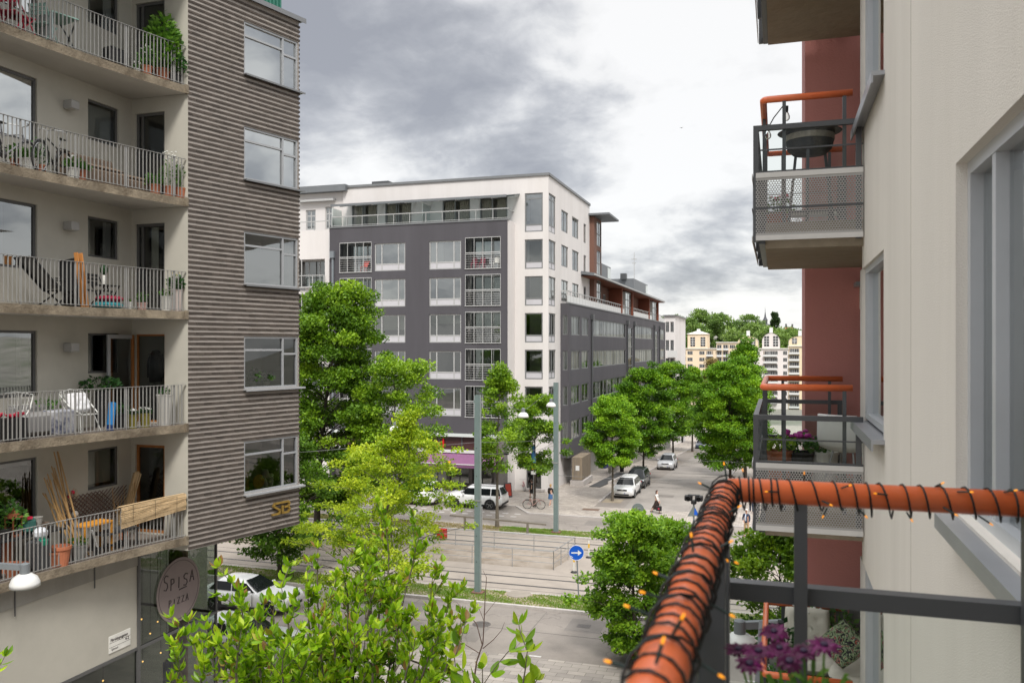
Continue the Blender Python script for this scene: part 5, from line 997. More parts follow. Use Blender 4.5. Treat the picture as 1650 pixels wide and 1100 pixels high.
# ---- far side of the water: cream housing terrace
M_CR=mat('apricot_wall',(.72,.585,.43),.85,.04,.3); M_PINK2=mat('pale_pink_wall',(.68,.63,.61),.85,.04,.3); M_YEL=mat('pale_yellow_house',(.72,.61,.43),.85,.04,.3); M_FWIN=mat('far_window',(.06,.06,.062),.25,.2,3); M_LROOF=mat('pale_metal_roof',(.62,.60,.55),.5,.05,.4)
YF=375; dF=lambda px:0
def far_block(label,px0,px1,py_top,wallm,gable,bal,winc,name='apartment_building'):
    x0,x1=XY(px0,YF),XY(px1,YF); d=YF/ray((px0+px1)/2)[1]; zt=ZD(py_top,d); Wd=x1-x0; t=thing(name,label,'building',((x0+x1)/2,YF,-14),0,'cream housing across the water')
    f=Fac((x0,YF,0),(1,0,0),(0,-1,0)); m=MB(); f.rect(m,0,Wd,-14.5,zt,0,wallm)
    m.quad((x1,YF,-14.5),(x1,YF+14,-14.5),(x1,YF+14,zt),(x1,YF,zt),wallm); m.quad((x0,YF+14,-14.5),(x0,YF,-14.5),(x0,YF,zt),(x0,YF+14,zt),wallm); m.quad((x0,YF,zt),(x1,YF,zt),(x1,YF+14,zt),(x0,YF+14,zt),M_LROOF)
    f.bx(m,-.2,Wd+.2,zt-.3,zt+.1,-.3,.5,M_LROOF); m.build('wall',t,world=True)
    if gable:
        g0,g1,pz,gm_,kind=gable; a0,a1=XY(g0,YF)-x0,XY(g1,YF)-x0; gz1=ZD(pz,d); m=MB(); c=(a0+a1)/2; hw_=(a1-a0)/2; n=10
        if kind=='arch': pl=[(a0,zt+.1)]+[(c-hw_*math.cos(math.pi*i/n),max(zt+(gz1-zt)*.35*0,zt)+(gz1-zt)*(.45+.55*math.sin(math.pi*i/n))) for i in range(n+1)]+[(a1,zt+.1)]
        else: pl=[(a0,zt+.1),(a0,gz1),(a1,gz1),(a1,zt+.1)]
        k=len(pl); m.add([f.p(a,z,.01) for a,z in pl]+[f.p(a,z,-9) for a,z in pl],[tuple(range(k))[::-1] if False else tuple(range(k-1,-1,-1))],gm_)
        m.add([f.p(a,z,.25) for a,z in pl]+[f.p(a,z,-9) for a,z in pl],[(i,i+1,i+1+k,i+k) for i in range(k-1)],M_LROOF if kind=='arch' else gm_)
        if kind!='arch': m.add([f.p(a0-.5,gz1,.5),f.p(a1+.5,gz1,.5),f.p(a1+.5,gz1,-9),f.p(a0-.5,gz1,-9),f.p(c,gz1+1.6,-4)],[(0,1,4),(1,2,4),(2,3,4),(3,0,4)],M_LROOF)
        f.bx(m,c-.7,c+.7,gz1-.2,gz1+2.3,-4.5,-3.2,M_WPAN); m.build('gable',t,world=True)
        for s in (-.5,.5):
            w=MB(); aw=c+s*hw_; f.bx(w,aw-1.0,aw+1.0,zt+.8,zt+(gz1-zt)*.78,.02,.06,M_FWIN); 
            for q in range(1,4): zq=zt+.8+((gz1-zt)*.78-.8)*q/4; f.bx(w,aw-1,aw+1,zq-.09,zq+.09,.05,.1,M_WPAN)
            f.bx(w,aw-.08,aw+.08,zt+.8,zt+(gz1-zt)*.78,.05,.101,M_WPAN); w.build('window',t,world=True)
    z=zt-2.75; wn_=[]
    while z>-13:
        for a,w_ in winc:
            aa=XY(a,YF)-x0; w=MB(); f.bx(w,aa-w_/2,aa+w_/2,z,z+1.5,.02,.05,M_FWIN)
            q=aa-w_/2
            while q<=aa+w_/2+.01: f.bx(w,q-.05,q+.05,z,z+1.5,.04,.09,M_WPAN); q+=w_/max(1,round(w_/.75))
            w.build('window',t,world=True)
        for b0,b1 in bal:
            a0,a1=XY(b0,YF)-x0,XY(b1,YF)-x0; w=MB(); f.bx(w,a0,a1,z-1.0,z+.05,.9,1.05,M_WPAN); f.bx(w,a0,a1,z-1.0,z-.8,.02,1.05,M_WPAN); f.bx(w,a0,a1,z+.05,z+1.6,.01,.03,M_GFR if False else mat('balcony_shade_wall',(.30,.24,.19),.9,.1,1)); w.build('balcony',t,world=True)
        z-=2.86
    return t
far_block('apricot housing block with a square tower under a pale roof across the water',1096,1154,561,M_CR,(1108,1141,538,M_CR,'flat'),((1096,1105),(1138,1149)),((1101,1.5),(1112,2.2),(1131,2.2),(1143,1.6)))
far_block('apricot housing block with a long pale roof beside the square tower across the water',1154.3,1188,551,M_CR,None,((1155,1163),(1165,1174)),((1159,1.8),(1169,1.8),(1180,2.2)))
far_block('yellow housing block with a rounded gable left of the pale pink house across the water',1188.3,1213,560,M_YEL,(1188.5,1222,541,M_YEL,'arch'),((1189,1205),),((1192,1.6),(1200,2.4),(1209,2)))
far_block('pale pink housing block with a tall arched gable across the water',1213.3,1270,561,M_PINK2,(1228,1257,536,M_PINK2,'arch'),((1230,1252),),((1217,2.0),(1236,2.0),(1246,3.6),(1265,1.6)))
far_block('yellow housing block with a rounded gable next to the red wall across the water',1270.3,1310,557,M_YEL,(1271,1308,541,M_YEL,'arch'),((1271,1288),),((1276,1.5),(1282,2.6),(1300,2)))
# church on the hill, red roofs
ch=thing('church','dark domed church spire rising above the wooded hill','church',(XY(1233,900),900,21)); M_SLATE=mat('slate_dark',(.06,.062,.075),.6,.15,.5); zc=ZD(529,900/ray(1233)[1])-21
m=MB(); m.bx(-9,9,-9,9,0,zc,mat('church_wall',(.45,.38,.28),.9,.1,.3)); m.build('nave',ch); m=MB(); m.lathe([(7,zc-1),(6.6,zc+1.5),(5.2,zc+3.5),(3,zc+4.6),(2.2,zc+4.8),(2.2,zc+8),(2.8,zc+8.2),(1.7,zc+10),(.9,zc+12),(.25,zc+17),(.05,zc+22)],(0,0,0),M_SLATE,12); m.build('spire',ch)
for px0,px1,py,y,lb in ((1263,1280,536,620,'hillside house with two dark chimneys and a red tiled roof near the poplars'),(1140,1152,524,640,'house with an orange tiled roof half hidden in the trees on the hill')):
    d=y/ray((px0+px1)/2)[1]; x0,x1=XY(px0,y),XY(px1,y); zz=ZD(py,d); h=thing('house',lb,'house',((x0+x1)/2,y,15)); m=MB(); m.bx((x0-x1)/2,(x1-x0)/2,0,9,0,zz-15,mat('house_ochre',(.50,.36,.2),.9,.1,.4)); m.build('wall',h); m=MB(); w=(x1-x0)/2+.5; m.add([(-w,-.5,zz-15),(w,-.5,zz-15),(w,9.5,zz-15),(-w,9.5,zz-15),(-w*.6,4.5,zz-11),(w*.6,4.5,zz-11)],[(0,1,5,4),(2,3,4,5),(1,2,5),(3,0,4)],mat('red_tiles',(.40,.12,.06),.85,.12,1)); m.build('roof',h)
    if px0==1263:
        m=MB(); m.bx(-2.6,-1.4,4,5.2,zz-13,zz-8.6,M_DKFR); m.build('chimney',h); m=MB(); m.bx(1.6,2.8,4,5.2,zz-13,zz-8.8,M_DKFR); m.build('chimney',h)

# ---- block on the right side of the street beyond the crossing: added out of view for the window reflections
rbk=thing('apartment_building','brick red apartment block on the right of the side street behind the red wing','building',(12,80,0)); m=MB()
f1=Fac((4.5,112,0),(0,-1,0),(-1,0,0)); f2=Fac((4.5,68,0),(1,0,0),(0,-1,0)); H1=[(2+4.4*i,4.4+4.4*i,z,z+1.7) for i in range(9) for z in (1.4,4.5,7.6)]; H2=[(1.5+4.4*i,3.9+4.4*i,z,z+1.7) for i in range(5) for z in (1.4,4.5,7.6)]
M_RBK=mat('red_brick_far',(.30,.13,.10),.9,.12,1.5); f1.wall(m,0,44,-4,10.6,H1,.15,M_RBK); f2.wall(m,0,24,-4,10.6,H2,.15,M_RBK); m.quad((4.5,68,10.6),(28.5,68,10.6),(28.5,112,10.6),(4.5,112,10.6),M_ROOF); m.quad((28.5,68,-4),(28.5,112,-4),(28.5,112,10.6),(28.5,68,10.6),M_RBK); m.quad((28.5,112,-4),(4.5,112,-4),(4.5,112,10.6),(28.5,112,10.6),M_RBK); m.build('wall',rbk,world=True)
for f,HH in ((f1,H1),(f2,H2)):
    for h in HH: f.window(rbk,*h,M_LFR,G_F,.12,.12,vm=(.5,),room=M_ROOM,curtain=('cur',M_CUR,((0,.25),)) if rg.random()<.5 else None,roomd=1)
# ================================================================ trees
M_BARK=mat('grey_bark',(.13,.11,.085),.9,.25,5,bump=.8,bscale=14); M_BARK2=mat('dark_bark',(.065,.052,.042),.9,.25,5,bump=.8,bscale=14)
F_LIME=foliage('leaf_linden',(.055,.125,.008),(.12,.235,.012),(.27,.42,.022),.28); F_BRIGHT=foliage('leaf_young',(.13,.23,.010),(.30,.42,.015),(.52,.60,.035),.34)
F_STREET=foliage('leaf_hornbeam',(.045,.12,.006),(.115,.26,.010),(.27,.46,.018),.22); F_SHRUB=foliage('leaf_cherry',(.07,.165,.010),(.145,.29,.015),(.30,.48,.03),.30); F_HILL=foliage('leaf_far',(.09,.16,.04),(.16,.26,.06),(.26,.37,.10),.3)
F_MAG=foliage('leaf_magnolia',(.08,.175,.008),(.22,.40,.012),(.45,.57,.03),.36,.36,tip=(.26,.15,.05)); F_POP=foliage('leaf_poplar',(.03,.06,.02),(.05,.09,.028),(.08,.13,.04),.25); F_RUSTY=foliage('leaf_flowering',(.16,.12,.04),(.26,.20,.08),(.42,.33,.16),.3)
def leafmesh(name,C,D,Nn,L,Wd,tint,mt,parent,fold=0.12):
    """leaves as kite quads: C base points, D directions, Nn side vectors (unit), L lengths, Wd half widths"""
    k=len(C); up=np.cross(D,Nn); mid=C+D*(L*.45)[:,None]+up*(L*fold)[:,None]
    V=np.stack([C,mid+Nn*Wd[:,None],C+D*L[:,None],mid-Nn*Wd[:,None]],1).reshape(-1,3).astype(np.float32)
    me=bpy.data.meshes.new(name); me.vertices.add(4*k); me.vertices.foreach_set('co',V.ravel()); me.loops.add(4*k); me.loops.foreach_set('vertex_index',np.arange(4*k,dtype=np.int32))
    me.polygons.add(k); me.polygons.foreach_set('loop_start',np.arange(0,4*k,4,dtype=np.int32)); me.update(calc_edges=True)
    at=me.attributes.new('tint','FLOAT','FACE'); at.data.foreach_set('value',np.clip(tint,0,1).astype(np.float32))
    me.materials.append(mt); o=bpy.data.objects.new(name,me); COL.objects.link(o); o.parent=parent; return o
def unit(a): return a/np.maximum(np.linalg.norm(a,axis=1,keepdims=True),1e-6)
SHAPES={'cone':lambda f:np.where(f<.22,.55+.45*f/.22,1-((f-.22)/.78)**1.35*.93),'egg':lambda f:np.sqrt(np.clip(1-((f-.42)/.60)**2,0,1))*np.where(f<.42,.85+.15*f/.42,1),'round':lambda f:np.sqrt(np.clip(1-(2*f-1)**2,0,1))*.9+.1,'vase':lambda f:np.clip(.35+1.0*f**.7-.9*np.clip(f-.72,0,1)**1.1*2.2,.08,1),'column':lambda f:np.clip(1-np.abs(2*f-.9)**3*.9,.1,1),'spread':lambda f:np.clip(np.sin(np.clip(f*1.02+.06,0,1)*np.pi)**.6,.1,1)}
def tree(name,label,loc,h,cr,cz0,shape,nclump,nleaf,ls,fm,seed,bark=None,tr=.14,clr=.55,lobes=.22,lean=(0,0),group=None,light=.5,flat=.65,inner=.25,cat='tree',rise=.35,wfac=.34,limbs=2):
    rg=np.random.default_rng(seed); rr=random.Random(seed); t=thing(name,label,cat,loc,0,group); bark=bark or M_BARK
    m=MB(); top_=h*.86; n=7; tp=[]
    ph=rr.uniform(0,6)
    for i in range(n): f=i/(n-1); tp.append((lean[0]*f*f+.06*cr*math.sin(ph+4*f)*f,lean[1]*f*f+.06*cr*math.cos(ph*1.7+4*f)*f,top_*f))
    m.tube(tp,[tr*(1.25 if i==0 else 1)*(1-.86*i/(n-1)) for i in range(n)],bark,9)
    f=rg.uniform(0.0,1,nclump)**.9; R_=SHAPES[shape](f); a=rg.uniform(0,2*np.pi,nclump); lob=1+lobes*np.sin(a*3+ph+f*5)*.6+lobes*np.sin(a*2-ph*2+f*9)*.5+rg.normal(0,lobes*.45,nclump)
    rad=cr*R_*np.sqrt(rg.uniform(inner,1,nclump))*lob; z=cz0+(h-cz0)*f+rg.normal(0,.02*h,nclump)
    lx=lean[0]*(z/h)**2; ly=lean[1]*(z/h)**2; CC=np.stack([rad*np.cos(a)+lx,rad*np.sin(a)+ly,z],1)
    if limbs:
        tpv=np.array(tp)
        for i in range(nclump):
            if i%limbs: continue
            c=CC[i]; zs=max(cz0*.8,c[2]-rise*(rad[i]+.4)-rr.uniform(0,.3)); zs=min(zs,top_*.97); s=np.array([np.interp(zs,tpv[:,2],tpv[:,j]) for j in range(3)]); md=(s*.45+c*.55)+np.array([0,0,.10*rad[i]])
            r0=max(.012,tr*(1-.8*zs/h)*.32*rr.uniform(.6,1)); m.tube([s,md,c],[r0,r0*.6,.008],bark,5,cap=False)
    m.build('trunk',t)
    cl=clr*rg.uniform(.6,1.25,nclump); cnt=np.maximum(3,(nleaf*cl**2/np.sum(cl**2)).astype(int)); idx=np.repeat(np.arange(nclump),cnt); k=len(idx)
    g=rg.normal(0,1,(k,3)); g=unit(g)*(rg.uniform(0,1,k)**.45)[:,None]; g[:,2]*=flat; C=CC[idx]+g*cl[idx][:,None]
    out=unit(C-np.array([lean[0]*.5,lean[1]*.5,cz0+(h-cz0)*.4])); D=unit(out*.55+rg.normal(0,.75,(k,3))+np.array([0,0,-.12])); Nn=unit(np.cross(D,rg.normal(0,.55,(k,3))+np.array([0,0,1.0])))
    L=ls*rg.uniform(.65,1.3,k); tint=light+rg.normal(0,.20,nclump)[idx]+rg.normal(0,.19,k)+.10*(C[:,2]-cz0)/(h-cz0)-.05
    leafmesh('crown',C,D,Nn,L,L*wfac,tint,fm,t); return t
# big linden behind the brick corner, and its neighbours on the far verge
def at(px,d): x,y=P(px,d); return (x,y,gz(y))
G1='trees along the tram tracks'
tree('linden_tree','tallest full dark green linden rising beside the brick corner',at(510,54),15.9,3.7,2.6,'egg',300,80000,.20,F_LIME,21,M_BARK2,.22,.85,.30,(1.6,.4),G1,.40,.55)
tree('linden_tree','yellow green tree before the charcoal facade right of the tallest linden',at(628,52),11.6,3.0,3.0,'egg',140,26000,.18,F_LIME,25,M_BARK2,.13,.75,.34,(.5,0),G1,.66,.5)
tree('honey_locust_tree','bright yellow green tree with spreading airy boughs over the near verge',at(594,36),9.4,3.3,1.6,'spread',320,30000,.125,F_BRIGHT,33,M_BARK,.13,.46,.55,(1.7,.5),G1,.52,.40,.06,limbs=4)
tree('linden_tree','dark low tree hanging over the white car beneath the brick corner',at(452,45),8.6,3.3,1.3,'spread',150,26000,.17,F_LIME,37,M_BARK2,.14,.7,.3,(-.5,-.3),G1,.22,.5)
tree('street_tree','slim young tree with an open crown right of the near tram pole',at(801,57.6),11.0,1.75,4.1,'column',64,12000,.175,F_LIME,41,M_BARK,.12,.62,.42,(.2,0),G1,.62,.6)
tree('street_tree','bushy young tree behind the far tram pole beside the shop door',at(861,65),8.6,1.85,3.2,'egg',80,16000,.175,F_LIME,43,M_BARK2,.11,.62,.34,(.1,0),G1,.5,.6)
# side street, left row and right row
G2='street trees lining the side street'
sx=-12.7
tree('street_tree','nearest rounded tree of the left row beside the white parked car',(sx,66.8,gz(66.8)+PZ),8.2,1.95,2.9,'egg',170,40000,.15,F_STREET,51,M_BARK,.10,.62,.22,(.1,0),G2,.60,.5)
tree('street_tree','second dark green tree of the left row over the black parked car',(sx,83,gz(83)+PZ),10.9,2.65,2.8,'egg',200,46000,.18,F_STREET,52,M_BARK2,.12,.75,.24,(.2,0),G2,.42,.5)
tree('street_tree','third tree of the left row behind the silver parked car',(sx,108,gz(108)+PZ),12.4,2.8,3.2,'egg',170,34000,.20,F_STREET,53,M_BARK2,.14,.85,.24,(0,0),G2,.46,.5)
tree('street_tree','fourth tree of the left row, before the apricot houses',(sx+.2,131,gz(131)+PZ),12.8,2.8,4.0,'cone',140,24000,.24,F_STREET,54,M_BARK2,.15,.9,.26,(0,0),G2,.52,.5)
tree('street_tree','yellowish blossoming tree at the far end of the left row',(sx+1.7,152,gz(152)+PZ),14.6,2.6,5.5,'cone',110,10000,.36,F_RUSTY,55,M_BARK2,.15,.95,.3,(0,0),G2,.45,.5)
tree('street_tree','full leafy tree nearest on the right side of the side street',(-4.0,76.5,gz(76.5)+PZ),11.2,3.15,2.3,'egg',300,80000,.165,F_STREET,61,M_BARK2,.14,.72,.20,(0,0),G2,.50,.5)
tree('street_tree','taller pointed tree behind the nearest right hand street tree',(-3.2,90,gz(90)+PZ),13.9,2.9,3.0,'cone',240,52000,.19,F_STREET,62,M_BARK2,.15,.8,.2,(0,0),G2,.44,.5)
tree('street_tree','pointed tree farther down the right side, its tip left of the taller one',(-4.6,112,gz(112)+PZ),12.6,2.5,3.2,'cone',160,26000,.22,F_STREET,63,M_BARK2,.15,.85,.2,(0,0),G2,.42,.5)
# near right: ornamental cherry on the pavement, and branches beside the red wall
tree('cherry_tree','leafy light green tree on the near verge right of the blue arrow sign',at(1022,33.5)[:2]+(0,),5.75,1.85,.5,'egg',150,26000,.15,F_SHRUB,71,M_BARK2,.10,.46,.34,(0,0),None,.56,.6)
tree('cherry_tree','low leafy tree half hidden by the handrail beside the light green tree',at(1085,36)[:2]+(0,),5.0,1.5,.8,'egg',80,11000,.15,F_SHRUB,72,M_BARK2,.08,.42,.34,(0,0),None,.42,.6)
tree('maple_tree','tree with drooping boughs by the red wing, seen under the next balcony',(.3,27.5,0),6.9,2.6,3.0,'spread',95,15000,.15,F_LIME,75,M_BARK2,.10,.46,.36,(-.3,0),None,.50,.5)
# hill across the water
rg_=random.Random(5); hp=[]
HL=['dark broad tree at the left end of the wooded hill','tall tree forming the highest crown on the wooded hill','dark round tree in the middle of the wooded hill behind the long pale roof','tree right of the middle of the wooded hill','mid green tree left of the church spire','pale green tree in front of the church spire','low bright green tree behind the yellow arched gable','tree below the red roof on the hill','dark tree between the spire and the poplars','light green tree at the right edge of the hill','small dark tree behind the apricot tower','tree filling the slope behind the pink gable']
for i,(px,py,y,cr,ls) in enumerate(((1094,513,520,10,.4),(1128,502,545,10,.62),(1112,517,500,9,.3),(1165,511,540,10,.36),(1147,509,555,9,.5),(1215,523,560,10,.72),(1181,531,480,8,.8),(1262,533,540,10,.55),(1205,510,600,9,.45),(1285,532,560,9,.5),(1078,512,530,9,.38),(1240,529,520,9,.66))):
    x=XY(px,y); d=y/ray(px)[1]; zt=ZD(py,d); z0=gz(y); tree('hill_tree',HL[i],(x,y,z0-2),zt-z0+2,cr,4,'round' if i%3 else 'egg',60,5200,1.25,F_HILL,90+i,M_BARK2,.4,2.7,.3,(0,0),'trees on the far hill',ls,.7,limbs=False)
for i,(px,py) in enumerate(((1245.5,503),(1251,503))):
    y=640; x=XY(px,y); d=y/ray(px)[1]; tree('poplar_tree',('left','right')[i]+' one of the two slender dark poplars on the hill beside the spire',(x,y,16),ZD(py,d)-16,1.7,4,'column',36,3600,.9,F_POP,120+i,M_BARK2,.3,1.3,.2,(0,0),'poplars on the hill',.4,1,limbs=False)
# ---- foreground tree with big leaves: boughs, twigs and folded leaves
def leaf_poly(mb,p,d,s,L,w,droop,mt):
    u=d.cross(s); q=[(0,0),(.18,.62),(.42,1),(.68,.86),(.88,.42)]; vs=[]
    def pt(f,side): return p+d*(L*f)+s*(w*side)-u*(droop*L*f*f)+u*(abs(side)*w*.28)
    mid=[pt(f,0) for f,_ in q]+[pt(1,0)]; lf=[pt(f,-a) for f,a in q[1:]]; rt=[pt(f,a) for f,a in q[1:]]
    vs=mid+lf+rt; n=len(mid); fs=[]
    for side,b,flip in ((lf,n,1),(rt,n+4,0)):
        fs_=[(0,b,1)]+[(1+i,b+i,b+i+1,2+i) for i in range(3)]+[(4,b+3,5)]
        fs+= [f[::-1] if flip else f for f in fs_]
    mb.add(vs,fs,mt); return len(fs)
def bough_tree(label,name,base,stems,seed,fm,L0,tw,group=None):
    g=random.Random(seed); t=thing(name,label,'tree',base,0,group); B=Vector(base); m=MB(); lv=MB(); tint=[]
    def twig(p,d,ln,depth):
        n=max(3,int(ln/.12)); pts=[p]; dd=d.normalized()
        for i in range(n): dd=(dd+Vector((g.uniform(-.16,.16),g.uniform(-.16,.16),g.uniform(-.05,.17)))).normalized(); pts.append(pts[-1]+dd*(ln/n))
        m.tube(pts,[.0042+.010*depth*(1-i/n) for i in range(n+1)],M_BARK,5,cap=False)
        for i in range(1,n+1):
            if depth>0 and i>n*.25 and g.random()<.75:
                a=g.uniform(0,6.28); sd=(dd.orthogonal().normalized()); sd=Matrix.Rotation(a,3,dd)@sd; twig(pts[i],(dd*.7+sd*.8+Vector((0,0,.25))),ln*g.uniform(.32,.55),depth-1)
            if depth<2:
                nl=tw if i<n else tw+3
                for q in range(nl):
                    if g.random()<.12: continue
                    a=g.uniform(0,6.28); sd=Matrix.Rotation(a,3,dd)@dd.orthogonal().normalized(); ld=(dd*g.uniform(.3,.9)+sd*g.uniform(.5,1)+Vector((0,0,.12))).normalized(); s=ld.cross(Vector((g.uniform(-.5,.5),g.uniform(-.5,.5),1))).normalized(); L=L0*g.uniform(.55,1.2)
                    k=leaf_poly(lv,pts[i],ld,s,L,L*g.uniform(.20,.27),g.uniform(-.05,.4),fm); v=g.gauss(.45,.25)+(.12 if i==n else 0); tint.extend([v]*k)
    for (tip,r0,nb) in stems:
        T=Vector(tip)-B; n=9; pts=[]; bow=Vector((g.uniform(-.3,.3),g.uniform(-.3,.3),0))
        for i in range(n+1): f=i/n; pts.append(Vector((T.x*f**1.4,T.y*f**1.4,T.z*f))+bow*math.sin(f*3.14)*.6)
        m.tube(pts,[r0*(1-.85*i/n) for i in range(n+1)],M_BARK,7,cap=False)
        for b in range(int(nb*1.5)):
            f=g.uniform(.55,.98); i=int(f*n); p=pts[i].lerp(pts[min(i+1,n)],f*n-i); a=g.uniform(0,6.28); d=Vector((math.cos(a),math.sin(a),g.uniform(.15,.9))); twig(p,d,g.uniform(.45,.95)*(1.15-.4*f),1)
        twig(pts[-1],(pts[-1]-pts[-2]),.7,1)
    m.build('trunk',t); o=lv.build('crown',t); at_=o.data.attributes.new('tint','FLOAT','FACE'); at_.data.foreach_set('value',[min(1,max(0,v)) for v in tint]); return t
def tipat(px,py,d): x,y=P(px,d); return (x,y,ZD(py,d))
bx_,by_=P(520,11.5)
bough_tree('large leaved yellow green tree at the bottom of the view before the white cars','magnolia_tree',(bx_,by_,0),
  [(tipat(512,968,10.5),.05,11),(tipat(655,945,11.2),.045,11),(tipat(402,1035,9.5),.045,9),(tipat(382,1100,9.0),.04,9),(tipat(335,1135,9),.035,9),(tipat(470,1040,9.8),.04,13),(tipat(570,1025,10.5),.045,13),(tipat(690,1010,11),.04,10),(tipat(600,1100,9.5),.04,13),(tipat(680,1090,10),.04,12),(tipat(455,1120,9),.035,13),(tipat(560,985,11),.04,11),(tipat(715,1085,10.8),.03,8),(tipat(520,1090,9.4),.03,13),(tipat(640,1045,10.3),.03,12),(tipat(420,1090,9.2),.03,10),(tipat(610,1000,11),.03,11),(tipat(540,1060,9.9),.03,12),(tipat(650,1110,9.8),.03,10),(tipat(360,1130,9.3),.03,9),(tipat(395,1095,9.6),.03,10),(tipat(440,1060,9.9),.03,10),(tipat(500,1025,10.6),.03,11),(tipat(590,960,11.3),.03,11),(tipat(625,925,11.6),.03,10),(tipat(700,1050,11),.03,9),(tipat(315,1150,8.8),.03,8),(tipat(560,1110,9.6),.03,11),(tipat(480,1115,9.2),.03,11)],5,F_MAG,.122,6)
bough_tree('leafy spray poking up at the bottom edge beside the bare twigs','magnolia_tree',tuple(P(800,7.2))+(0,),[(tipat(838,1190,7.0),.02,3),(tipat(790,1210,7),.02,4),(tipat(740,1190,7.4),.02,4)],9,F_MAG,.16,2)
bough_tree('small leafed bough at the bottom left edge below the street lamp','magnolia_tree',tuple(P(-40,9))+(0,),[(tipat(-30,1150,9),.03,5),(tipat(-18,1190,9),.03,5)],13,F_MAG,.11,3)
# bare sapling
bt=thing('bare_sapling','leafless twigs of a dead sapling standing over the near road','tree',tuple(P(760,16))+(0,)); m=MB()
def seg(l,r): m.tube([Vector(tipat(*p))-bt.location for p in l],r,mat('twig_bark',(.12,.075,.06),.8,.2,8),5)
seg([(752,1250,16),(760,1120,16),(768,1065,16),(778,1036,16),(780,1000,16),(782,955,16),(784,930,16),(778,918,16)],[.035,.022,.016,.013,.011,.009,.006,.003]); seg([(777,1038,16),(768,1005,16),(752,985,16),(736,970,16)],[.011,.009,.006,.003]); seg([(773,1052,16),(745,1035,16),(728,1015,16),(721,1003,16)],[.010,.008,.005,.003]); seg([(778,1044,16),(795,1030,16),(808,1015,16),(813,1002,16)],[.010,.008,.005,.003]); seg([(781,990,16),(797,970,16),(810,958,16)],[.006,.004,.002]); seg([(780,1000,16),(770,975,16),(762,962,16)],[.006,.004,.002]); seg([(775,1060,16),(784,1050,16)],[.006,.003]); m.build('trunk',bt)
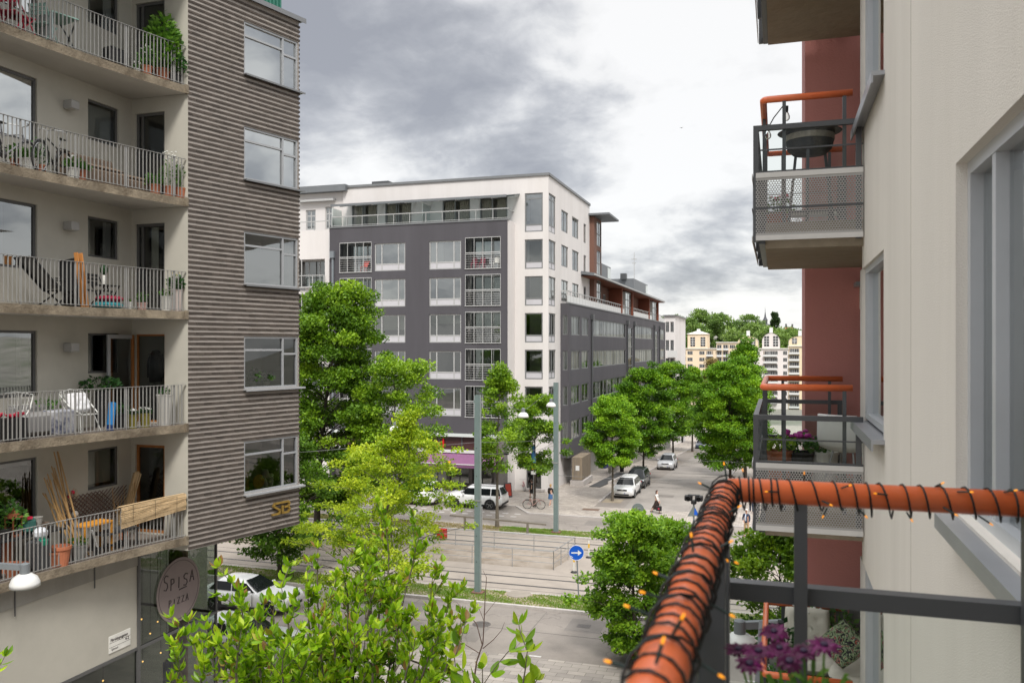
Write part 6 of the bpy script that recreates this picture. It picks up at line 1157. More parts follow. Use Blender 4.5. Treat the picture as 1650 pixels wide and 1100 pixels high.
# ================================================================ cars
M_TYRE=mat('tyre_rubber',(.018,.018,.018),.85,.15,12); M_RIMM=mat('alloy_rim',(.42,.43,.44),.3,.08,8,metal=.8); M_CGLASS=mat('car_glass',(.010,.012,.013),.05,.1,2,spec=.22); M_CHROME=mat('chrome',(.6,.6,.6),.12,.05,5,metal=1); M_HEAD=mat('headlight_glass',(.55,.58,.60),.12,.2,30,spec=.8); M_TAIL=mat('tail_light',(.35,.01,.012),.2,.1,10); M_PLATE=mat('number_plate',(.72,.72,.68),.5,.03,5); M_TRIM=mat('car_trim',(.022,.022,.023),.55,.1,6); M_PBLUE=mat('plate_blue',(.02,.06,.35),.5,.05,5)
def paint(name,col,rough=.28): return mat(name,col,rough,.02,2,spec=.6,coat=.6)
def car(name,label,loc,rz,body,L=4.5,W=1.83,H=1.5,hood=.98,belt=.95,xA=.22,xB=.02,xC=-.36,xD=-.46,wr=.33,suv=False,deck=None,group=None,cat='car',rails=False,rimr=.33,plate=True):
    t=thing(name,label,cat,loc,rz,group); hw=W/2; zb=.20 if not suv else .26; r=rimr
    st=[]; N_=22
    def ztop(f):     # f: -.5 rear .. .5 front
        if f>xA: q=(f-xA)/(.5-xA); return hood-.0*q-(.16*q**2.2)
        if f<xD: q=(xD-f)/(xD+.5+1e-6); return (deck or belt+.02)-.10*q**2
        return belt+(hood-belt)*((f-xD)/(xA-xD))**3
    fs_=[-.5,-.49,-.47,-.44]+[-.40+.8*i/16 for i in range(17)]+[.44,.475,.492,.5]
    m=MB(); rings=[]
    for f in fs_:
        e=max(0,(abs(f)-.36)/.14); w=hw*(1-(.16 if f>0 else .10)*e**2.4); zt=ztop(f); zl=zb+(.08*e**3); nose=max(0,(abs(f)-.47)/.03); zt-=.10*nose**2 if f>0 else .05*nose**2; zl+=.10*nose**2
        x=f*L; half=[(w*.82,zl),(w*.97,zl+.10),(w,zl+.38*(zt-zl)),(w*.995,zl+.66*(zt-zl)),(w*.955,zt-.10),(w*.88,zt-.015),(w*.45,zt+.025*(1-nose))]
        rings.append([(x,0,zl)]+[(x,y,z) for y,z in half]+[(x,0,zt+.035*(1-nose))]+[(x,-y,z) for y,z in reversed(half)])
    k=len(rings[0]); vs=[p for q in rings for p in q]; fc=[]
    for i in range(len(rings)-1):
        for j in range(k): fc.append((i*k+j,i*k+(j+1)%k,(i+1)*k+(j+1)%k,(i+1)*k+j))
    fc.append(tuple(range(k-1,-1,-1))); fc.append(tuple((len(rings)-1)*k+j for j in range(k)))
    m.add(vs,fc,body)
    # cabin
    zr=H; wb=hw*.90; wt=W*wr; X=lambda f:f*L
    nx=7; cab=[]
    sec=[(xD,0),(xC,1)]+[(xC+(xB-xC)*i/4,1) for i in (1,2,3)]+[(xB,1),(xA,0)]
    for f,u in sec:
        crown=.0 if u==0 else (-.03*abs((f-(xB+xC)/2)/((xB-xC)/2+1e-6))**2.5); zz=(belt-.03 if u==0 else zr+crown); y=wb if u==0 else wt
        cab.append([(X(f),y if u else wb*.985,zz-(.07 if u else 0)),(X(f),y*.86,zz-(.012 if u else 0)),(X(f),y*.4,zz+.015*u),(X(f),-y*.4,zz+.015*u),(X(f),-y*.86,zz-(.012 if u else 0)),(X(f),-(y if u else wb*.985),zz-(.07 if u else 0))])
    vs=[p for c in cab for p in c]; fc=[]
    for i in range(len(cab)-1):
        for j in range(5): fc.append((i*6+j,i*6+j+1,(i+1)*6+j+1,(i+1)*6+j)[::-1])
    b0=len(vs)
    for f,u in sec: vs.append((X(f) if u==0 else X(f)*1.0,wb,belt-.03)); vs.append((X(f),-wb,belt-.03))
    for i in range(len(cab)-1):
        fc.append((i*6,(i+1)*6,b0+2*(i+1),b0+2*i)[::-1]); fc.append((i*6+5,b0+2*i+1,b0+2*(i+1)+1,(i+1)*6+5)[::-1])
    m.add(vs,fc,body); bd=m.build('body',t,smooth=True)
    e_=bd.modifiers.new('es','EDGE_SPLIT'); e_.split_angle=R(38)
    def V(x,y,z): return Vector((x,y,z))
    def panel(nm,pts,off,mt,par=None):
        pts=[Vector(p) for p in pts]; n=(pts[1]-pts[0]).cross(pts[2]-pts[0]).normalized()*off; q=MB(); q.add([tuple(p+n) for p in pts],[tuple(range(len(pts)))],mt); return q.build(nm,par or t)
    # glass: windscreen and rear window as curved strips
    def screen(nm,f0,z0,y0,f1,z1,y1,sg):
        q=MB(); n=8; vs=[];fc=[]
        for i in range(n+1):
            u=i/n*2-1
            for (f,z,y,b) in ((f0,z0,y0,.10),(f1,z1,y1,.05)): vs.append((X(f)+sg*(b*(1-u*u)-.02+.025),u*y,z+.012))
        for i in range(n): fc.append((2*i,2*i+2,2*i+3,2*i+1) if sg>0 else (2*i,2*i+1,2*i+3,2*i+2))
        q.add(vs,fc,M_CGLASS); return q.build(nm,t,smooth=True)
    fA=.06; lerp=lambda a,b,f:a+(b-a)*f
    ws=screen('windscreen',lerp(xA,xB,.04),lerp(belt+.0,zr,.05),wb*.90,lerp(xA,xB,.93),lerp(belt,zr,.93),wt*.88,1)
    q=MB(); 
    for s in (.25,-.45): q.bar((X(lerp(xA,xB,.06))+.10,s*wb,lerp(belt,zr,.08)+.03),(X(lerp(xA,xB,.12))+.09,(s+.5)*wb*.9,lerp(belt,zr,.14)+.03),.02,.015,M_TRIM)
    q.build('wiper',t)
    if abs(xC-xD)>.02: screen('rear_window',lerp(xD,xC,.12),lerp(belt,zr,.14),wb*.84,lerp(xD,xC,.88),lerp(belt,zr,.88),wt*.84,-1)
    # side windows
    n=3 if suv or xC<-.33 else 2
    for s in (1,-1):
        T0,T1=lerp(xC,xD,.18),xB-.015; f0,f1=lerp(xD,xC,.30),lerp(xA,xB,.18); cuts=[0,.50,1] if n==2 else [0,.25,.60,1]
        for i in range(len(cuts)-1):
            a,b=cuts[i]+(.012 if i else 0),cuts[i+1]-(.012 if i<len(cuts)-2 else 0)
            pb=[(X(lerp(f0,f1,a)),s*wb*.992,belt+.01),(X(lerp(f0,f1,b)),s*wb*.992,belt+.01)]; yt=lerp(wb,wt,.80); ztp=lerp(belt,zr-.07,.84); pt_=[(X(lerp(lerp(xC,xD,.2),lerp(xB,xA,.20),b)),s*yt,ztp),(X(lerp(lerp(xC,xD,.2),lerp(xB,xA,.2),a)),s*yt,ztp)]
            pts=pb+pt_
            if s>0: pts=pts[::-1]
            panel('side_window',pts,.012,M_CGLASS)
    # wheels, arches, lights, trim
    q=MB()
    for f in (.31,-.30):
        for s in (1,-1): 
            q.lathe([(r*1.16,-.02),(r*1.16,.022),(r*1.10,.03),(.001,.03)],(X(f),s*(hw-.012),r),M_TRIM,22,Matrix.Rotation(-s*R(90),4,'X'))
    for s in (1,-1): q.bx(-.30*L+.05,.31*L-.05,s*hw-.03,s*hw+.004,zb,zb+.12,M_TRIM)
    q.bx(L*.5-.06,L*.5+.012,-hw*.62,hw*.62,zb+.12,zb+.24,M_TRIM); q.bx(-L*.5-.014,-L*.5+.06,-hw*.8,hw*.8,zb+.08,zb+.24,M_TRIM)
    for f in (lerp(f0,f1,cuts[1]),lerp(f0,f1,cuts[-2]) if n==3 else lerp(f0,f1,.98)):
        for s in (1,-1): q.bx(X(f)-.006,X(f)+.006,s*hw-.02,s*hw+.003,zb+.16,belt-.06,M_TRIM)
    q.build('trim',t)
    for f in (.31,-.30):
        for s in (1,-1):
            q=MB(); Mx=Matrix.Rotation(-s*R(90),4,'X'); c=(X(f),s*(hw-.10),r); q.lathe([(r*.70,-.1),(r*.96,-.09),(r,-.05),(r,.08),(r*.95,.12),(r*.72,.125)],c,M_TYRE,24,Mx); w=q.build('wheel',t,smooth=False)
            q=MB(); q.lathe([(r*.74,.05),(r*.74,.122),(r*.66,.126),(r*.64,.07),(.001,.07)],c,M_RIMM,22,Mx)
            for a in range(5):
                an=a*1.2566+.3; p0=Vector((X(f),s*(hw+.010),r)); p1=p0+Vector((r*.68*math.cos(an),0,r*.68*math.sin(an))); q.bar(p0,p1,.055,.03,M_RIMM)
            q.build('rim',w)
    zh=hood-.16 if not suv else hood-.17
    for s in (1,-1):
        q=MB(); xf=L*.5; q.add([(xf-.10,s*hw*.42,zh-.07),(xf-.06,s*hw*.42,zh+.02),(xf-.36,s*hw*.93,zh+.06),(xf-.34,s*hw*.95,zh-.05),(xf+.004,s*hw*.42,zh-.07),(xf-.03,s*hw*.42,zh+.03),(xf-.30,s*hw*.965,zh+.075),(xf-.27,s*hw*.985,zh-.05)],[(4,5,6,7),(0,3,2,1),(0,1,5,4),(2,3,7,6),(1,2,6,5),(0,4,7,3)],M_HEAD); q.build('headlight',t)
        q=MB(); xr=-L*.5; zt_=belt-.14; q.add([(xr-.006,s*hw*.50,zt_-.05),(xr+.01,s*hw*.50,zt_+.07),(xr+.20,s*hw*.975,zt_+.09),(xr+.20,s*hw*.99,zt_-.05),(xr+.1,s*hw*.5,zt_),(xr+.25,s*hw*.9,zt_)],[(0,1,2,3),(0,3,5,4),(1,4,5,2)],M_TAIL); q.build('tail_light',t)
        q=MB(); q.box((X(lerp(f0,f1,.93)),s*(hw+.07),belt+.06),(.13,.20,.14),body,bev=.035); q.build('mirror',t)
    q=MB(); q.box((L*.5-.012,0,zh-.05),(.05,hw*.86,.11),M_TRIM,bev=.012); q.box((L*.5+.012,0,zh-.05),(.012,hw*.16,.06),M_CHROME); q.bx(L*.5-.01,L*.5+.016,-hw*.42,hw*.42,zh-.115,zh-.10,M_CHROME); q.build('grille',t)
    if plate:
        q=MB(); q.box((L*.5+.02,0,zb+.30),(.012,.52,.115),M_PLATE); q.box((L*.5+.0225,.23,zb+.30),(.012,.05,.11),M_PBLUE); q.box((-L*.5-.022,0,zb+.46),(.012,.52,.115),M_PLATE); q.build('number_plate',t)
    if rails:
        q=MB()
        for s in (1,-1): q.tube([(X(xC)+.02,s*wt*.92,zr-.05),(X(xC)+.10,s*wt*.92,zr+.035),(X(xB)-.12,s*wt*.92,zr+.035),(X(xB)-.02,s*wt*.92,zr-.04)],.018,M_TRIM,6)
        q.build('roof_rail',t)
    return t
PW=paint('white_paint',(.76,.76,.755)); PS=paint('silver_paint',(.46,.47,.49),.3); PK=paint('black_paint',(.028,.030,.034)); PD=paint('dark_blue_paint',(.04,.055,.09))
GC='cars parked along the side street'
def parked(label,x,y,body,**k): return car('parked_car',label,(x,y,gz(y)+PZ),R(-90),body,group=GC,**k)
c1=parked('white estate car parked nearest under the first street tree',-12.15,70.4,PW,L=4.7,W=1.84,H=1.49,hood=.95,belt=.93,xA=.20,xB=.03,xC=-.40,xD=-.49)
c2=parked('black car parked directly behind the white estate car',-12.25,76.6,PK,L=4.6,W=1.85,H=1.60,hood=1.02,belt=.99,xA=.21,xB=.05,xC=-.40,xD=-.485,suv=True,rails=True)
c3=parked('silver compact crossover parked behind a gap in the side street',-12.1,97.3,PS,L=4.42,W=1.87,H=1.66,hood=1.08,belt=1.04,xA=.20,xB=.04,xC=-.38,xD=-.485,suv=True,rimr=.36)
c4=parked('dark grey car parked farthest down the side street beneath the fourth tree',-11.9,141,PD,L=4.5,W=1.84,H=1.55)
x,y=G(786,823); car('parked_car','white sport utility vehicle with black roof rails in the parking bay before the plum awning',(x-1.45,61.6,0),R(180),PW,L=4.75,W=1.92,H=1.72,hood=1.12,belt=1.06,xA=.22,xB=.08,xC=-.43,xD=-.495,suv=True,rails=True,rimr=.38,group='cars in the bay and on the near road')
x,y=P(688,70); car('parked_car','tall white car half hidden by the yellow green tree behind the sport utility vehicle',(x,61.6,0),R(180),PW,L=4.6,W=1.9,H=1.8,hood=1.15,belt=1.1,xC=-.44,xD=-.495,xA=.26,xB=.14,group='cars in the bay and on the near road')
x,y=G(402,990); car('parked_car','white sedan facing right on the near road under the low dark tree',(x-.6,34.6,0),R(0),PW,L=4.75,W=1.9,H=1.46,hood=.97,belt=.95,xA=.18,xB=0,xC=-.28,xD=-.42,deck=1.0,group='cars in the bay and on the near road')
car('parked_car','silver white hatchback behind the restaurant corner glass, nearer than the white sedan',(-20.6,29.3,0),R(0),paint('pearl_paint',(.52,.53,.55)),L=4.3,W=1.82,H=1.50,hood=.98,belt=.95,xA=.19,xB=.0,group='cars in the bay and on the near road')
x0=XY(790,69.2); car('parked_car','blue grey car parked by the shop front behind the white sport utility vehicle',(x0-.2,66.0,PZ),R(180),PD,L=4.2,W=1.8,H=1.5) if False else None
# ================================================================ bicycles
M_SPK=mat('spoke_steel',(.45,.45,.45),.3,.05,8,metal=.8)
def bicycle(label,loc,rz,col,group=None,lean=0,basket=False):
    t=thing('bicycle',label,'bicycle',loc,rz,group); t.rotation_euler=(lean,0,rz); fm=mat('bike_'+str(col),col,.35,.08,6); r=.34
    for x in (-.52,.53):
        m=MB(); m.tube([(x+r*math.cos(q*.2618),0,r+r*math.sin(q*.2618)) for q in range(24)],.020,M_TYRE,6,closed=True); w=m.build('wheel',t); m=MB(); m.tube([(x+(r-.028)*math.cos(q*.2618),0,r+(r-.028)*math.sin(q*.2618)) for q in range(24)],.011,M_SPK,5,closed=True); m.tube([(x,-.05,r),(x,.05,r)],.022,M_SPK,8)
        for q in range(14): a=q*.4488; m.tube([(x,.02*(-1)**q,r),(x+(r-.03)*math.cos(a),0,r+(r-.03)*math.sin(a))],.0022,M_SPK,3,cap=False)
        m.build('rim',w)
        m=MB(); m.tube([(x+(r+.035)*math.cos(R(a)),0,r+(r+.035)*math.sin(R(a))) for a in range(20 if x<0 else 40,170 if x<0 else 150,14)],.012,fm,5); m.build('mudguard',t)
    bb=(-.06,0,.28); st=(-.22,0,.78); hd=(.36,0,.80); hd2=(.40,0,.66)
    m=MB(); m.tube([bb,st],.016,fm,7); m.tube([bb,hd2],.019,fm,7); m.tube([(-.18,0,.66),hd],.016,fm,7); m.tube([hd,hd2],.02,fm,7)
    for s in (1,-1): m.tube([bb,(-.52,s*.055,r)],.010,fm,5); m.tube([(-.20,0,.72),(-.52,s*.055,r)],.009,fm,5)
    m.build('frame',t); m=MB()
    for s in (1,-1): m.tube([(.41,s*.05,.64),(.44,s*.05,.55),(.53,s*.05,r)],.011,fm,6)
    m.build('fork',t); m=MB(); m.tube([hd,(.33,0,.95)],.014,M_STEEL,6); m.tube([(.14,.29,.99),(.22,.28,1.0),(.33,.12,.99),(.34,0,.96),(.33,-.12,.99),(.22,-.28,1.0),(.14,-.29,.99)],.012,M_STEEL,6); m.build('handlebar',t)
    m=MB(); m.tube([st,(-.25,0,.90)],.013,M_STEEL,6); m.add([(-.40,.09,.92),(-.40,-.09,.92),(-.2,-.03,.94),(-.08,0,.92),(-.2,.03,.94),(-.38,.0,.95),(-.25,0,.88)],[(0,1,5),(1,2,5),(0,5,4),(5,2,4),(2,3,4),(1,0,6),(2,1,6),(3,2,6),(4,3,6),(0,4,6)],M_BLACK); m.build('saddle',t)
    m=MB(); m.lathe([(.09,-.006),(.095,0),(.09,.006)],(bb[0],.04,bb[2]),M_IRON,16,Matrix.Rotation(R(90),4,'X')); m.bar((bb[0],.06,bb[2]),(bb[0]+.12,.06,bb[2]-.12),.02,.01,M_SPK); m.bar((bb[0],-.06,bb[2]),(bb[0]-.12,-.06,bb[2]+.12),.02,.01,M_SPK); m.box((bb[0]+.12,.11,bb[2]-.12),(.09,.09,.02),M_BLACK); m.box((bb[0]-.12,-.11,bb[2]+.12),(.09,.09,.02),M_BLACK); m.build('crank',t)
    m=MB(); m.tube([(-.22,0,.70),(-.62,0,.72)],.008,M_IRON,5); m.bx(-.66,-.34,-.06,.06,.715,.727,M_IRON); m.build('carrier',t)
    return t
x,y=G(861,819,PZ); bicycle('pale pink bicycle with a light saddle leaning at the post by the bushy young tree',(x,y-.1,PZ),R(8),(.50,.30,.26),None,R(4))
x,y=G(843,789,PZ); bicycle('red bicycle with a basket parked at the granite shop corner',(x,y,PZ),R(-60),(.42,.02,.04),None,R(5))
# ================================================================ people
M_SKIN=mat('skin',(.48,.27,.19),.6,.05,6); M_SKIN2=mat('skin_pale',(.55,.34,.26),.6,.05,6)
def skinned(name,verts,edges,radii,mt,parent,sub=1,root=0):
    me=bpy.data.meshes.new(name); me.from_pydata([Vector(v) for v in verts],edges,[]); me.materials.append(mt); o=bpy.data.objects.new(name,me); COL.objects.link(o); o.parent=parent
    sl=me.skin_vertices if len(me.skin_vertices) else None
    md=o.modifiers.new('skin','SKIN'); md.use_smooth_shade=True
    if not len(me.skin_vertices): me.attributes; 
    lay=me.skin_vertices[0] if len(me.skin_vertices) else None
    if lay is None: return o
    for i,r in enumerate(radii): lay.data[i].radius=(r,r) if not isinstance(r,tuple) else r
    lay.data[root].use_root=True
    if sub: s=o.modifiers.new('sub','SUBSURF'); s.levels=sub; s.render_levels=sub
    return o
def _has_skin_layer():
    return True
def ensure_skin(me):
    import bmesh
    b=bmesh.new(); b.from_mesh(me); b.verts.layers.skin.verify(); b.to_mesh(me); b.free()
_old=skinned
def skinned(name,verts,edges,radii,mt,parent,sub=1,root=0):
    me=bpy.data.meshes.new(name); me.from_pydata([Vector(v) for v in verts],edges,[]); ensure_skin(me); me.materials.append(mt); o=bpy.data.objects.new(name,me); COL.objects.link(o); o.parent=parent
    lay=me.skin_vertices[0]
    for i,r in enumerate(radii): lay.data[i].radius=(r,r) if not isinstance(r,tuple) else r
    lay.data[root].use_root=True
    md=o.modifiers.new('skin','SKIN'); md.use_smooth_shade=True
    if sub: s=o.modifiers.new('sub','SUBSURF'); s.levels=sub; s.render_levels=sub
    return o
def chain(vs,es,rs,pts,radii,start=None):
    p=start
    for v,r in zip(pts,radii):
        vs.append(v); rs.append(r); i=len(vs)-1
        if p is not None: es.append((p,i))
        p=i
    return p
def person(label,loc,rz,H,skin,hair,top,bottom,shoe,legs,arms,coat=None,skirt=None,hairlen=0,cap=None,glasses=False):
    """x forward, z up. legs/arms: for left(+y), right: (knee offset, ankle offset) / (elbow, wrist) in body-height units from hip / shoulder"""
    t=thing('person',label,'person',loc,rz); s=H/1.75; vs=[];es=[];rs=[]
    P_=lambda x,y,z:(x*s,y*s,z*s)
    pel=chain(vs,es,rs,[P_(0,0,.95)],[.125*s]); ch=chain(vs,es,rs,[P_(0,0,1.10),P_(.01,0,1.28),P_(.005,0,1.40)],[.115*s,.135*s,.115*s],pel); nk=chain(vs,es,rs,[P_(.012,0,1.475),P_(.02,0,1.53)],[.052*s,.05*s],ch)
    hd=chain(vs,es,rs,[P_(.03,0,1.60),P_(.03,0,1.68),P_(.02,0,1.735)],[.072*s,.088*s,.06*s],nk)
    J={}
    for sd,(kn,an) in zip((1,-1),legs):
        hip=(0,.09*sd,.90); k=(hip[0]+kn[0],hip[1]+kn[1],hip[2]+kn[2]); a=(hip[0]+an[0],hip[1]+an[1],hip[2]+an[2]); J['l',sd]=(hip,k,a)
        c=chain(vs,es,rs,[P_(*hip),P_(*k),P_(*a),P_(a[0]+.12,a[1],a[2]-.055)],[.085*s,.058*s,.040*s,.035*s],pel)
    for sd,(el,wr) in zip((1,-1),arms):
        sh=(0,.175*sd,1.41); e=(sh[0]+el[0],sh[1]+el[1]*sd,sh[2]+el[2]); w=(sh[0]+wr[0],sh[1]+wr[1]*sd,sh[2]+wr[2]); J['a',sd]=(sh,e,w)
        c=chain(vs,es,rs,[P_(*sh),P_(*e),P_(*w)],[.055*s,.042*s,.028*s],2); d=Vector(w)-Vector(e); d.normalize(); pm=Vector(w)+d*.07; pi=chain(vs,es,rs,[P_(*pm)],[(.036*s,.022*s)],c)
        for q,(oy,ln) in enumerate(((-.027,.062),(-.009,.075),(.009,.071),(.026,.055))):
            b=pm+d*.02+Vector((oy*.9,0,0)); m1=b+d*ln*.55+Vector((0,-.008*sd,0)); m2=m1+d*ln*.45+Vector((0,-.018*sd,0)); chain(vs,es,rs,[P_(*b),P_(*m1),P_(*m2)],[.0095*s,.0085*s,.007*s],pi)
        th=Vector(w)+d*.025; chain(vs,es,rs,[P_(th.x+.032,th.y-.005*sd,th.z),P_(th.x+.045,th.y-.02*sd,th.z-.035)],[.011*s,.009*s],c)
    skinned('body',vs,es,rs,skin,t)
    # face
    m=MB(); m.ball(P_(.118,0,1.635),.014*s,skin,8,(1.1,.8,1.5)); m.build('nose',t)
    for sd in (1,-1):
        m=MB(); m.ball(P_(.103,.033*sd,1.665),.012*s,mat('eye_white',(.7,.68,.65),.3,.03,9),8,(.7,1.1,.8)); e=m.build('eye',t); m=MB(); m.ball(P_(.110,.033*sd,1.665),.006*s,M_BLACK,6); m.build('pupil',e); m=MB(); m.ball(P_(.025,.088*sd,1.65),.026*s,skin,8,(.8,.35,1.2)); m.build('ear',t)
    m=MB(); m.ball(P_(.104,0,1.585),.02*s,mat('lips',(.40,.14,.11),.5,.1,9),8,(.4,1.2,.3)); m.build('mouth',t)
    if glasses:
        m=MB()
        for sd in (1,-1): m.box(P_(.118,.034*sd,1.665),(.008*s,.05*s,.034*s),M_BLACK,bev=.003); m.bar(P_(.118,.06*sd,1.668),P_(.02,.088*sd,1.67),.005,.005,M_BLACK)
        m.build('glasses',t)
    # hair / cap
    n=12; hv=[];hf=[]; m=MB()
    rings=[(1.775,.03,.0),(1.76,.065,-.005),(1.72,.092,-.012),(1.67,.098,-.02),(1.62,.094,-.03)]+([(1.55,.09,-.04),(1.46,.085,-.055),(1.36-.0*hairlen,.07,-.075),(1.30,.03,-.085)] if hairlen else [(1.57,.075,-.035)])
    for z,r,dx in rings:
        for j in range(n):
            a=2*math.pi*j/n; face=max(0,math.cos(a)); cut=1-.0*face; x=r*math.cos(a); y=r*math.sin(a)
            if z<1.71: x=min(x,.045 if z>1.6 else .012)
            hv.append(P_(.022+dx*.4+x,y,z))
    for i in range(len(rings)-1):
        for j in range(n): hf.append((i*n+j,(i+1)*n+j,(i+1)*n+(j+1)%n,i*n+(j+1)%n))
    hf.append(tuple(range(n))); m.add(hv,hf,cap or hair); o=m.build('cap' if cap else 'hair',t,smooth=True)
    # clothes: own skinned shells, slightly larger
    def shell(nm,parts,mt,sub=1):
        v2=[];e2=[];r2=[]; c0=None
        for pts,rad,join in parts: 
            st=None if join is None else join
            chain(v2,e2,r2,[P_(*p) for p in pts],[r*s for r in rad],st)
        return skinned(nm,v2,e2,r2,mt,t,sub)
    sh1=J['a',1]; sh2=J['a',-1]; sleeve=lambda J_,f:[J_[0],J_[1],tuple(Vector(J_[1]).lerp(Vector(J_[2]),f))]
    lo=.82 if coat else .96
    cl=coat or top
    shell('jacket' if coat else 'shirt',[([(0,0,1.16),(.01,0,1.30),(.005,0,1.42),(.01,0,1.465)],[.130,.150,.128,.07],None),([(0,0,1.02),(0,0,lo)],[.132,.148 if coat else .135],0)]+[(sleeve(J['a',sd],.9)+[],[.066,.055,.042],2) for sd in (1,-1)],cl)
    if coat: 
        m=MB(); m.add([P_(.148,-.035,1.02),P_(.148,.035,1.02),P_(.172,.045,1.28),P_(.13,.03,1.46),P_(.13,-.03,1.46),P_(.172,-.045,1.28)],[(0,1,2,5),(5,2,3,4)],top); m.build('shirt',t)
    if skirt:
        m=MB(); n=18; vs2=[];fs2=[]; rg=[(1.0,.125,.135,0),(.90,.16,.17,.01)]+skirt
        for z,rx,ry,dx in rg:
            for j in range(n): a=2*math.pi*j/n; w=1+.05*math.sin(a*6)*(1.0-z); vs2.append(P_(dx+rx*w*math.cos(a),ry*w*math.sin(a),z))
        for i in range(len(rg)-1):
            for j in range(n): fs2.append((i*n+j,(i+1)*n+j,(i+1)*n+(j+1)%n,i*n+(j+1)%n))
        m.add(vs2,fs2,bottom); m.build('skirt',t,smooth=True)
    else:
        parts=[([(0,0,.98),(0,0,.90)],[.132,.125],None)]
        for sd in (1,-1):
            h,k,a=J['l',sd]; parts.append(([h,k,(a[0],a[1],a[2]+.03)],[.098,.075,.062],1))
        shell('trousers',parts,bottom)
    for sd in (1,-1):
        a=J['l',sd][2]; m=MB(); m.box(P_(a[0]+.055,a[1],a[2]-.045),(.27*s,.095*s,.075*s),shoe,bev=.03); m.build('shoe',t,smooth=True)
    return t,J,s
M_BRH=mat('brown_hair',(.045,.022,.014),.6,.2,20); M_BLH=mat('blond_hair',(.45,.28,.11),.6,.15,20); M_WSH=mat('white_shirt',(.66,.65,.62),.8,.04,4); M_BLKC=mat('black_cloth',(.018,.016,.016),.85,.15,5); M_NAVY=mat('navy_cloth',(.025,.04,.075),.85,.12,5); M_BEIGE=mat('beige_chinos',(.40,.28,.16),.85,.06,5); M_LBL=mat('light_blue_shirt',(.52,.58,.70),.8,.04,5); M_DEN=mat('denim_skirt',(.06,.13,.27),.85,.15,8); M_BRSH=mat('brown_leather',(.05,.022,.014),.5,.1,5); M_CAPW=mat('white_cap',(.64,.60,.56),.8,.05,5); M_BRN=mat('dark_brown_cloth',(.03,.018,.014),.85,.15,6)
st_=((.0,0,-.42),(.0,0,-.845)); GP=lambda px,py,z=0.0:(*G(px,py,z),z)
W1,J1,s1=person('long haired woman in white blouse and dark wide trousers walking with a black bag',GP(1058,826,PZ),R(-8),1.68,M_SKIN2,M_BRH,M_WSH,M_BRN,M_BLACK,(((.16,0,-.40),(.20,0,-.835)),((-.14,0,-.40),(-.42,0,-.74))),(((.05,.02,-.27),(.16,.02,-.50)),((.10,.03,-.26),(.22,.03,-.50))),hairlen=1,
  skirt=[(.72,.20,.19,.0),(.50,.28,.18,-.05),(.28,.31,.15,-.10)])
def handbag(label,loc,rz,sz,mt,accent=None):
    t=thing('handbag',label,'bag',loc,rz); m=MB(); m.box((0,0,sz[2]/2),sz,mt,bev=.03); m.build('bag',t); m=MB(); m.tube([(-sz[0]*.25,0,sz[2]),(-sz[0]*.2,0,sz[2]+.16),(sz[0]*.2,0,sz[2]+.16),(sz[0]*.25,0,sz[2])],.010,mt,6); m.build('handle',t)
    if accent: m=MB(); m.ball((0,-sz[1]*.5,sz[2]*.45),.07,accent,8,(1,.3,.8)); m.build('scarf',t)
    return t
lw=W1.location; c8,s8=math.cos(R(-8)),math.sin(R(-8)); wx,wy=.24,-.235; handbag('black handbag with a red accent held by the woman in the white blouse',(lw.x+c8*wx-s8*wy,lw.y+s8*wx+c8*wy,lw.z+.22),R(-8),(.42,.16,.36),M_BLACK,M_RFL)
M1=person('man in navy jacket, beige trousers and white cap on the zebra crossing',GP(1203,864),R(-112),1.80,M_SKIN,mat('grey_hair',(.42,.40,.38),.7,.1,20),M_LBL,M_BEIGE,M_BRSH,(((.02,.02,-.42),(.0,.05,-.845)),((.02,-.02,-.42),(.03,-.05,-.845))),(((.02,.05,-.27),(.10,.02,-.47)),((.04,.06,-.27),(.17,-.04,-.40))),coat=M_NAVY,cap=M_CAPW,glasses=True)
l1=M1[0].location; handbag('white plastic bag in the hand of the man on the crossing',(l1.x+.40,l1.y-.10,l1.z+.42),R(10),(.26,.12,.30),mat('white_plastic_bag',(.62,.64,.68),.4,.2,8))
W2=person('blond woman in black top and denim skirt on the pavement beside the tram pole',GP(887,815,PZ),R(70),1.70,M_SKIN2,M_BLH,M_BLKC,M_DEN,M_CAPW,(((.14,0,-.41),(.14,0,-.84)),((-.08,0,-.41),(-.30,0,-.80))),(((-.02,.03,-.28),(.10,.03,-.50)),((.06,.03,-.28),(.20,.02,-.48))),skirt=[(.75,.17,.185,0),(.58,.19,.20,0)])
W3=person('person in black half hidden by the tree trunk and the leaning bicycle',GP(857,806,PZ),R(160),1.70,M_SKIN2,M_BRH,M_BLKC,M_BLKC,M_BLACK,(((.10,0,-.41),(.10,0,-.84)),((-.08,0,-.41),(-.24,0,-.81))),(((0,.03,-.28),(.08,.03,-.52)),((0,.03,-.28),(.10,.03,-.50))),skirt=[(.72,.17,.18,0),(.62,.175,.19,0)])
W4=person('person in dark clothes walking away beyond the man on the zebra crossing',GP(1211,826,PZ),R(95),1.78,M_SKIN,M_BRH,M_BLKC,M_NAVY,M_CAPW,(((.14,0,-.41),(.16,0,-.84)),((-.06,0,-.41),(-.28,0,-.80))),(((-.04,.03,-.28),(.04,.03,-.52)),((.06,.03,-.28),(.18,.03,-.48))),coat=M_BLKC)
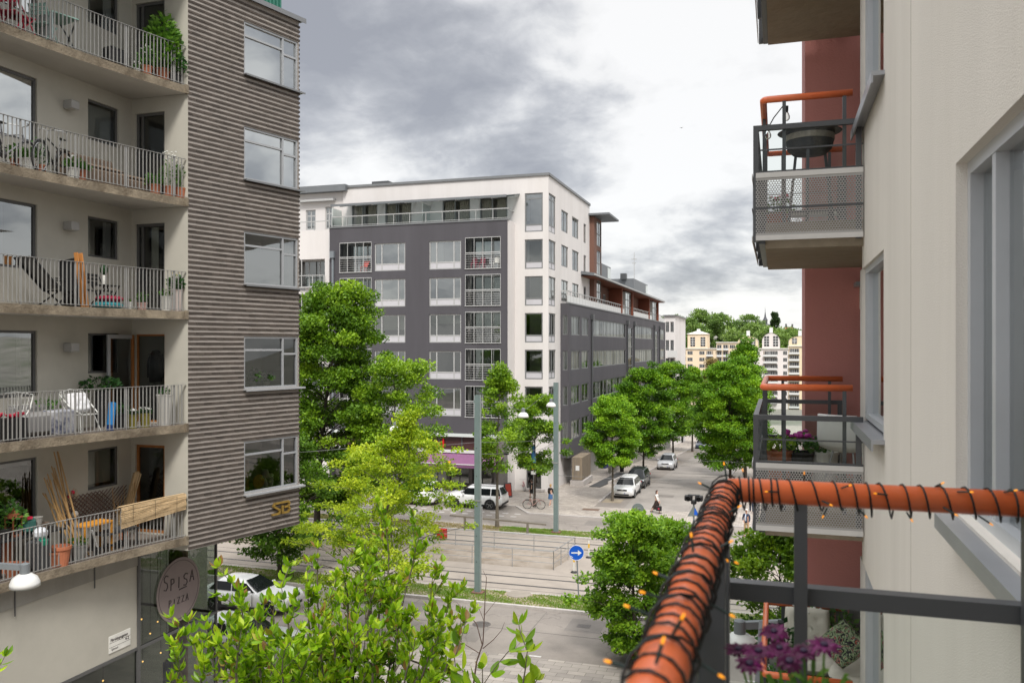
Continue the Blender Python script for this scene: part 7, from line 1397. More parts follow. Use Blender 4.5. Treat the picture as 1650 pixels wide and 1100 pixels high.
# ================================================================ poles, wires, lamps, signs, railings
M_POLE=mat('tram_pole_paint',(.15,.20,.195),.5,.07,1.5,col2=(.13,.17,.165)); M_WIRE=mat('wire',(.16,.16,.155),.5,.1,3,metal=.5); M_DOME=mat('lamp_dome',(.66,.66,.64),.35,.03,3); M_LARM=mat('lamp_arm',(.17,.185,.195),.5,.06,4)
def tram_pole(label,px,py,h,w):
    x,y=G(px,py); t=thing('tram_pole',label,'pole',(x,y,.10),0,'poles of the tram line'); m=MB()
    m.bx(-w/2,w/2,-w*.42,-w*.28,0,h,M_POLE); m.bx(-w/2,w/2,w*.28,w*.42,0,h,M_POLE); m.bx(-w*.36,w*.36,-w*.279,w*.279,0,h-.004,M_POLE); m.bx(w*.30,w/2+.002,-w*.34,w*.34,.004,h-.002,mat('tram_pole_side',(.24,.27,.26),.5,.06,1.5))
    m.build('shaft',t); m=MB(); m.bx(-w,w,-w*.8,w*.8,-.04,.08,mat('rust_plinth',(.17,.09,.07),.9,.2,5)); m.build('base_plate',t)
    for z in (1.6,2.9,4.4,5.9,7.3): m=MB(); m.lathe([(.02,0),(.02,.02)],(-w*.1,-w*.42-.01,z),M_BLACK,6,Matrix.Rotation(R(90),4,'X')); m.build('bolt',t)
    m=MB(); m.tube([(-w*.75,-.05,h-.35),(-w*.3,-.05,h-.2),(-w*.3,-.05,h-.9)],.03,M_POLE,6); m.build('bracket',t); m=MB(); m.bx(-w*.75,w*.75,-w*.5,-w*.43,4.62,4.70,M_STEEL); m.build('clamp',t); return t
tram_pole('nearer tall green grey tram pole standing on the grassy verge',770,958,9.95,.29); tram_pole('farther green grey tram pole on the far verge beside the young tree',896,860,10.0,.30)
def wire(name,label,pts,group='overhead wires of the tram line',r=.011):
    m=MB(); P3=[Vector(tipat(*p)) for p in pts]; out=[]
    for i in range(len(P3)-1):
        a,b=P3[i],P3[i+1]
        for q in range(6): f=q/6; out.append(a.lerp(b,f)+Vector((0,0,-.012*(b-a).length*4*f*(1-f))))
    out.append(P3[-1]); m.tube(out,r,M_WIRE,4); return top(m,name,label,'wire',group)
wire('overhead_wire','wire running from the far tram pole leftwards in front of the red lettering',[(896,706,55.8),(770,712,49),(560,722,45),(300,735,42)])
wire('overhead_wire','wire from the far pole past the young tree down to the nearer tram pole',[(896,717,55.8),(770,731,42.3)])
wire('overhead_wire','span wire rising from the hanging lamp to the top of the far tram pole',[(845,660,47),(870,641,51),(896,620,55.8)])
wire('overhead_wire','wire running right from the far tram pole across the side street',[(896,765,55.8),(1120,772,56.5),(1400,780,57)])
wire('overhead_wire','span wire slanting from the nearer tram pole up to the left of the hanging lamp',[(770,632,42.2),(843,662,47)])
wire('overhead_wire','wire crossing high over the side street trees towards the red wing',[(1010,738,70),(1160,742,66),(1330,752,60)],r=.008)
def dome_lamp(label,px,py,d,dia,arm):
    x,y,z=tipat(px,py,d); t=thing('street_lamp',label,'lamp',(x,y,z),0,None); r=dia/2; m=MB(); m.lathe([(r,0),(r*.98,r*.25),(r*.82,r*.62),(r*.5,r*.86),(r*.30,r*.92)],(0,0,0),M_DOME,28); m.build('dome',t,smooth=True); m=MB(); m.lathe([(r*.97,-.004),(r*.9,-.02),(.001,-.03)],(0,0,0),mat('lamp_lens',(.42,.46,.44),.2,.05,4),24); m.build('lens',t); m=MB(); m.lathe([(r*.32,r*.86),(r*.32,r*1.6),(r*.15,r*1.68)],(0,0,0),M_LARM,14)
    if arm: m.bar((0,0,r*1.35),(arm[0],arm[1],r*1.35+arm[2]),.09*dia/.5,.10*dia/.5,M_LARM)
    m.build('arm',t); return t
dome_lamp('white domed street lamp on a grey arm at the bottom left edge',40,944,15,.5,(-2.2,-.6,.12)); dome_lamp('white domed lamp hanging on wires left of the far tram pole',843,672,47,.62,None); dome_lamp('white domed lamp hanging partly behind the far tram pole',888,655,53,.62,None); dome_lamp('white domed lamp almost hidden in the foliage left of the charcoal facade',636,694,47,.62,None)
dome_lamp('white domed street lamp on a dark arm seen through the glass of our balcony',1192,1046,13.0,.56,(1.8,.5,.1))
# blue arrow sign and other signs
def round_sign(label,px,py,d_,r,front,arrow,polebase,lean=0,cat='sign'):
    x,y=G(*polebase); t=thing('traffic_sign',label,cat,(x,y,.1)); d=-x*SN+y*CS; z=ZD(py,d)-.1; xc=(px-polebase[0])/F*d
    m=MB(); m.tube([(0,0,-.1),(xc,0,z+r*.3)],.035,M_LARM if arrow else M_STEEL,8); m.build('post',t)
    yaw=math.atan2(-x,y); Rz=Matrix.Rotation(PHI*.9,4,'Z'); T=Matrix.Translation((xc,-.05,z))@Rz@Matrix.Rotation(R(90),4,'X'); m=MB(); m.T=T; m.lathe([(r,-.006),(r,.006),(.001,.0065)],(0,0,0),front,36); m.build('disc',t)
    m=MB(); m.T=T
    if arrow:
        w=mat('sign_white',(.70,.70,.68),.45,.04,4); m.add([(-r*.66,-r*.085,.010),(r*.2,-r*.085,.010),(r*.2,-r*.36,.010),(r*.68,0,.010),(r*.2,r*.36,.010),(r*.2,r*.085,.010),(-r*.66,r*.085,.010)],[(0,1,2,3,4,5,6)],w); m.tube([(r*.965*math.cos(q*.1309),r*.965*math.sin(q*.1309),.008) for q in range(48)],r*.028,w,4,closed=True); m.add([(-r*.8,-r*.42,.0095),(-r*.5,-r*.68,.0095),(-r*.42,-r*.60,.0095),(-r*.62,-r*.46,.0095),(-r*.76,-r*.34,.0095)],[(0,1,2,3,4)],w); m.build('arrow',t)
    else:
        m.bar((-r*.45,r*.25,.02),(r*.45,r*.25,.02),.04,.03,M_STEEL); m.bar((0,r*.25,.03),(0,-r*1.1,.03),.05,.04,M_STEEL); m.tube([(r*.97*math.cos(q*.1309),r*.97*math.sin(q*.1309),.004) for q in range(48)],r*.03,M_LARM,4,closed=True); m.build('clamp',t)
    return t
round_sign('round blue sign with a white arrow to the right on a leaning grey post',929,890,0,.37,mat('sign_blue',(.005,.09,.50),.4,.04,3),True,(933,976))
round_sign('grey back of a round road sign with its clamp showing, on the far verge',1028,820,0,.40,mat('sign_back',(.13,.155,.15),.6,.08,4),False,(1029,864))
x,y=G(1118,872); sg=thing('traffic_light','grey post with a double black signal head and a triangular sign below it','traffic light',(x,y,0)); d=-x*SN+y*CS; zc=ZD(802,d)
m=MB(); m.tube([(0,0,0),(0,0,zc-.1)],.06,M_LARM,10); m.build('post',sg); m=MB()
for s in (-1,1): m.box((s*.33,.0,zc),(.50,.42,.34),M_BLACK,bev=.05); m.lathe([(.14,0),(.16,.22),(.15,.22),(.13,.0)],(s*.33,-.2,zc),M_BLACK,14,Matrix.Rotation(R(90),4,'X'))
m.box((0,0,zc-.27),(.34,.3,.22),M_BLACK,bev=.04); m.box((0,-.05,zc+.2),(.75,.3,.05),M_BLACK,bev=.02); m.build('signal_head',sg)
m=MB(); h=.56; T=Matrix.Translation((0,-.08,zc-1.15))@Matrix.Rotation(PHI,4,'Z'); m.T=T; m.add([(-.40,0,0),(.40,0,0),(0,0,.70),(-.40,.02,0),(.40,.02,0),(0,.02,.70)],[(0,1,2),(5,4,3),(0,3,4,1),(1,4,5,2),(2,5,3,0)],mat('sign_back',(.13,.155,.15),.6,.08,4)); m.add([(.02,-.004,.1),(.33,-.004,.05),(.06,-.004,.55)],[(0,1,2)],mat('sign_blue',(.005,.09,.50),.4,.04,3)); m.build('warning_sign',sg)
# posts with yellow reflectors, blue and white striped post
for px,py,lb in ((925,922,'slim white marker post with a yellow reflector at the corner of the tram railing'),(949,898,'slim white marker post with a yellow reflector right of the blue arrow sign')):
    x,y=G(px,py); t=thing('marker_post',lb,'post',(x,y,.004),0,'white marker posts by the tracks'); m=MB(); m.bx(-.035,.035,-.02,.02,0,1.0,mat('post_white',(.62,.61,.57),.6,.05,4)); m.build('post',t); m=MB(); m.bx(-.05,.05,-.03,-.021,.58,.82,mat('reflector_yellow',(.62,.36,.02),.4,.05,4)); m.build('reflector',t); m=MB(); m.lathe([(.20,0),(.18,.05),(.08,.08)],(0,0,0),M_BLACK,12); m.build('foot',t)
x,y,z=GS(1229,846); t=thing('bollard','thin blue and white banded post near the zebra crossing','post',(x,y,PZ)); m=MB(); m.tube([(0,0,0),(0,0,1.75)],.05,mat('post_white',(.62,.61,.57),.6,.05,4),8); m.build('post',t); m=MB()
for k in range(3): m.lathe([(.054,.42+k*.5),(.054,.70+k*.5)],(0,0,0),mat('sign_blue',(.005,.09,.50),.4,.04,3),10)
m.build('band',t)
# railing of the tram stop ramp
tr_=thing('tram_stop_railing','galvanised tube railing fencing the bare ground at the end of the tram stop','railing',(X1,47,0)); RX=XY(892,45.4); RB=XY(881,49.1)+1.75
def rail_run(a,b,n):
    m=MB()
    for h in (.38,.70,1.05): m.tube([(a[0],a[1],h),(b[0],b[1],h)],.026 if h>1 else .016,M_STEEL,6)
    for i in range(n+1): f=i/n; m.tube([(a[0]+(b[0]-a[0])*f,a[1]+(b[1]-a[1])*f,0),(a[0]+(b[0]-a[0])*f,a[1]+(b[1]-a[1])*f,1.05)],.022,M_STEEL,6)
    m.build('rail_section',tr_,world=True)
rail_run((RX-17,45.4),(RX,45.4),7); rail_run((RX-15,49.1),(RB,49.1),6); rail_run((RX,45.4),(RB,49.1),3)
gr=thing('guard_rail','low brown guard rail along the far verge of the tracks','railing',(XY(800,53),53.2,0)); m=MB(); y=53.25; xa,xb=XY(725,y),XY(880,y); m.bar((xa,y,.98),(xb,y,.78),.10,.10,mat('brown_rail',(.17,.15,.12),.7,.15,5)); m.build('beam',gr,world=True); m=MB(); 
for px in (749,850): x=XY(px,y); f=(x-xa)/(xb-xa); m=MB(); m.bx(x-.07,x+.07,y-.05,y+.05,0,.93-.2*f,mat('brown_rail',(.17,.15,.12),.7,.15,5)); m.build('post',gr,world=True)
x,y=G(804,871); t=thing('marker_post','thin grey post with a flat plate in front of the slim young tree','post',(x-.1,y-3,0)); m=MB(); m.tube([(0,0,0),(0,0,2.6)],.045,M_STEEL,7); m.build('post',t); m=MB(); m.box((-.05,0,2.35),(.10,.30,.75),M_STEEL,bev=.02); m.build('plate',t)
# tram stop bits: red box, boards
x,y=G(712,868); t=thing('salt_bin','small red box at the tram stop seen through the yellow green tree','bin',(x,y,0)); m=MB(); m.box((0,0,.32),(.6,.45,.6),mat('bin_red',(.42,.02,.015),.5,.08,4),bev=.05); m.build('body',t); m=MB(); m.box((0,0,.65),(.65,.5,.07),mat('bin_red',(.42,.02,.015),.5,.08,4),bev=.03); m.build('lid',t)
# blue skip, bins, notice
x,y,z=GS(970,754); t=thing('skip','dark blue waste skip in the recess under the charcoal wing','skip',(x,y,z+PZ),R(80)); m=MB(); mb_=mat('skip_blue',(.008,.022,.16),.5,.1,3); m.add([(-.85,-.7,0),(.85,-.7,0),(.85,.7,0),(-.85,.7,0),(-1.2,-.95,1.25),(1.2,-.95,1.25),(1.2,.95,1.25),(-1.2,.95,1.25)],[(3,2,1,0),(0,1,5,4),(1,2,6,5),(2,3,7,6),(3,0,4,7)],mb_); m.build('body',t); m=MB(); m.add([(-1.25,-1,1.25),(1.25,-1,1.25),(1.25,1,1.25),(-1.25,1,1.25),(-1.1,0,1.6),(1.1,0,1.6)],[(0,1,5,4),(2,3,4,5),(1,2,5),(3,0,4)],mb_); m.build('lid',t)
for px,py,lb in ((1002,761,'black litter bin by the low wall behind the white estate car'),(1052,735,'black litter bin at the low wall behind the silver car'),(1099,713,'dark litter bin far down the left pavement')):
    x,y,z=GS(px,py); t=thing('litter_bin',lb,'bin',(x,y,z+PZ),0,'litter bins on the pavement'); m=MB(); m.lathe([(.22,0),(.25,1.0),(.27,1.05),(.24,1.1),(.001,1.12)],(0,0,0),M_BLACK,12); m.build('body',t)
x,y=G(818,800,PZ); t=thing('menu_board','dark sandwich board with a red panel by the shop corner','sign',(x,y,PZ),R(40)); m=MB()
for s in (1,-1): m.add([(-.3,s*.28,0),(.3,s*.28,0),(.3,s*.03,1.15),(-.3,s*.03,1.15),(-.3,s*.31,0),(.3,s*.31,0),(.3,s*.06,1.15),(-.3,s*.06,1.15)],[(3,2,1,0),(4,5,6,7),(0,1,5,4),(1,2,6,5),(2,3,7,6),(3,0,4,7)],M_DKMET)
m.build('frame',t); m=MB(); m.add([(-.24,-.295,.12),(.24,-.295,.12),(.24,-.085,1.08),(-.24,-.085,1.08)],[(0,1,2,3)],mat('menu_red',(.40,.05,.03),.6,.3,8)); m.build('panel',t)
x,y=G(366,1092); t=thing('menu_board','black pavement board with a yellow poster outside the restaurant','sign',(x,y,0),R(-25)); m=MB()
for s in (1,-1):
    for a in (-.36,.36): m.bar((a,s*.36,0),(a,s*.03,1.25),.04,.04,M_BLACK)
    m.bar((-.36,s*.2,.6),(.36,s*.2,.6),.03,.03,M_BLACK); m.bar((-.36,s*.03,1.25),(.36,s*.03,1.25),.04,.04,M_BLACK)
m.build('frame',t); m=MB(); f=lambda x,u,o=0:(x,-.36+.33*u-.025-o,1.25*u); m.add([f(-.33,.1),f(.33,.1),f(.33,.97),f(-.33,.97)],[(0,1,2,3)],mat('poster_dark',(.05,.045,.04),.6,.4,9,col2=(.22,.10,.12))); m.build('poster',t); m=MB(); m.add([f(-.28,.50,.006),f(-.02,.42,.006),f(.22,.46,.006),f(.27,.92,.006),f(-.28,.92,.006)],[(0,1,2,3,4)],mat('poster_yellow',(.62,.48,.09),.6,.08,6)); m.build('yellow_panel',t); m=MB()
for k,(a,b) in enumerate(((-.2,.2),(-.18,.16),(-.2,.1),(-.14,.2),(-.16,.05))): u=.86-.07*k; m.add([f(a,u,.010),f(b,u,.010),f(b,u+.03,.010),f(a,u+.03,.010)],[(0,1,2,3)],M_BLACK)
m.build('lettering',t)
x,y=P(268,24); t=thing('traffic_sign','small blue sign seen almost edge on below the pendant bulbs of the restaurant','sign',(x,y,0)); z=ZD(1078,24); m=MB(); m.tube([(0,0,0),(0,0,z+.3)],.03,M_STEEL,8); m.build('post',t); m=MB(); m.box((.09,0,z),(.10,.55,.62),mat('sign_blue',(.005,.09,.50),.4,.04,3),rz=R(14),bev=.01); m.build('panel',t)
x,y=G(863,815,PZ); t=thing('post','signpost with small blue and yellow plates at the bicycle by the bushy young tree','post',(x-.05,y-.35,PZ)); m=MB(); m.tube([(0,0,0),(0,0,4.4)],.04,M_STEEL,7); m.build('shaft',t); m=MB(); m.box((0,-.05,4.1),(.32,.03,1.3),mat('plate_azure',(.07,.22,.48),.5,.05,4)); m.build('blue_plate',t); m=MB(); m.box((0,-.05,3.1),(.3,.03,.4),mat('reflector_yellow',(.62,.36,.02),.4,.05,4)); m.build('yellow_plate',t); m=MB(); m.box((0,-.05,2.65),(.4,.03,.26),M_WPAN); m.build('white_plate',t)
t=thing('bird','tiny dark bird gliding in the sky left of the upper balcony','bird',tipat(1098,206,120)); m=MB(); m.add([(-.35,0,.05),(-.1,.08,.0),(-.1,-.08,0),(.1,.08,0),(.1,-.08,0),(.35,0,.06),(0,.22,-.01),(0,-.25,-.01),(0,0,-.07)],[(0,1,2),(3,5,4),(1,6,3),(2,4,7),(1,3,4,2),(1,2,8),(3,8,4),(1,8,6),(3,6,8),(2,7,8),(4,8,7)],M_DKFR); m.build('body',t)
# ================================================================ things on the left building's balconies
def bl(px,off,z):        # a spot on the balcony floor: photo column and distance in from the curved front edge
    Y=15.0
    for _ in range(30): X=front(Y)-off; Y=YX(px,X)
    return (front(Y)-off,Y,z)
Z5,Z4,Z3,Z2,Z1=FL
def pot_plant(px,off,z,label,potm,fm,h,sp,n,seed,leaf=.08,potr=.14,poth=.28,flower=None,cat='plant',name='potted_plant'):
    x,y,_=bl(px,off,z); return small_plant(name,label,cat,x,y,z,potr,poth,potm,h,sp,n,fm,seed,leaf,'pot plants on the grey balconies',flower)
def folding_chair(px,off,z,rz,col,label):
    x,y,_=bl(px,off,z); t=thing('folding_chair',label,'chair',(x,y,z),rz); m=MB()
    for i in range(5): m.bx(-.2,.2,-.2+.085*i,-.13+.085*i,.44,.46,col)
    m.build('seat',t); m=MB()
    for i in range(3): m.bx(-.2,.2,.2,.22,.62+.09*i,.69+.09*i,col)
    m.build('backrest',t)
    for s in (1,-1): m=MB(); m.bar((s*.21,.22,.88),(s*.21,-.22,0),.025,.02,col); m.build('leg',t); m=MB(); m.bar((s*.185,-.18,.44),(s*.185,.24,0),.025,.02,col); m.build('leg',t)
    return t
M_CRED=mat('chair_red',(.42,.015,.045),.5,.06,4); M_MINT=mat('chair_mint',(.30,.48,.42),.5,.06,4); M_LWD=mat('orange_plank',(.52,.22,.06),.7,.15,4,streak=True); M_BAMB=mat('bamboo_cane',(.36,.22,.09),.7,.25,6,streak=True); M_REED=mat('reed_mat',(.47,.34,.19),.85,.2,4,island=.3); M_GREYF=mat('grey_sofa_cloth',(.24,.235,.23),.9,.1,8); M_WICK=mat('white_wicker',(.70,.70,.66),.7,.06,8); M_RATB=mat('brown_rattan',(.14,.10,.07),.8,.25,14); M_PATT=mat('patterned_cloth',(.50,.50,.52),.85,.1,6,col2=(.06,.07,.13),thr=.5); M_BLUE=mat('blue_foam',(.02,.26,.66),.7,.05,5); M_COP=mat('copper',(.35,.12,.06),.4,.15,6,metal=.6)
folding_chair(18,.45,Z1,R(200),M_CRED,'red folding chair at the left edge of the top balcony'); folding_chair(36,.5,Z1,R(160),M_CRED,'red folding chair nearer the mint chair on the top balcony'); folding_chair(70,.45,Z1,R(190),M_MINT,'mint green folding chair on the top balcony')
x,y,_=bl(92,.4,Z1); t=thing('folding_table','mint green drop leaf folding table on the top balcony','table',(x,y,Z1),R(75)); m=MB(); m.bx(-.3,.3,-.35,.35,.70,.72,M_MINT); m.bx(-.3,-.28,-.35,.35,.1,.70,mat('pale_glass_panel',(.42,.50,.50),.3,.05,3)); m.build('table_top',t)
for a in (-.25,.25): m=MB(); m.bar((a,-.3,0),(a,.3,.70),.03,.02,M_DKMET); m.build('leg',t); m=MB(); m.bar((a+.03,.3,0),(a+.03,-.3,.70),.03,.02,M_DKMET); m.build('leg',t)
x,y,_=bl(186,.55,Z1); t=thing('grill','dark covered box grill on the top balcony below the middle window','grill',(x,y,Z1),R(85)); m=MB(); m.box((0,0,.32),(.6,.4,.45),M_BLACK,bev=.08); m.build('body',t)
for a in (-.25,.25): m=MB(); m.bar((a,0,0),(a,0,.12),.05,.3,M_BLACK); m.build('leg',t)
x,y,_=bl(262,.45,Z1); tree_bamboo=small_plant('potted_plant','tall bushy bamboo like plant rising above the rail of the top balcony','plant',x,y,Z1,.2,.38,M_POTT,1.65,.40,1500,foliage('bamboo_leaf',(.05,.13,.02),(.10,.22,.03),(.20,.36,.06),.35),31,.14,'pot plants on the grey balconies')
pot_plant(236,.3,Z1,'leafy plant left of the tall bamboo like plant on the top balcony',M_POTT,F_HERB,.55,.22,200,32,flower=(M_WFL,8,.025)); pot_plant(282,.25,Z1,'dense green plant at the right end of the top balcony',M_POTB,F_DARK,.75,.28,380,33,.09); pot_plant(221,.3,Z1,'small white flowered pot beside the grill on the top balcony',M_POTW,F_HERB,.18,.1,60,34,.05,.08,.14,(M_WFL,8,.025))
# second from the top: bicycles, rattan bench
def bike_at(px,off,z,label,col,rz,lean): x,y,_=bl(px,off,z); return bicycle(label,(x,y,z),rz,col,'bicycles on the balcony',lean)
bike_at(10,.42,Z2,'silver grey bicycle at the left edge of the balcony with two bicycles',(.22,.22,.23),R(96),R(6)); bike_at(82,.40,Z2,'black bicycle whose rear wheel stands at the railing of the balcony with two bicycles',(.03,.03,.032),R(-70),R(-6))
for px,off,lb,fm,pm,h,sd in ((28,.6,'orange pot plant behind the silver grey bicycle',F_HERB,M_POTT,.4,41),(46,.3,'white pot plant between the two bicycles',F_HERB,M_POTW,.3,42),(64,.7,'bushy plant behind the black bicycle',F_DARK,M_POTT,.7,43),(118,.3,'pot plant with white blossoms right of the black bicycle',F_HERB,M_POTW,.28,44),(130,.35,'low plant in a brown pot right of the black bicycle',F_HERB,M_POTT,.2,45)): pot_plant(px,off,Z2,lb,pm,fm,h,.2,200,sd,flower=(M_WFL,6,.03) if '118' in str(px) else None)
def bench(px,off,z,w,label,mt,h=.42,back=.8):
    x,y,_=bl(px,off,z); t=thing('rattan_bench',label,'bench',(x,y,z),R(82)); m=MB(); m.box((0,0,h*.5),(w,.6,h),mt,bev=.04); m.build('base',t); m=MB(); m.box((0,.28,h+(back-h)*.5),(w,.12,back-h),mt,bev=.04); m.build('backrest',t); m=MB(); cushion(m,(0,-.03,h+.05),(w*.94,.52,.12),M_RATB); m.build('seat_cushion',t,smooth=True); return t
bench(150,.75,Z2,1.5,'brown rattan bench in the middle of the balcony with two bicycles',M_RATB); bench(205,.8,Z2,.9,'low brown rattan stool bench right of the longer bench',M_RATB,.34,.36)
pot_plant(250,.35,Z2,'green plant in a wooden box at the right of the balcony with two bicycles',M_POTT,F_HERB,.35,.22,230,46); pot_plant(272,.25,Z2,'pale tall plant with white flowers near the right end of the balcony with two bicycles',M_POTT,F_HERB,.85,.2,200,47,.06,flower=(M_WFL,18,.025)); pot_plant(290,.2,Z2,'short plant at the right corner of the balcony with two bicycles',M_POTT,F_HERB,.75,.14,140,48,.06,flower=(M_WFL,10,.02))
# middle balcony: recliner, planks, small table, pots
x,y,_=bl(92,.5,Z3); t=thing('reclining_chair','dark slatted reclining chair with its back raised on the middle balcony','chair',(x,y,Z3),R(86)); m=MB()
for s in (-.27,.27): m.bar((-.15,s,.36),(.65,s,.42),.04,.04,M_BLACK); m.bar((-.12,s,.36),(-.85,s,1.05),.04,.04,M_BLACK); m.bar((.45,s,0),(-.3,s,.55),.03,.03,M_BLACK); m.bar((-.3,s,0),(.3,s,.4),.03,.03,M_BLACK); m.bar((-.3,s,.62),(.5,s,.62),.045,.03,M_BLACK)
m.build('frame',t); m=MB(); m.quad((-.12,-.25,.38),(.65,-.25,.44),(.65,.25,.44),(-.12,.25,.38),M_DKMET); m.quad((-.12,-.25,.39),(-.12,.25,.39),(-.84,.25,1.06),(-.84,-.25,1.06),M_DKMET); m.build('sling',t)
def leaning(name,label,cat,px,off,z,L,w,th,mt,tilt,n=1,yaw=0):
    x,y,_=bl(px,off,z); t=thing(name,label,cat,(x,y,z)); 
    for i in range(n): m=MB(); b=Vector((0,i*w*1.15,0)); tp_=b+Vector((-math.sin(tilt)*L,math.sin(yaw)*L*.2+.02*i,math.cos(tilt)*L)); m.bar(b,tp_,w,th,mt); m.build('board',t)
    return t
leaning('timber_plank','orange brown planks leaning upright on the middle balcony','plank',134,.15,Z3,1.25,.10,.03,M_LWD,R(4),2,R(-30)); leaning('folded_table','dark flat table top leaning against the wall behind the orange planks','table',122,.5,Z3,1.15,.7,.04,M_BLACK,R(8),1)
x,y,_=bl(170,.5,Z3); t=thing('side_table','small dark table with slatted top on the middle balcony','table',(x,y,Z3)); m=MB(); m.bx(-.22,.22,-.28,.28,.55,.57,M_BLACK); m.build('table_top',t)
for a in (-.18,.18):
    for b in (-.24,.24): m=MB(); m.bar((a,b,0),(-a,b,.55),.02,.02,M_BLACK); m.build('leg',t)
vz=thing('vase','white vase with a dark sprig on the small table of the middle balcony','vase',(x,y-.05,Z3+.57)); m=MB(); m.lathe([(.04,0),(.05,.1),(.045,.22),(.03,.24)],(0,0,0),M_POTW,12); m.build('vase_body',vz); m=MB(); m.ball((0,0,.36),.09,F_DARK,8,(1,1,1.4)); m.build('sprig',vz)
cs=thing('cushion_pile','pile of red and turquoise cushions under the small table of the middle balcony','cushion',(x+.12,y-.05,Z3)); m=MB(); cushion(m,(0,0,.08),(.5,.55,.16),mat('turquoise_cloth',(.03,.25,.28),.9,.1,4)); m.build('lower_cushion',cs,smooth=True); m=MB(); cushion(m,(0,.05,.24),(.45,.5,.15),mat('red_cloth',(.40,.03,.07),.9,.2,6)); m.build('upper_cushion',cs,smooth=True)
folding_chair(162,.85,Z3,R(100),M_BLACK,'black folding chair with a patterned throw behind the small table')
pot_plant(206,.2,Z3,'small cream lantern like pot near the middle of the right half of the middle balcony',M_POTW,F_HERB,.1,.08,40,51,.05,.1,.18); pot_plant(229,.2,Z3,'pink pot with a young plant on the middle balcony',mat('pink_pot',(.48,.30,.26),.7,.06,4),F_HERB,.35,.1,60,52,.08,.12,.18); pot_plant(268,.3,Z3,'square white pot with trailing green on the middle balcony',M_POTW,F_HERB,.2,.16,120,53,.06,.14,.38); pot_plant(283,.25,Z3,'tall pale pot with upright yellow tipped leaves at the right end of the middle balcony',mat('blush_pot',(.56,.48,.44),.7,.04,4),F_DARK,.42,.17,190,54,.10,.17,.56,(mat('yellow_petals',(.6,.4,.03),.6,.1,9),5,.02))
# second from the bottom: white wicker chairs, sofa, blue mat
def wicker_chair(px,off,z,rz,label,pillow):
    x,y,_=bl(px,off,z); t=thing('wicker_chair',label,'chair',(x,y,z),rz); m=MB(); n=9
    for i in range(n):
        u=i/(n-1)*2-1
        for j in range(6): pass
    for i in range(11):
        u=i/10*2-1; m.tube([(u*.22,-.24,.42),(u*.23,.0,.40),(u*.25,.20,.44),(u*.31,.28,.70),(u*.36,.33,.98-.06*u*u)],.007,M_WICK,5)
    for f in range(9):
        u=f/8; yy=-.24+.44*min(1,u*2); zz=.41 if u<.5 else .44+(u-.5)*1.08; yy=yy if u<.5 else .2+.13*(u-.5)*2; w=.23 if u<.5 else .25+.11*(u-.5)*2; m.tube([(-w,yy,zz),(0,yy+(.03 if u>.5 else 0),zz-.01),(w,yy,zz)],.007,M_WICK,5)
    m.tube([(-.24,-.25,.42),(-.33,.05,.62),(-.36,.33,.92),(0,.36,.99),(.36,.33,.92),(.33,.05,.62),(.24,-.25,.42)],.014,M_WICK,6); m.build('seat_shell',t)
    for a in (-1,1):
        for b in (-1,1): m=MB(); m.tube([(a*.2,b*.15,.41),(a*.30,b*.27,0)],.012,M_WICK,6); m.build('leg',t)
    if pillow:
        q=thing('pillow','big white pillow on the white wicker chair facing the railing','pillow',(x,y,z)); m=MB(); Mz=Matrix.Rotation(rz,4,'Z'); cushion(m,tuple(Mz@Vector((0,.12,.68))),(.56,.50,.22),mat('white_cotton',(.72,.72,.73),.9,.03,4),rx=R(68),rz=rz); m.build('pillow_body',q,smooth=True)
    return t
wicker_chair(132,.55,Z4,R(90),'white wicker chair facing the railing with a big pillow',True); wicker_chair(20,.75,Z4,R(40),'white wicker chair half out of view at the left edge',False)
x,y,_=bl(18,.3,Z4); t=thing('planter_box','black planter with red flowers at the left edge beside the grey sofa','planter',(x,y,Z4)); m=MB(); m.box((0,0,.24),(.4,.5,.48),M_BLACK,bev=.02); m.build('box',t); m=MB(); g=random.Random(4); [m.ball((g.uniform(-.18,.18),g.uniform(-.24,.24),.5+g.uniform(0,.08)),.05,M_RFL,6,(1,1,.7)) for _ in range(22)]; m.build('flowers',t)
x,y,_=bl(62,.75,Z4); t=thing('sofa','grey cloth covered sofa left of the wicker chair with the pillow','sofa',(x,y,Z4),R(85)); m=MB(); m.box((0,0,.28),(1.15,.62,.5),M_GREYF,bev=.08); m.build('base',t); m=MB(); m.box((0,.25,.5),(1.15,.14,.35),M_GREYF,bev=.06); m.build('backrest',t)
x,y,_=bl(95,.55,Z4); t=thing('covered_table','low table under a dark patterned cloth beside the grey sofa','table',(x,y,Z4)); m=MB(); m.box((0,0,.28),(.45,.55,.54),M_PATT,bev=.03); m.build('tablecloth',t)
pot_plant(76,.85,Z4,'slender pot plant standing behind the grey sofa',M_POTW,F_HERB,.35,.25,70,61,.09,.07,.55); x,y,_=bl(178,.22,Z4); t=thing('foam_roll','upright blue foam roll leaning at the railing','foam roll',(x,y,Z4)); m=MB(); m.tube([(0,0,.13),(-.03,.10,.66)],.085,M_BLUE,12); m.build('roll',t); m=MB(); m.tube([(.005,-.02,0),(0,0,.129)],.087,mat('navy_strap',(.01,.04,.16),.7,.05,5),12); m.build('wrapped_end',t)
pot_plant(193,.45,Z4,'dark leafy pot behind the blue foam roll',M_POTB,F_DARK,.3,.2,170,62,.07,.15,.35); pot_plant(213,.25,Z4,'olive yellow bucket of white flowers, left one of the two buckets',M_POTG,F_DARK,.12,.16,120,63,.05,.13,.34,(M_WFL,14,.03)); pot_plant(234,.25,Z4,'olive yellow bucket of white flowers, right one of the two buckets',M_POTG,F_DARK,.14,.16,120,64,.05,.13,.34,(M_WFL,16,.03))
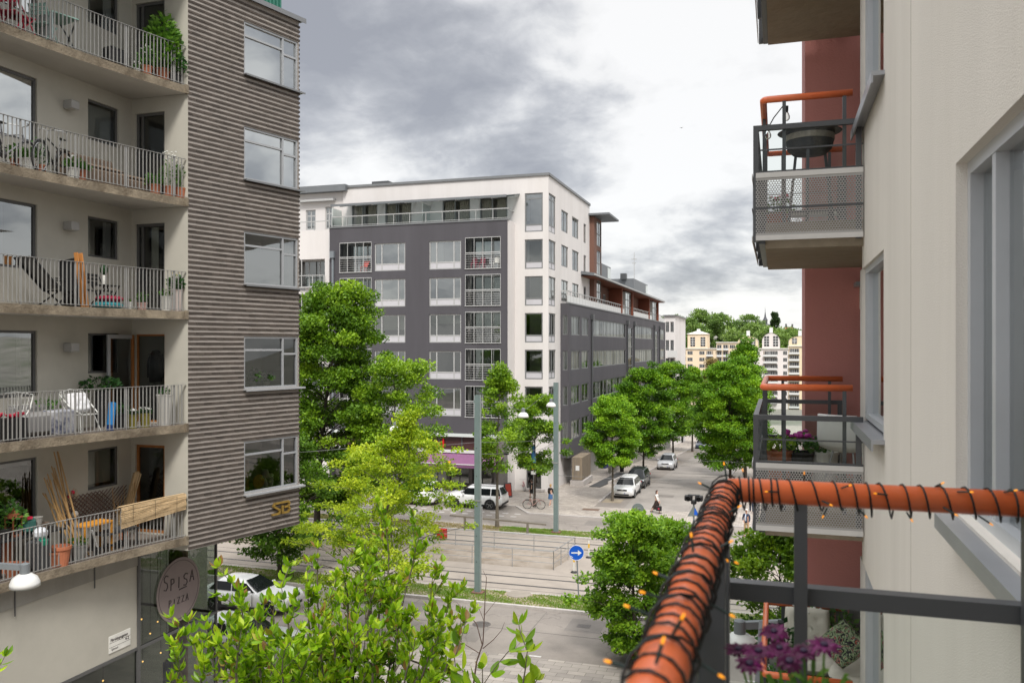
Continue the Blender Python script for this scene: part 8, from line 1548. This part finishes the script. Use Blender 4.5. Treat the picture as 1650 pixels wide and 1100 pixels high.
pot_plant(265,.28,Z4,'tall slim pale planter with a purple flowering herb beside the open door',mat('pale_fibre',(.56,.54,.50),.8,.04,4),F_DARK,.2,.12,130,65,.05,.19,.78,(mat('violet_petals',(.13,.05,.16),.6,.1,9),8,.015)); x,y,_=bl(160,1.35,Z4); small_plant('potted_plant','fern like hanging fronds under the middle window of the balcony with the open door','plant',BX+.25,16.7,Z4,.12,.9,M_POTB,.45,.42,200,F_DARK,66,.12,'pot plants on the grey balconies')
jk=thing('jacket','dark jacket hanging on a hook inside the open balcony door','jacket',(XY(249,18.35),18.4,Z4+1.05)); m=MB(); m.lathe([(.20,0),(.22,.35),(.20,.72),(.10,.84),(.04,.86)],(0,0,0),M_BLKC,14,Matrix.Diagonal(Vector((1,.4,1))).to_4x4()); m.build('coat_body',jk)
for s in (1,-1): m=MB(); m.tube([(s*.17,0,.74),(s*.23,0,.45),(s*.22,0,.12)],[.06,.055,.045],M_BLKC,7); m.build('sleeve',jk)
# lowest balcony: canes, trellis, reed screens, pots, benches
x,y=BX+.15,15.45; t=thing('bamboo_canes','bundle of long bamboo canes leaning on the wall beside the big window','canes',(x,y,Z5)); g=random.Random(2)
for i in range(13): m=MB(); b=Vector((.25+g.uniform(0,.45),g.uniform(-.1,.35),0)); L=g.uniform(1.5,2.15) if i<10 else 2.45; tp_=Vector((.04+g.uniform(0,.06),-.42+.06*i*.6+g.uniform(-.05,.05),L)); m.tube([b,b.lerp(tp_,.5)+Vector((0,g.uniform(-.02,.02),0)),tp_],[.022,.02,.014],M_BAMB,6); m.build('cane',t)
t=thing('trellis','brown diamond lattice trellis against the wall under the small window','trellis',(BX+.1,16.75,Z5)); m=MB(); mt_=mat('trellis_brown',(.11,.065,.05),.8,.15,6)
for i in range(-9,16):
    for s in (1,-1):
        y0_=-.95+i*.13; y1_=y0_+s*.9
        if s<0: y0_,y1_=y0_+.0,y0_-.9
        a=Vector((.02 if s>0 else 0,y0_,.55)); b=Vector((.02 if s>0 else 0,y1_,1.3)); 
        f0_=0;f1_=1
        for lim,sg in ((-.95,1),(1.0,-1)):
            pass
        ya,yb=a.y,b.y; 
        def clip(p,q):
            p=p.copy();q=q.copy()
            for lim,lo in ((-.95,True),(1.0,False)):
                pin=(p.y>=lim) if lo else (p.y<=lim); qin=(q.y>=lim) if lo else (q.y<=lim)
                if not pin and not qin: return None
                if pin!=qin:
                    f=(lim-p.y)/(q.y-p.y); c=p.lerp(q,f)
                    if pin: q=c
                    else: p=c
            return p,q
        r=clip(a,b)
        if r and (r[1]-r[0]).length>.05: m.bar(r[0],r[1],.012,.022,mt_)
m.build('lattice',t)
x,y=XY(226,SY-.25),SY-.28; t=thing('reed_roll','rolled reed screen standing by the balcony door','reed screen',(x-.25,y,Z5)); m=MB(); g=random.Random(8); 
for i in range(26): a=i*.242*1.0; r=.09*(.4+.6*g.random()); m.tube([(r*math.cos(a)-.28,r*math.sin(a)-.1,0.0),(r*math.cos(a)+.18,r*math.sin(a),1.62+g.uniform(-.05,.05))],.014,M_REED,4)
m.build('reeds',t)
# reed mat folded over the railing at the right end
t=thing('reed_mat','reed mat hung over the railing at the right end of the lowest balcony','reed screen',(front(17),17,Z5)); m=MB(); g=random.Random(9); ya,yb=16.2,17.98; 
for side,n,o in ((1,19,.03),(-1,16,-.10)):
    for i in range(n):
        zz=1.05-.021*i+g.uniform(-.004,.004); pts=[]
        for k in range(7): y=ya+(yb-ya)*k/6; dz=(.06*(k/6) if side>0 else 0)-(.006*i*(1-k/6)); pts.append((front(y)+o+.02*math.sin(k*2+i*.7)*.5-front(17),y-17,zz+dz))
        m.tube(pts,.0115,M_REED,5)
for i in range(3):
    pts=[]
    for k in range(7): y=ya+(yb-ya)*k/6; pts.append((front(y)-.035-.03*i+.03-front(17),y-17,1.075+.05*k/6)); 
    m.tube(pts,.012,M_REED,5)
m.build('reeds',t)
m=MB()
for y in (16.5,17.1,17.7): m.tube([(front(y)+.05-front(17),y-17,1.1),(front(y)+.05-front(17),y-17,.68)],.004,M_BLACK,4)
m.build('binding',t)
def crate_table(px,off,label,h,w,d,mt,legs=True,rz=R(84)):
    x,y,_=bl(px,off,Z5); t=thing('work_table',label,'table',(x,y,Z5),rz); m=MB(); m.bx(-w/2,w/2,-d/2,d/2,h-.04,h,mt); m.build('table_top',t)
    for a in (-1,1):
        for b in (-1,1): m=MB(); m.bx(a*w/2*.92-.025,a*w/2*.92+.025,b*d/2*.85-.025,b*d/2*.85+.025,0,h-.04,mt); m.build('leg',t)
    return t
crate_table(40,.6,'dark work table crowded with pots under the big window of the lowest balcony',.78,1.6,.55,M_BLACK); crate_table(150,.55,'orange work table behind the railing of the lowest balcony',.72,.8,.45,mat('orange_table',(.60,.26,.03),.6,.12,4)); crate_table(185,.6,'low dark bench right of the orange table on the lowest balcony',.42,1.0,.5,M_DKMET)
x,y,_=bl(22,.62,Z5); t=thing('lantern','tall glass lantern with a copper roof on the dark work table','lantern',(x,y,Z5+.78)); m=MB(); m.box((0,0,.02),(.24,.24,.04),M_COP); m.add([(-.14,-.14,.40),(.14,-.14,.40),(.14,.14,.40),(-.14,.14,.40),(0,0,.56)],[(0,1,4),(1,2,4),(2,3,4),(3,0,4),(3,2,1,0)],M_COP)
for a in (-.11,.11):
    for b in (-.11,.11): m.bx(a-.012,a+.012,b-.012,b+.012,.04,.40,M_COP)
m.build('frame',t); m=MB(); m.box((0,0,.22),(.20,.20,.34),glass('lantern_glass',(.8,.82,.78),1.5)); m.build('glass',t); m=MB(); m.tube([(0,-.03,.55),(0,0,.62),(0,.03,.55)],.006,M_COP,5); m.build('handle',t)
x,y,_=bl(46,.55,Z5); t=thing('garden_bag','dark green garden bag with a red and white label on the dark work table','bag',(x,y,Z5+.78)); m=MB(); m.box((0,0,.17),(.2,.34,.34),mat('bag_green',(.03,.11,.09),.5,.15,6),bev=.07); m.build('bag',t); m=MB(); m.box((.06,-.05,.35),(.08,.14,.05),M_RFL); m.build('label',t)  # filled green garden bag with a small label piece
def tpot(px,off,label,r,h,pl=None,mt=M_POTT,z=Z5):
    x,y,_=bl(px,off,z); t=thing('flower_pot',label,'flower pot',(x,y,z),0,'terracotta pots on the lowest balcony'); m=MB(); m.lathe([(r*.72,0),(r*.95,h*.82),(r*1.06,h*.83),(r*1.08,h),(r*.96,h),(r*.9,h*.9),(.001,h*.88)],(0,0,0),mt,18); m.build('pot',t); return t
tpot(86,.22,'terracotta pot at the railing, left of a larger one',.17,.34); tpot(98,.16,'large terracotta pot at the railing beneath the leaning canes',.21,.44); tpot(20,.25,'terracotta pot under the dark work table at the left edge',.16,.3); tpot(35,.2,'terracotta pot next to the one under the dark work table',.14,.26)
for px,off,z_,h in ((8,.5,.78,.2),(60,.65,.78,.3),(70,.6,.78,.16)): x,y,_=bl(px,off,Z5); t=thing('flower_pot',{8:'small dark pot at the far left of the dark work table',60:'grey stone pot at the right end of the dark work table',70:'low brown pot beside the grey stone pot on the work table'}[px],'flower pot',(x,y,Z5+z_),0,'pots on the dark work table'); m=MB(); m.lathe([(.08,0),(.11,h*.9),(.12,h),(.1,h*.95),(.001,h*.9)],(0,0,0),{8:M_POTB,60:M_CONC,70:M_RATB}[px],14); m.build('pot',t)
x,y,_=bl(62,.3,Z5); t=thing('waste_bin','dark plastic bin with a green lid and white bag behind the railing','bin',(x,y,Z5)); m=MB(); m.box((0,0,.33),(.36,.42,.66),M_DKMET,bev=.04); m.build('body',t); m=MB(); m.box((.12,0,.60),(.14,.2,.16),mat('bin_green',(.01,.30,.18),.5,.05,4),bev=.03); m.build('green_tub',t); m=MB(); m.ball((0,.05,.78),.16,mat('white_plastic_bag',(.62,.64,.68),.4,.2,8),9,(1,1,.9)); m.build('white_bag',t)
pot_plant(125,.3,Z5,'grey metal tub with low green plants behind the railing of the lowest balcony',M_ZINC,F_HERB,.2,.2,150,71,.06,.2,.34); pot_plant(10,.75,Z5,'green plant standing in front of the big window of the lowest balcony',M_POTT,F_HERB,.75,.35,320,72,.11,.16,.9)
x,y,_=bl(178,.35,Z5); t=thing('scooter','toppled dark push scooter with a white handle behind the railing of the lowest balcony','scooter',(x,y,Z5)); m=MB(); m.bar((0,-.4,.14),(0,.25,.14),.1,.03,M_BLACK); m.bar((0,-.4,.14),(.05,-.62,.62),.03,.03,M_WPAN); m.build('frame',t)
for yy in (-.42,.3): m=MB(); m.lathe([(.10,-.02),(.10,.02),(.001,.021)],(0,yy,.10),M_TYRE,14,Matrix.Rotation(R(90),4,'Y')); m.build('wheel',t)
x,y=BX+.05,15.98; t=thing('wall_ornament','twiggy wall ornament with red bows and a white ball on the wall below the lamp','ornament',(x,y,Z5+1.15)); m=MB(); g=random.Random(12)
for i in range(16): a=g.uniform(0,6.28); m.tube([(.02,0,.1),(.05+g.uniform(0,.06),.12*math.cos(a),.1+.14*math.sin(a)),(.06,.24*math.cos(a+.4),.1+.25*math.sin(a+.4))],.006,mat('pale_twig',(.45,.36,.24),.8,.1,8),4)
m.build('twigs',t); m=MB(); m.ball((.07,.02,.25),.05,M_RFL,7); m.ball((.07,-.08,.16),.045,M_RFL,7); m.build('bow',t); m=MB(); m.ball((.09,.06,-.28),.085,M_POTW,10); m.build('ball',t)
t=thing('dry_twigs','curled dry willow twigs against the trellis near the balcony door','twigs',(BX+.4,17.35,Z5)); m=MB(); g=random.Random(15)
for i in range(14): a=g.uniform(-.4,.4); m.tube([(g.uniform(-.05,.05),g.uniform(-.05,.05),.3),(a*.3,a*.6,.8),(a*.2+g.uniform(-.1,.1),a*1.0,1.15+g.uniform(-.1,.25))],.006,M_BAMB,4)
m.lathe([(.1,0),(.13,.32)],(0,0,0),M_POTT,12); m.build('twigs',t)
# things in the brick corner windows
def on_sill(i,f,dep,z): p=bf.p(WA0+(WA1-WA0)*f,wz[i][0]+z,-.12-dep); return p
p=on_sill(0,.50,.18,.05); t=thing('table_lamp','small lamp with a cream shade in the lowest brick window','lamp',p); m=MB(); m.lathe([(.07,0),(.08,.08),(.05,.2),(.02,.28)],(0,0,0),M_POTW,12); m.build('base',t); m=MB(); m.lathe([(.15,.27),(.085,.50)],(0,0,0),M_CUR,16); m.build('lamp_shade',t)
p=on_sill(0,.37,.14,.24); t=thing('woven_plate','round golden woven plate standing in the lowest brick window','plate',p); Tn=Matrix(((bu.x,0,bn.x,0),(bu.y,0,bn.y,0),(0,1,0,0),(0,0,0,1))); m=MB(); m.T=Tn; m.lathe([(.20,-.01),(.205,.01),(.15,.02),(.14,.012),(.08,.018),(.07,.01),(.03,.02),(.001,.022)],(0,0,0),mat('straw_gold',(.55,.33,.06),.7,.2,14),22); m.build('plate',t)
for f,z,r,h,mt_,lb in ((.17,.03,.09,.85,M_BAMB,'stack of brown woven baskets at the left of the lowest brick window'),(.61,.03,.10,.38,M_POTW,'blue and white banded jar at the right of the lowest brick window'),(.46,.02,.05,.22,M_POTW,'small white figurine pot in the lowest brick window')): p=on_sill(0,f,.2,z); t=thing('ornament',lb,'ornament',p); m=MB(); n=4; pr=[]; [pr.extend([(r*.8,h*i/n+.005),(r,h*(i+.5)/n)]) for i in range(n)]; m.lathe(pr+[(r*.6,h)],(0,0,0),mt_,14); m.build('body',t)
p=on_sill(0,.84,.15,.02); small_plant('orchid','white orchid in the right hand pane of the lowest brick window','plant',*p,.06,.12,M_POTW,.34,.1,40,F_HERB,81,.09,None,(M_WFL,7,.04))
for f,lb,h,sd in ((.28,'leafy plant at the left in the second brick window from the bottom',.4,82),(.52,'plant with reddish leaves in the middle of the second brick window from the bottom',.3,83)): p=on_sill(1,f,.16,.02); small_plant('potted_plant',lb,'plant',*p,.09,.16,M_POTW,h,.2,150,F_HERB,sd,.10,'plants in the brick windows')
p=on_sill(1,.1,.2,.02); t=thing('table_lamp','white tapering lamp at the left of the second lowest brick window','lamp',p); m=MB(); m.lathe([(.06,0),(.02,.03),(.02,.25)],(0,0,0),M_STEEL,10); m.build('base',t); m=MB(); m.lathe([(.13,.22),(.06,.5)],(0,0,0),M_CUR,14); m.build('lamp_shade',t)
# red chairs etc on the charcoal block's balconies
def cafe_set(px,py_row,label,col,kind='chair'):
    x=XY(px,YD+.6); t=thing('balcony_chair',label,'chair',(x,YD+.6,rows[py_row]+.03)); m=MB(); m.bx(-.22,.22,-.22,.22,.43,.46,col); m.build('seat',t); m=MB(); m.bx(-.22,.22,.2,.23,.46,.92,col) if kind=='chair' else m.add([(-.25,.2,.45),(.25,.2,.45),(.3,.75,1.1),(-.3,.75,1.1)],[(0,1,2,3)],col); m.build('backrest',t)
    for a in (-1,1):
        for b in (-1,1): m=MB(); m.bar((a*.2,b*.2,0),(a*.2,b*.2,.43),.03,.03,col); m.build('leg',t)
M_RSE=mat('rose_red',(.46,.03,.10),.6,.1,4); M_COR=mat('coral',(.50,.10,.09),.6,.1,4)
cafe_set(764,0,'rose red chair at the left of the top right charcoal balcony',M_RSE); cafe_set(777,0,'rose red chair in the middle of the top right charcoal balcony',M_RSE); cafe_set(800,0,'white chair at the right of the top right charcoal balcony',M_WICK); cafe_set(586,0,'coral deck chair on the top left charcoal balcony',M_COR,'deck'); cafe_set(572,1,'white chair at the left on the second left charcoal balcony',M_WICK); cafe_set(583,1,'white chair at the right on the second left charcoal balcony',M_WICK)
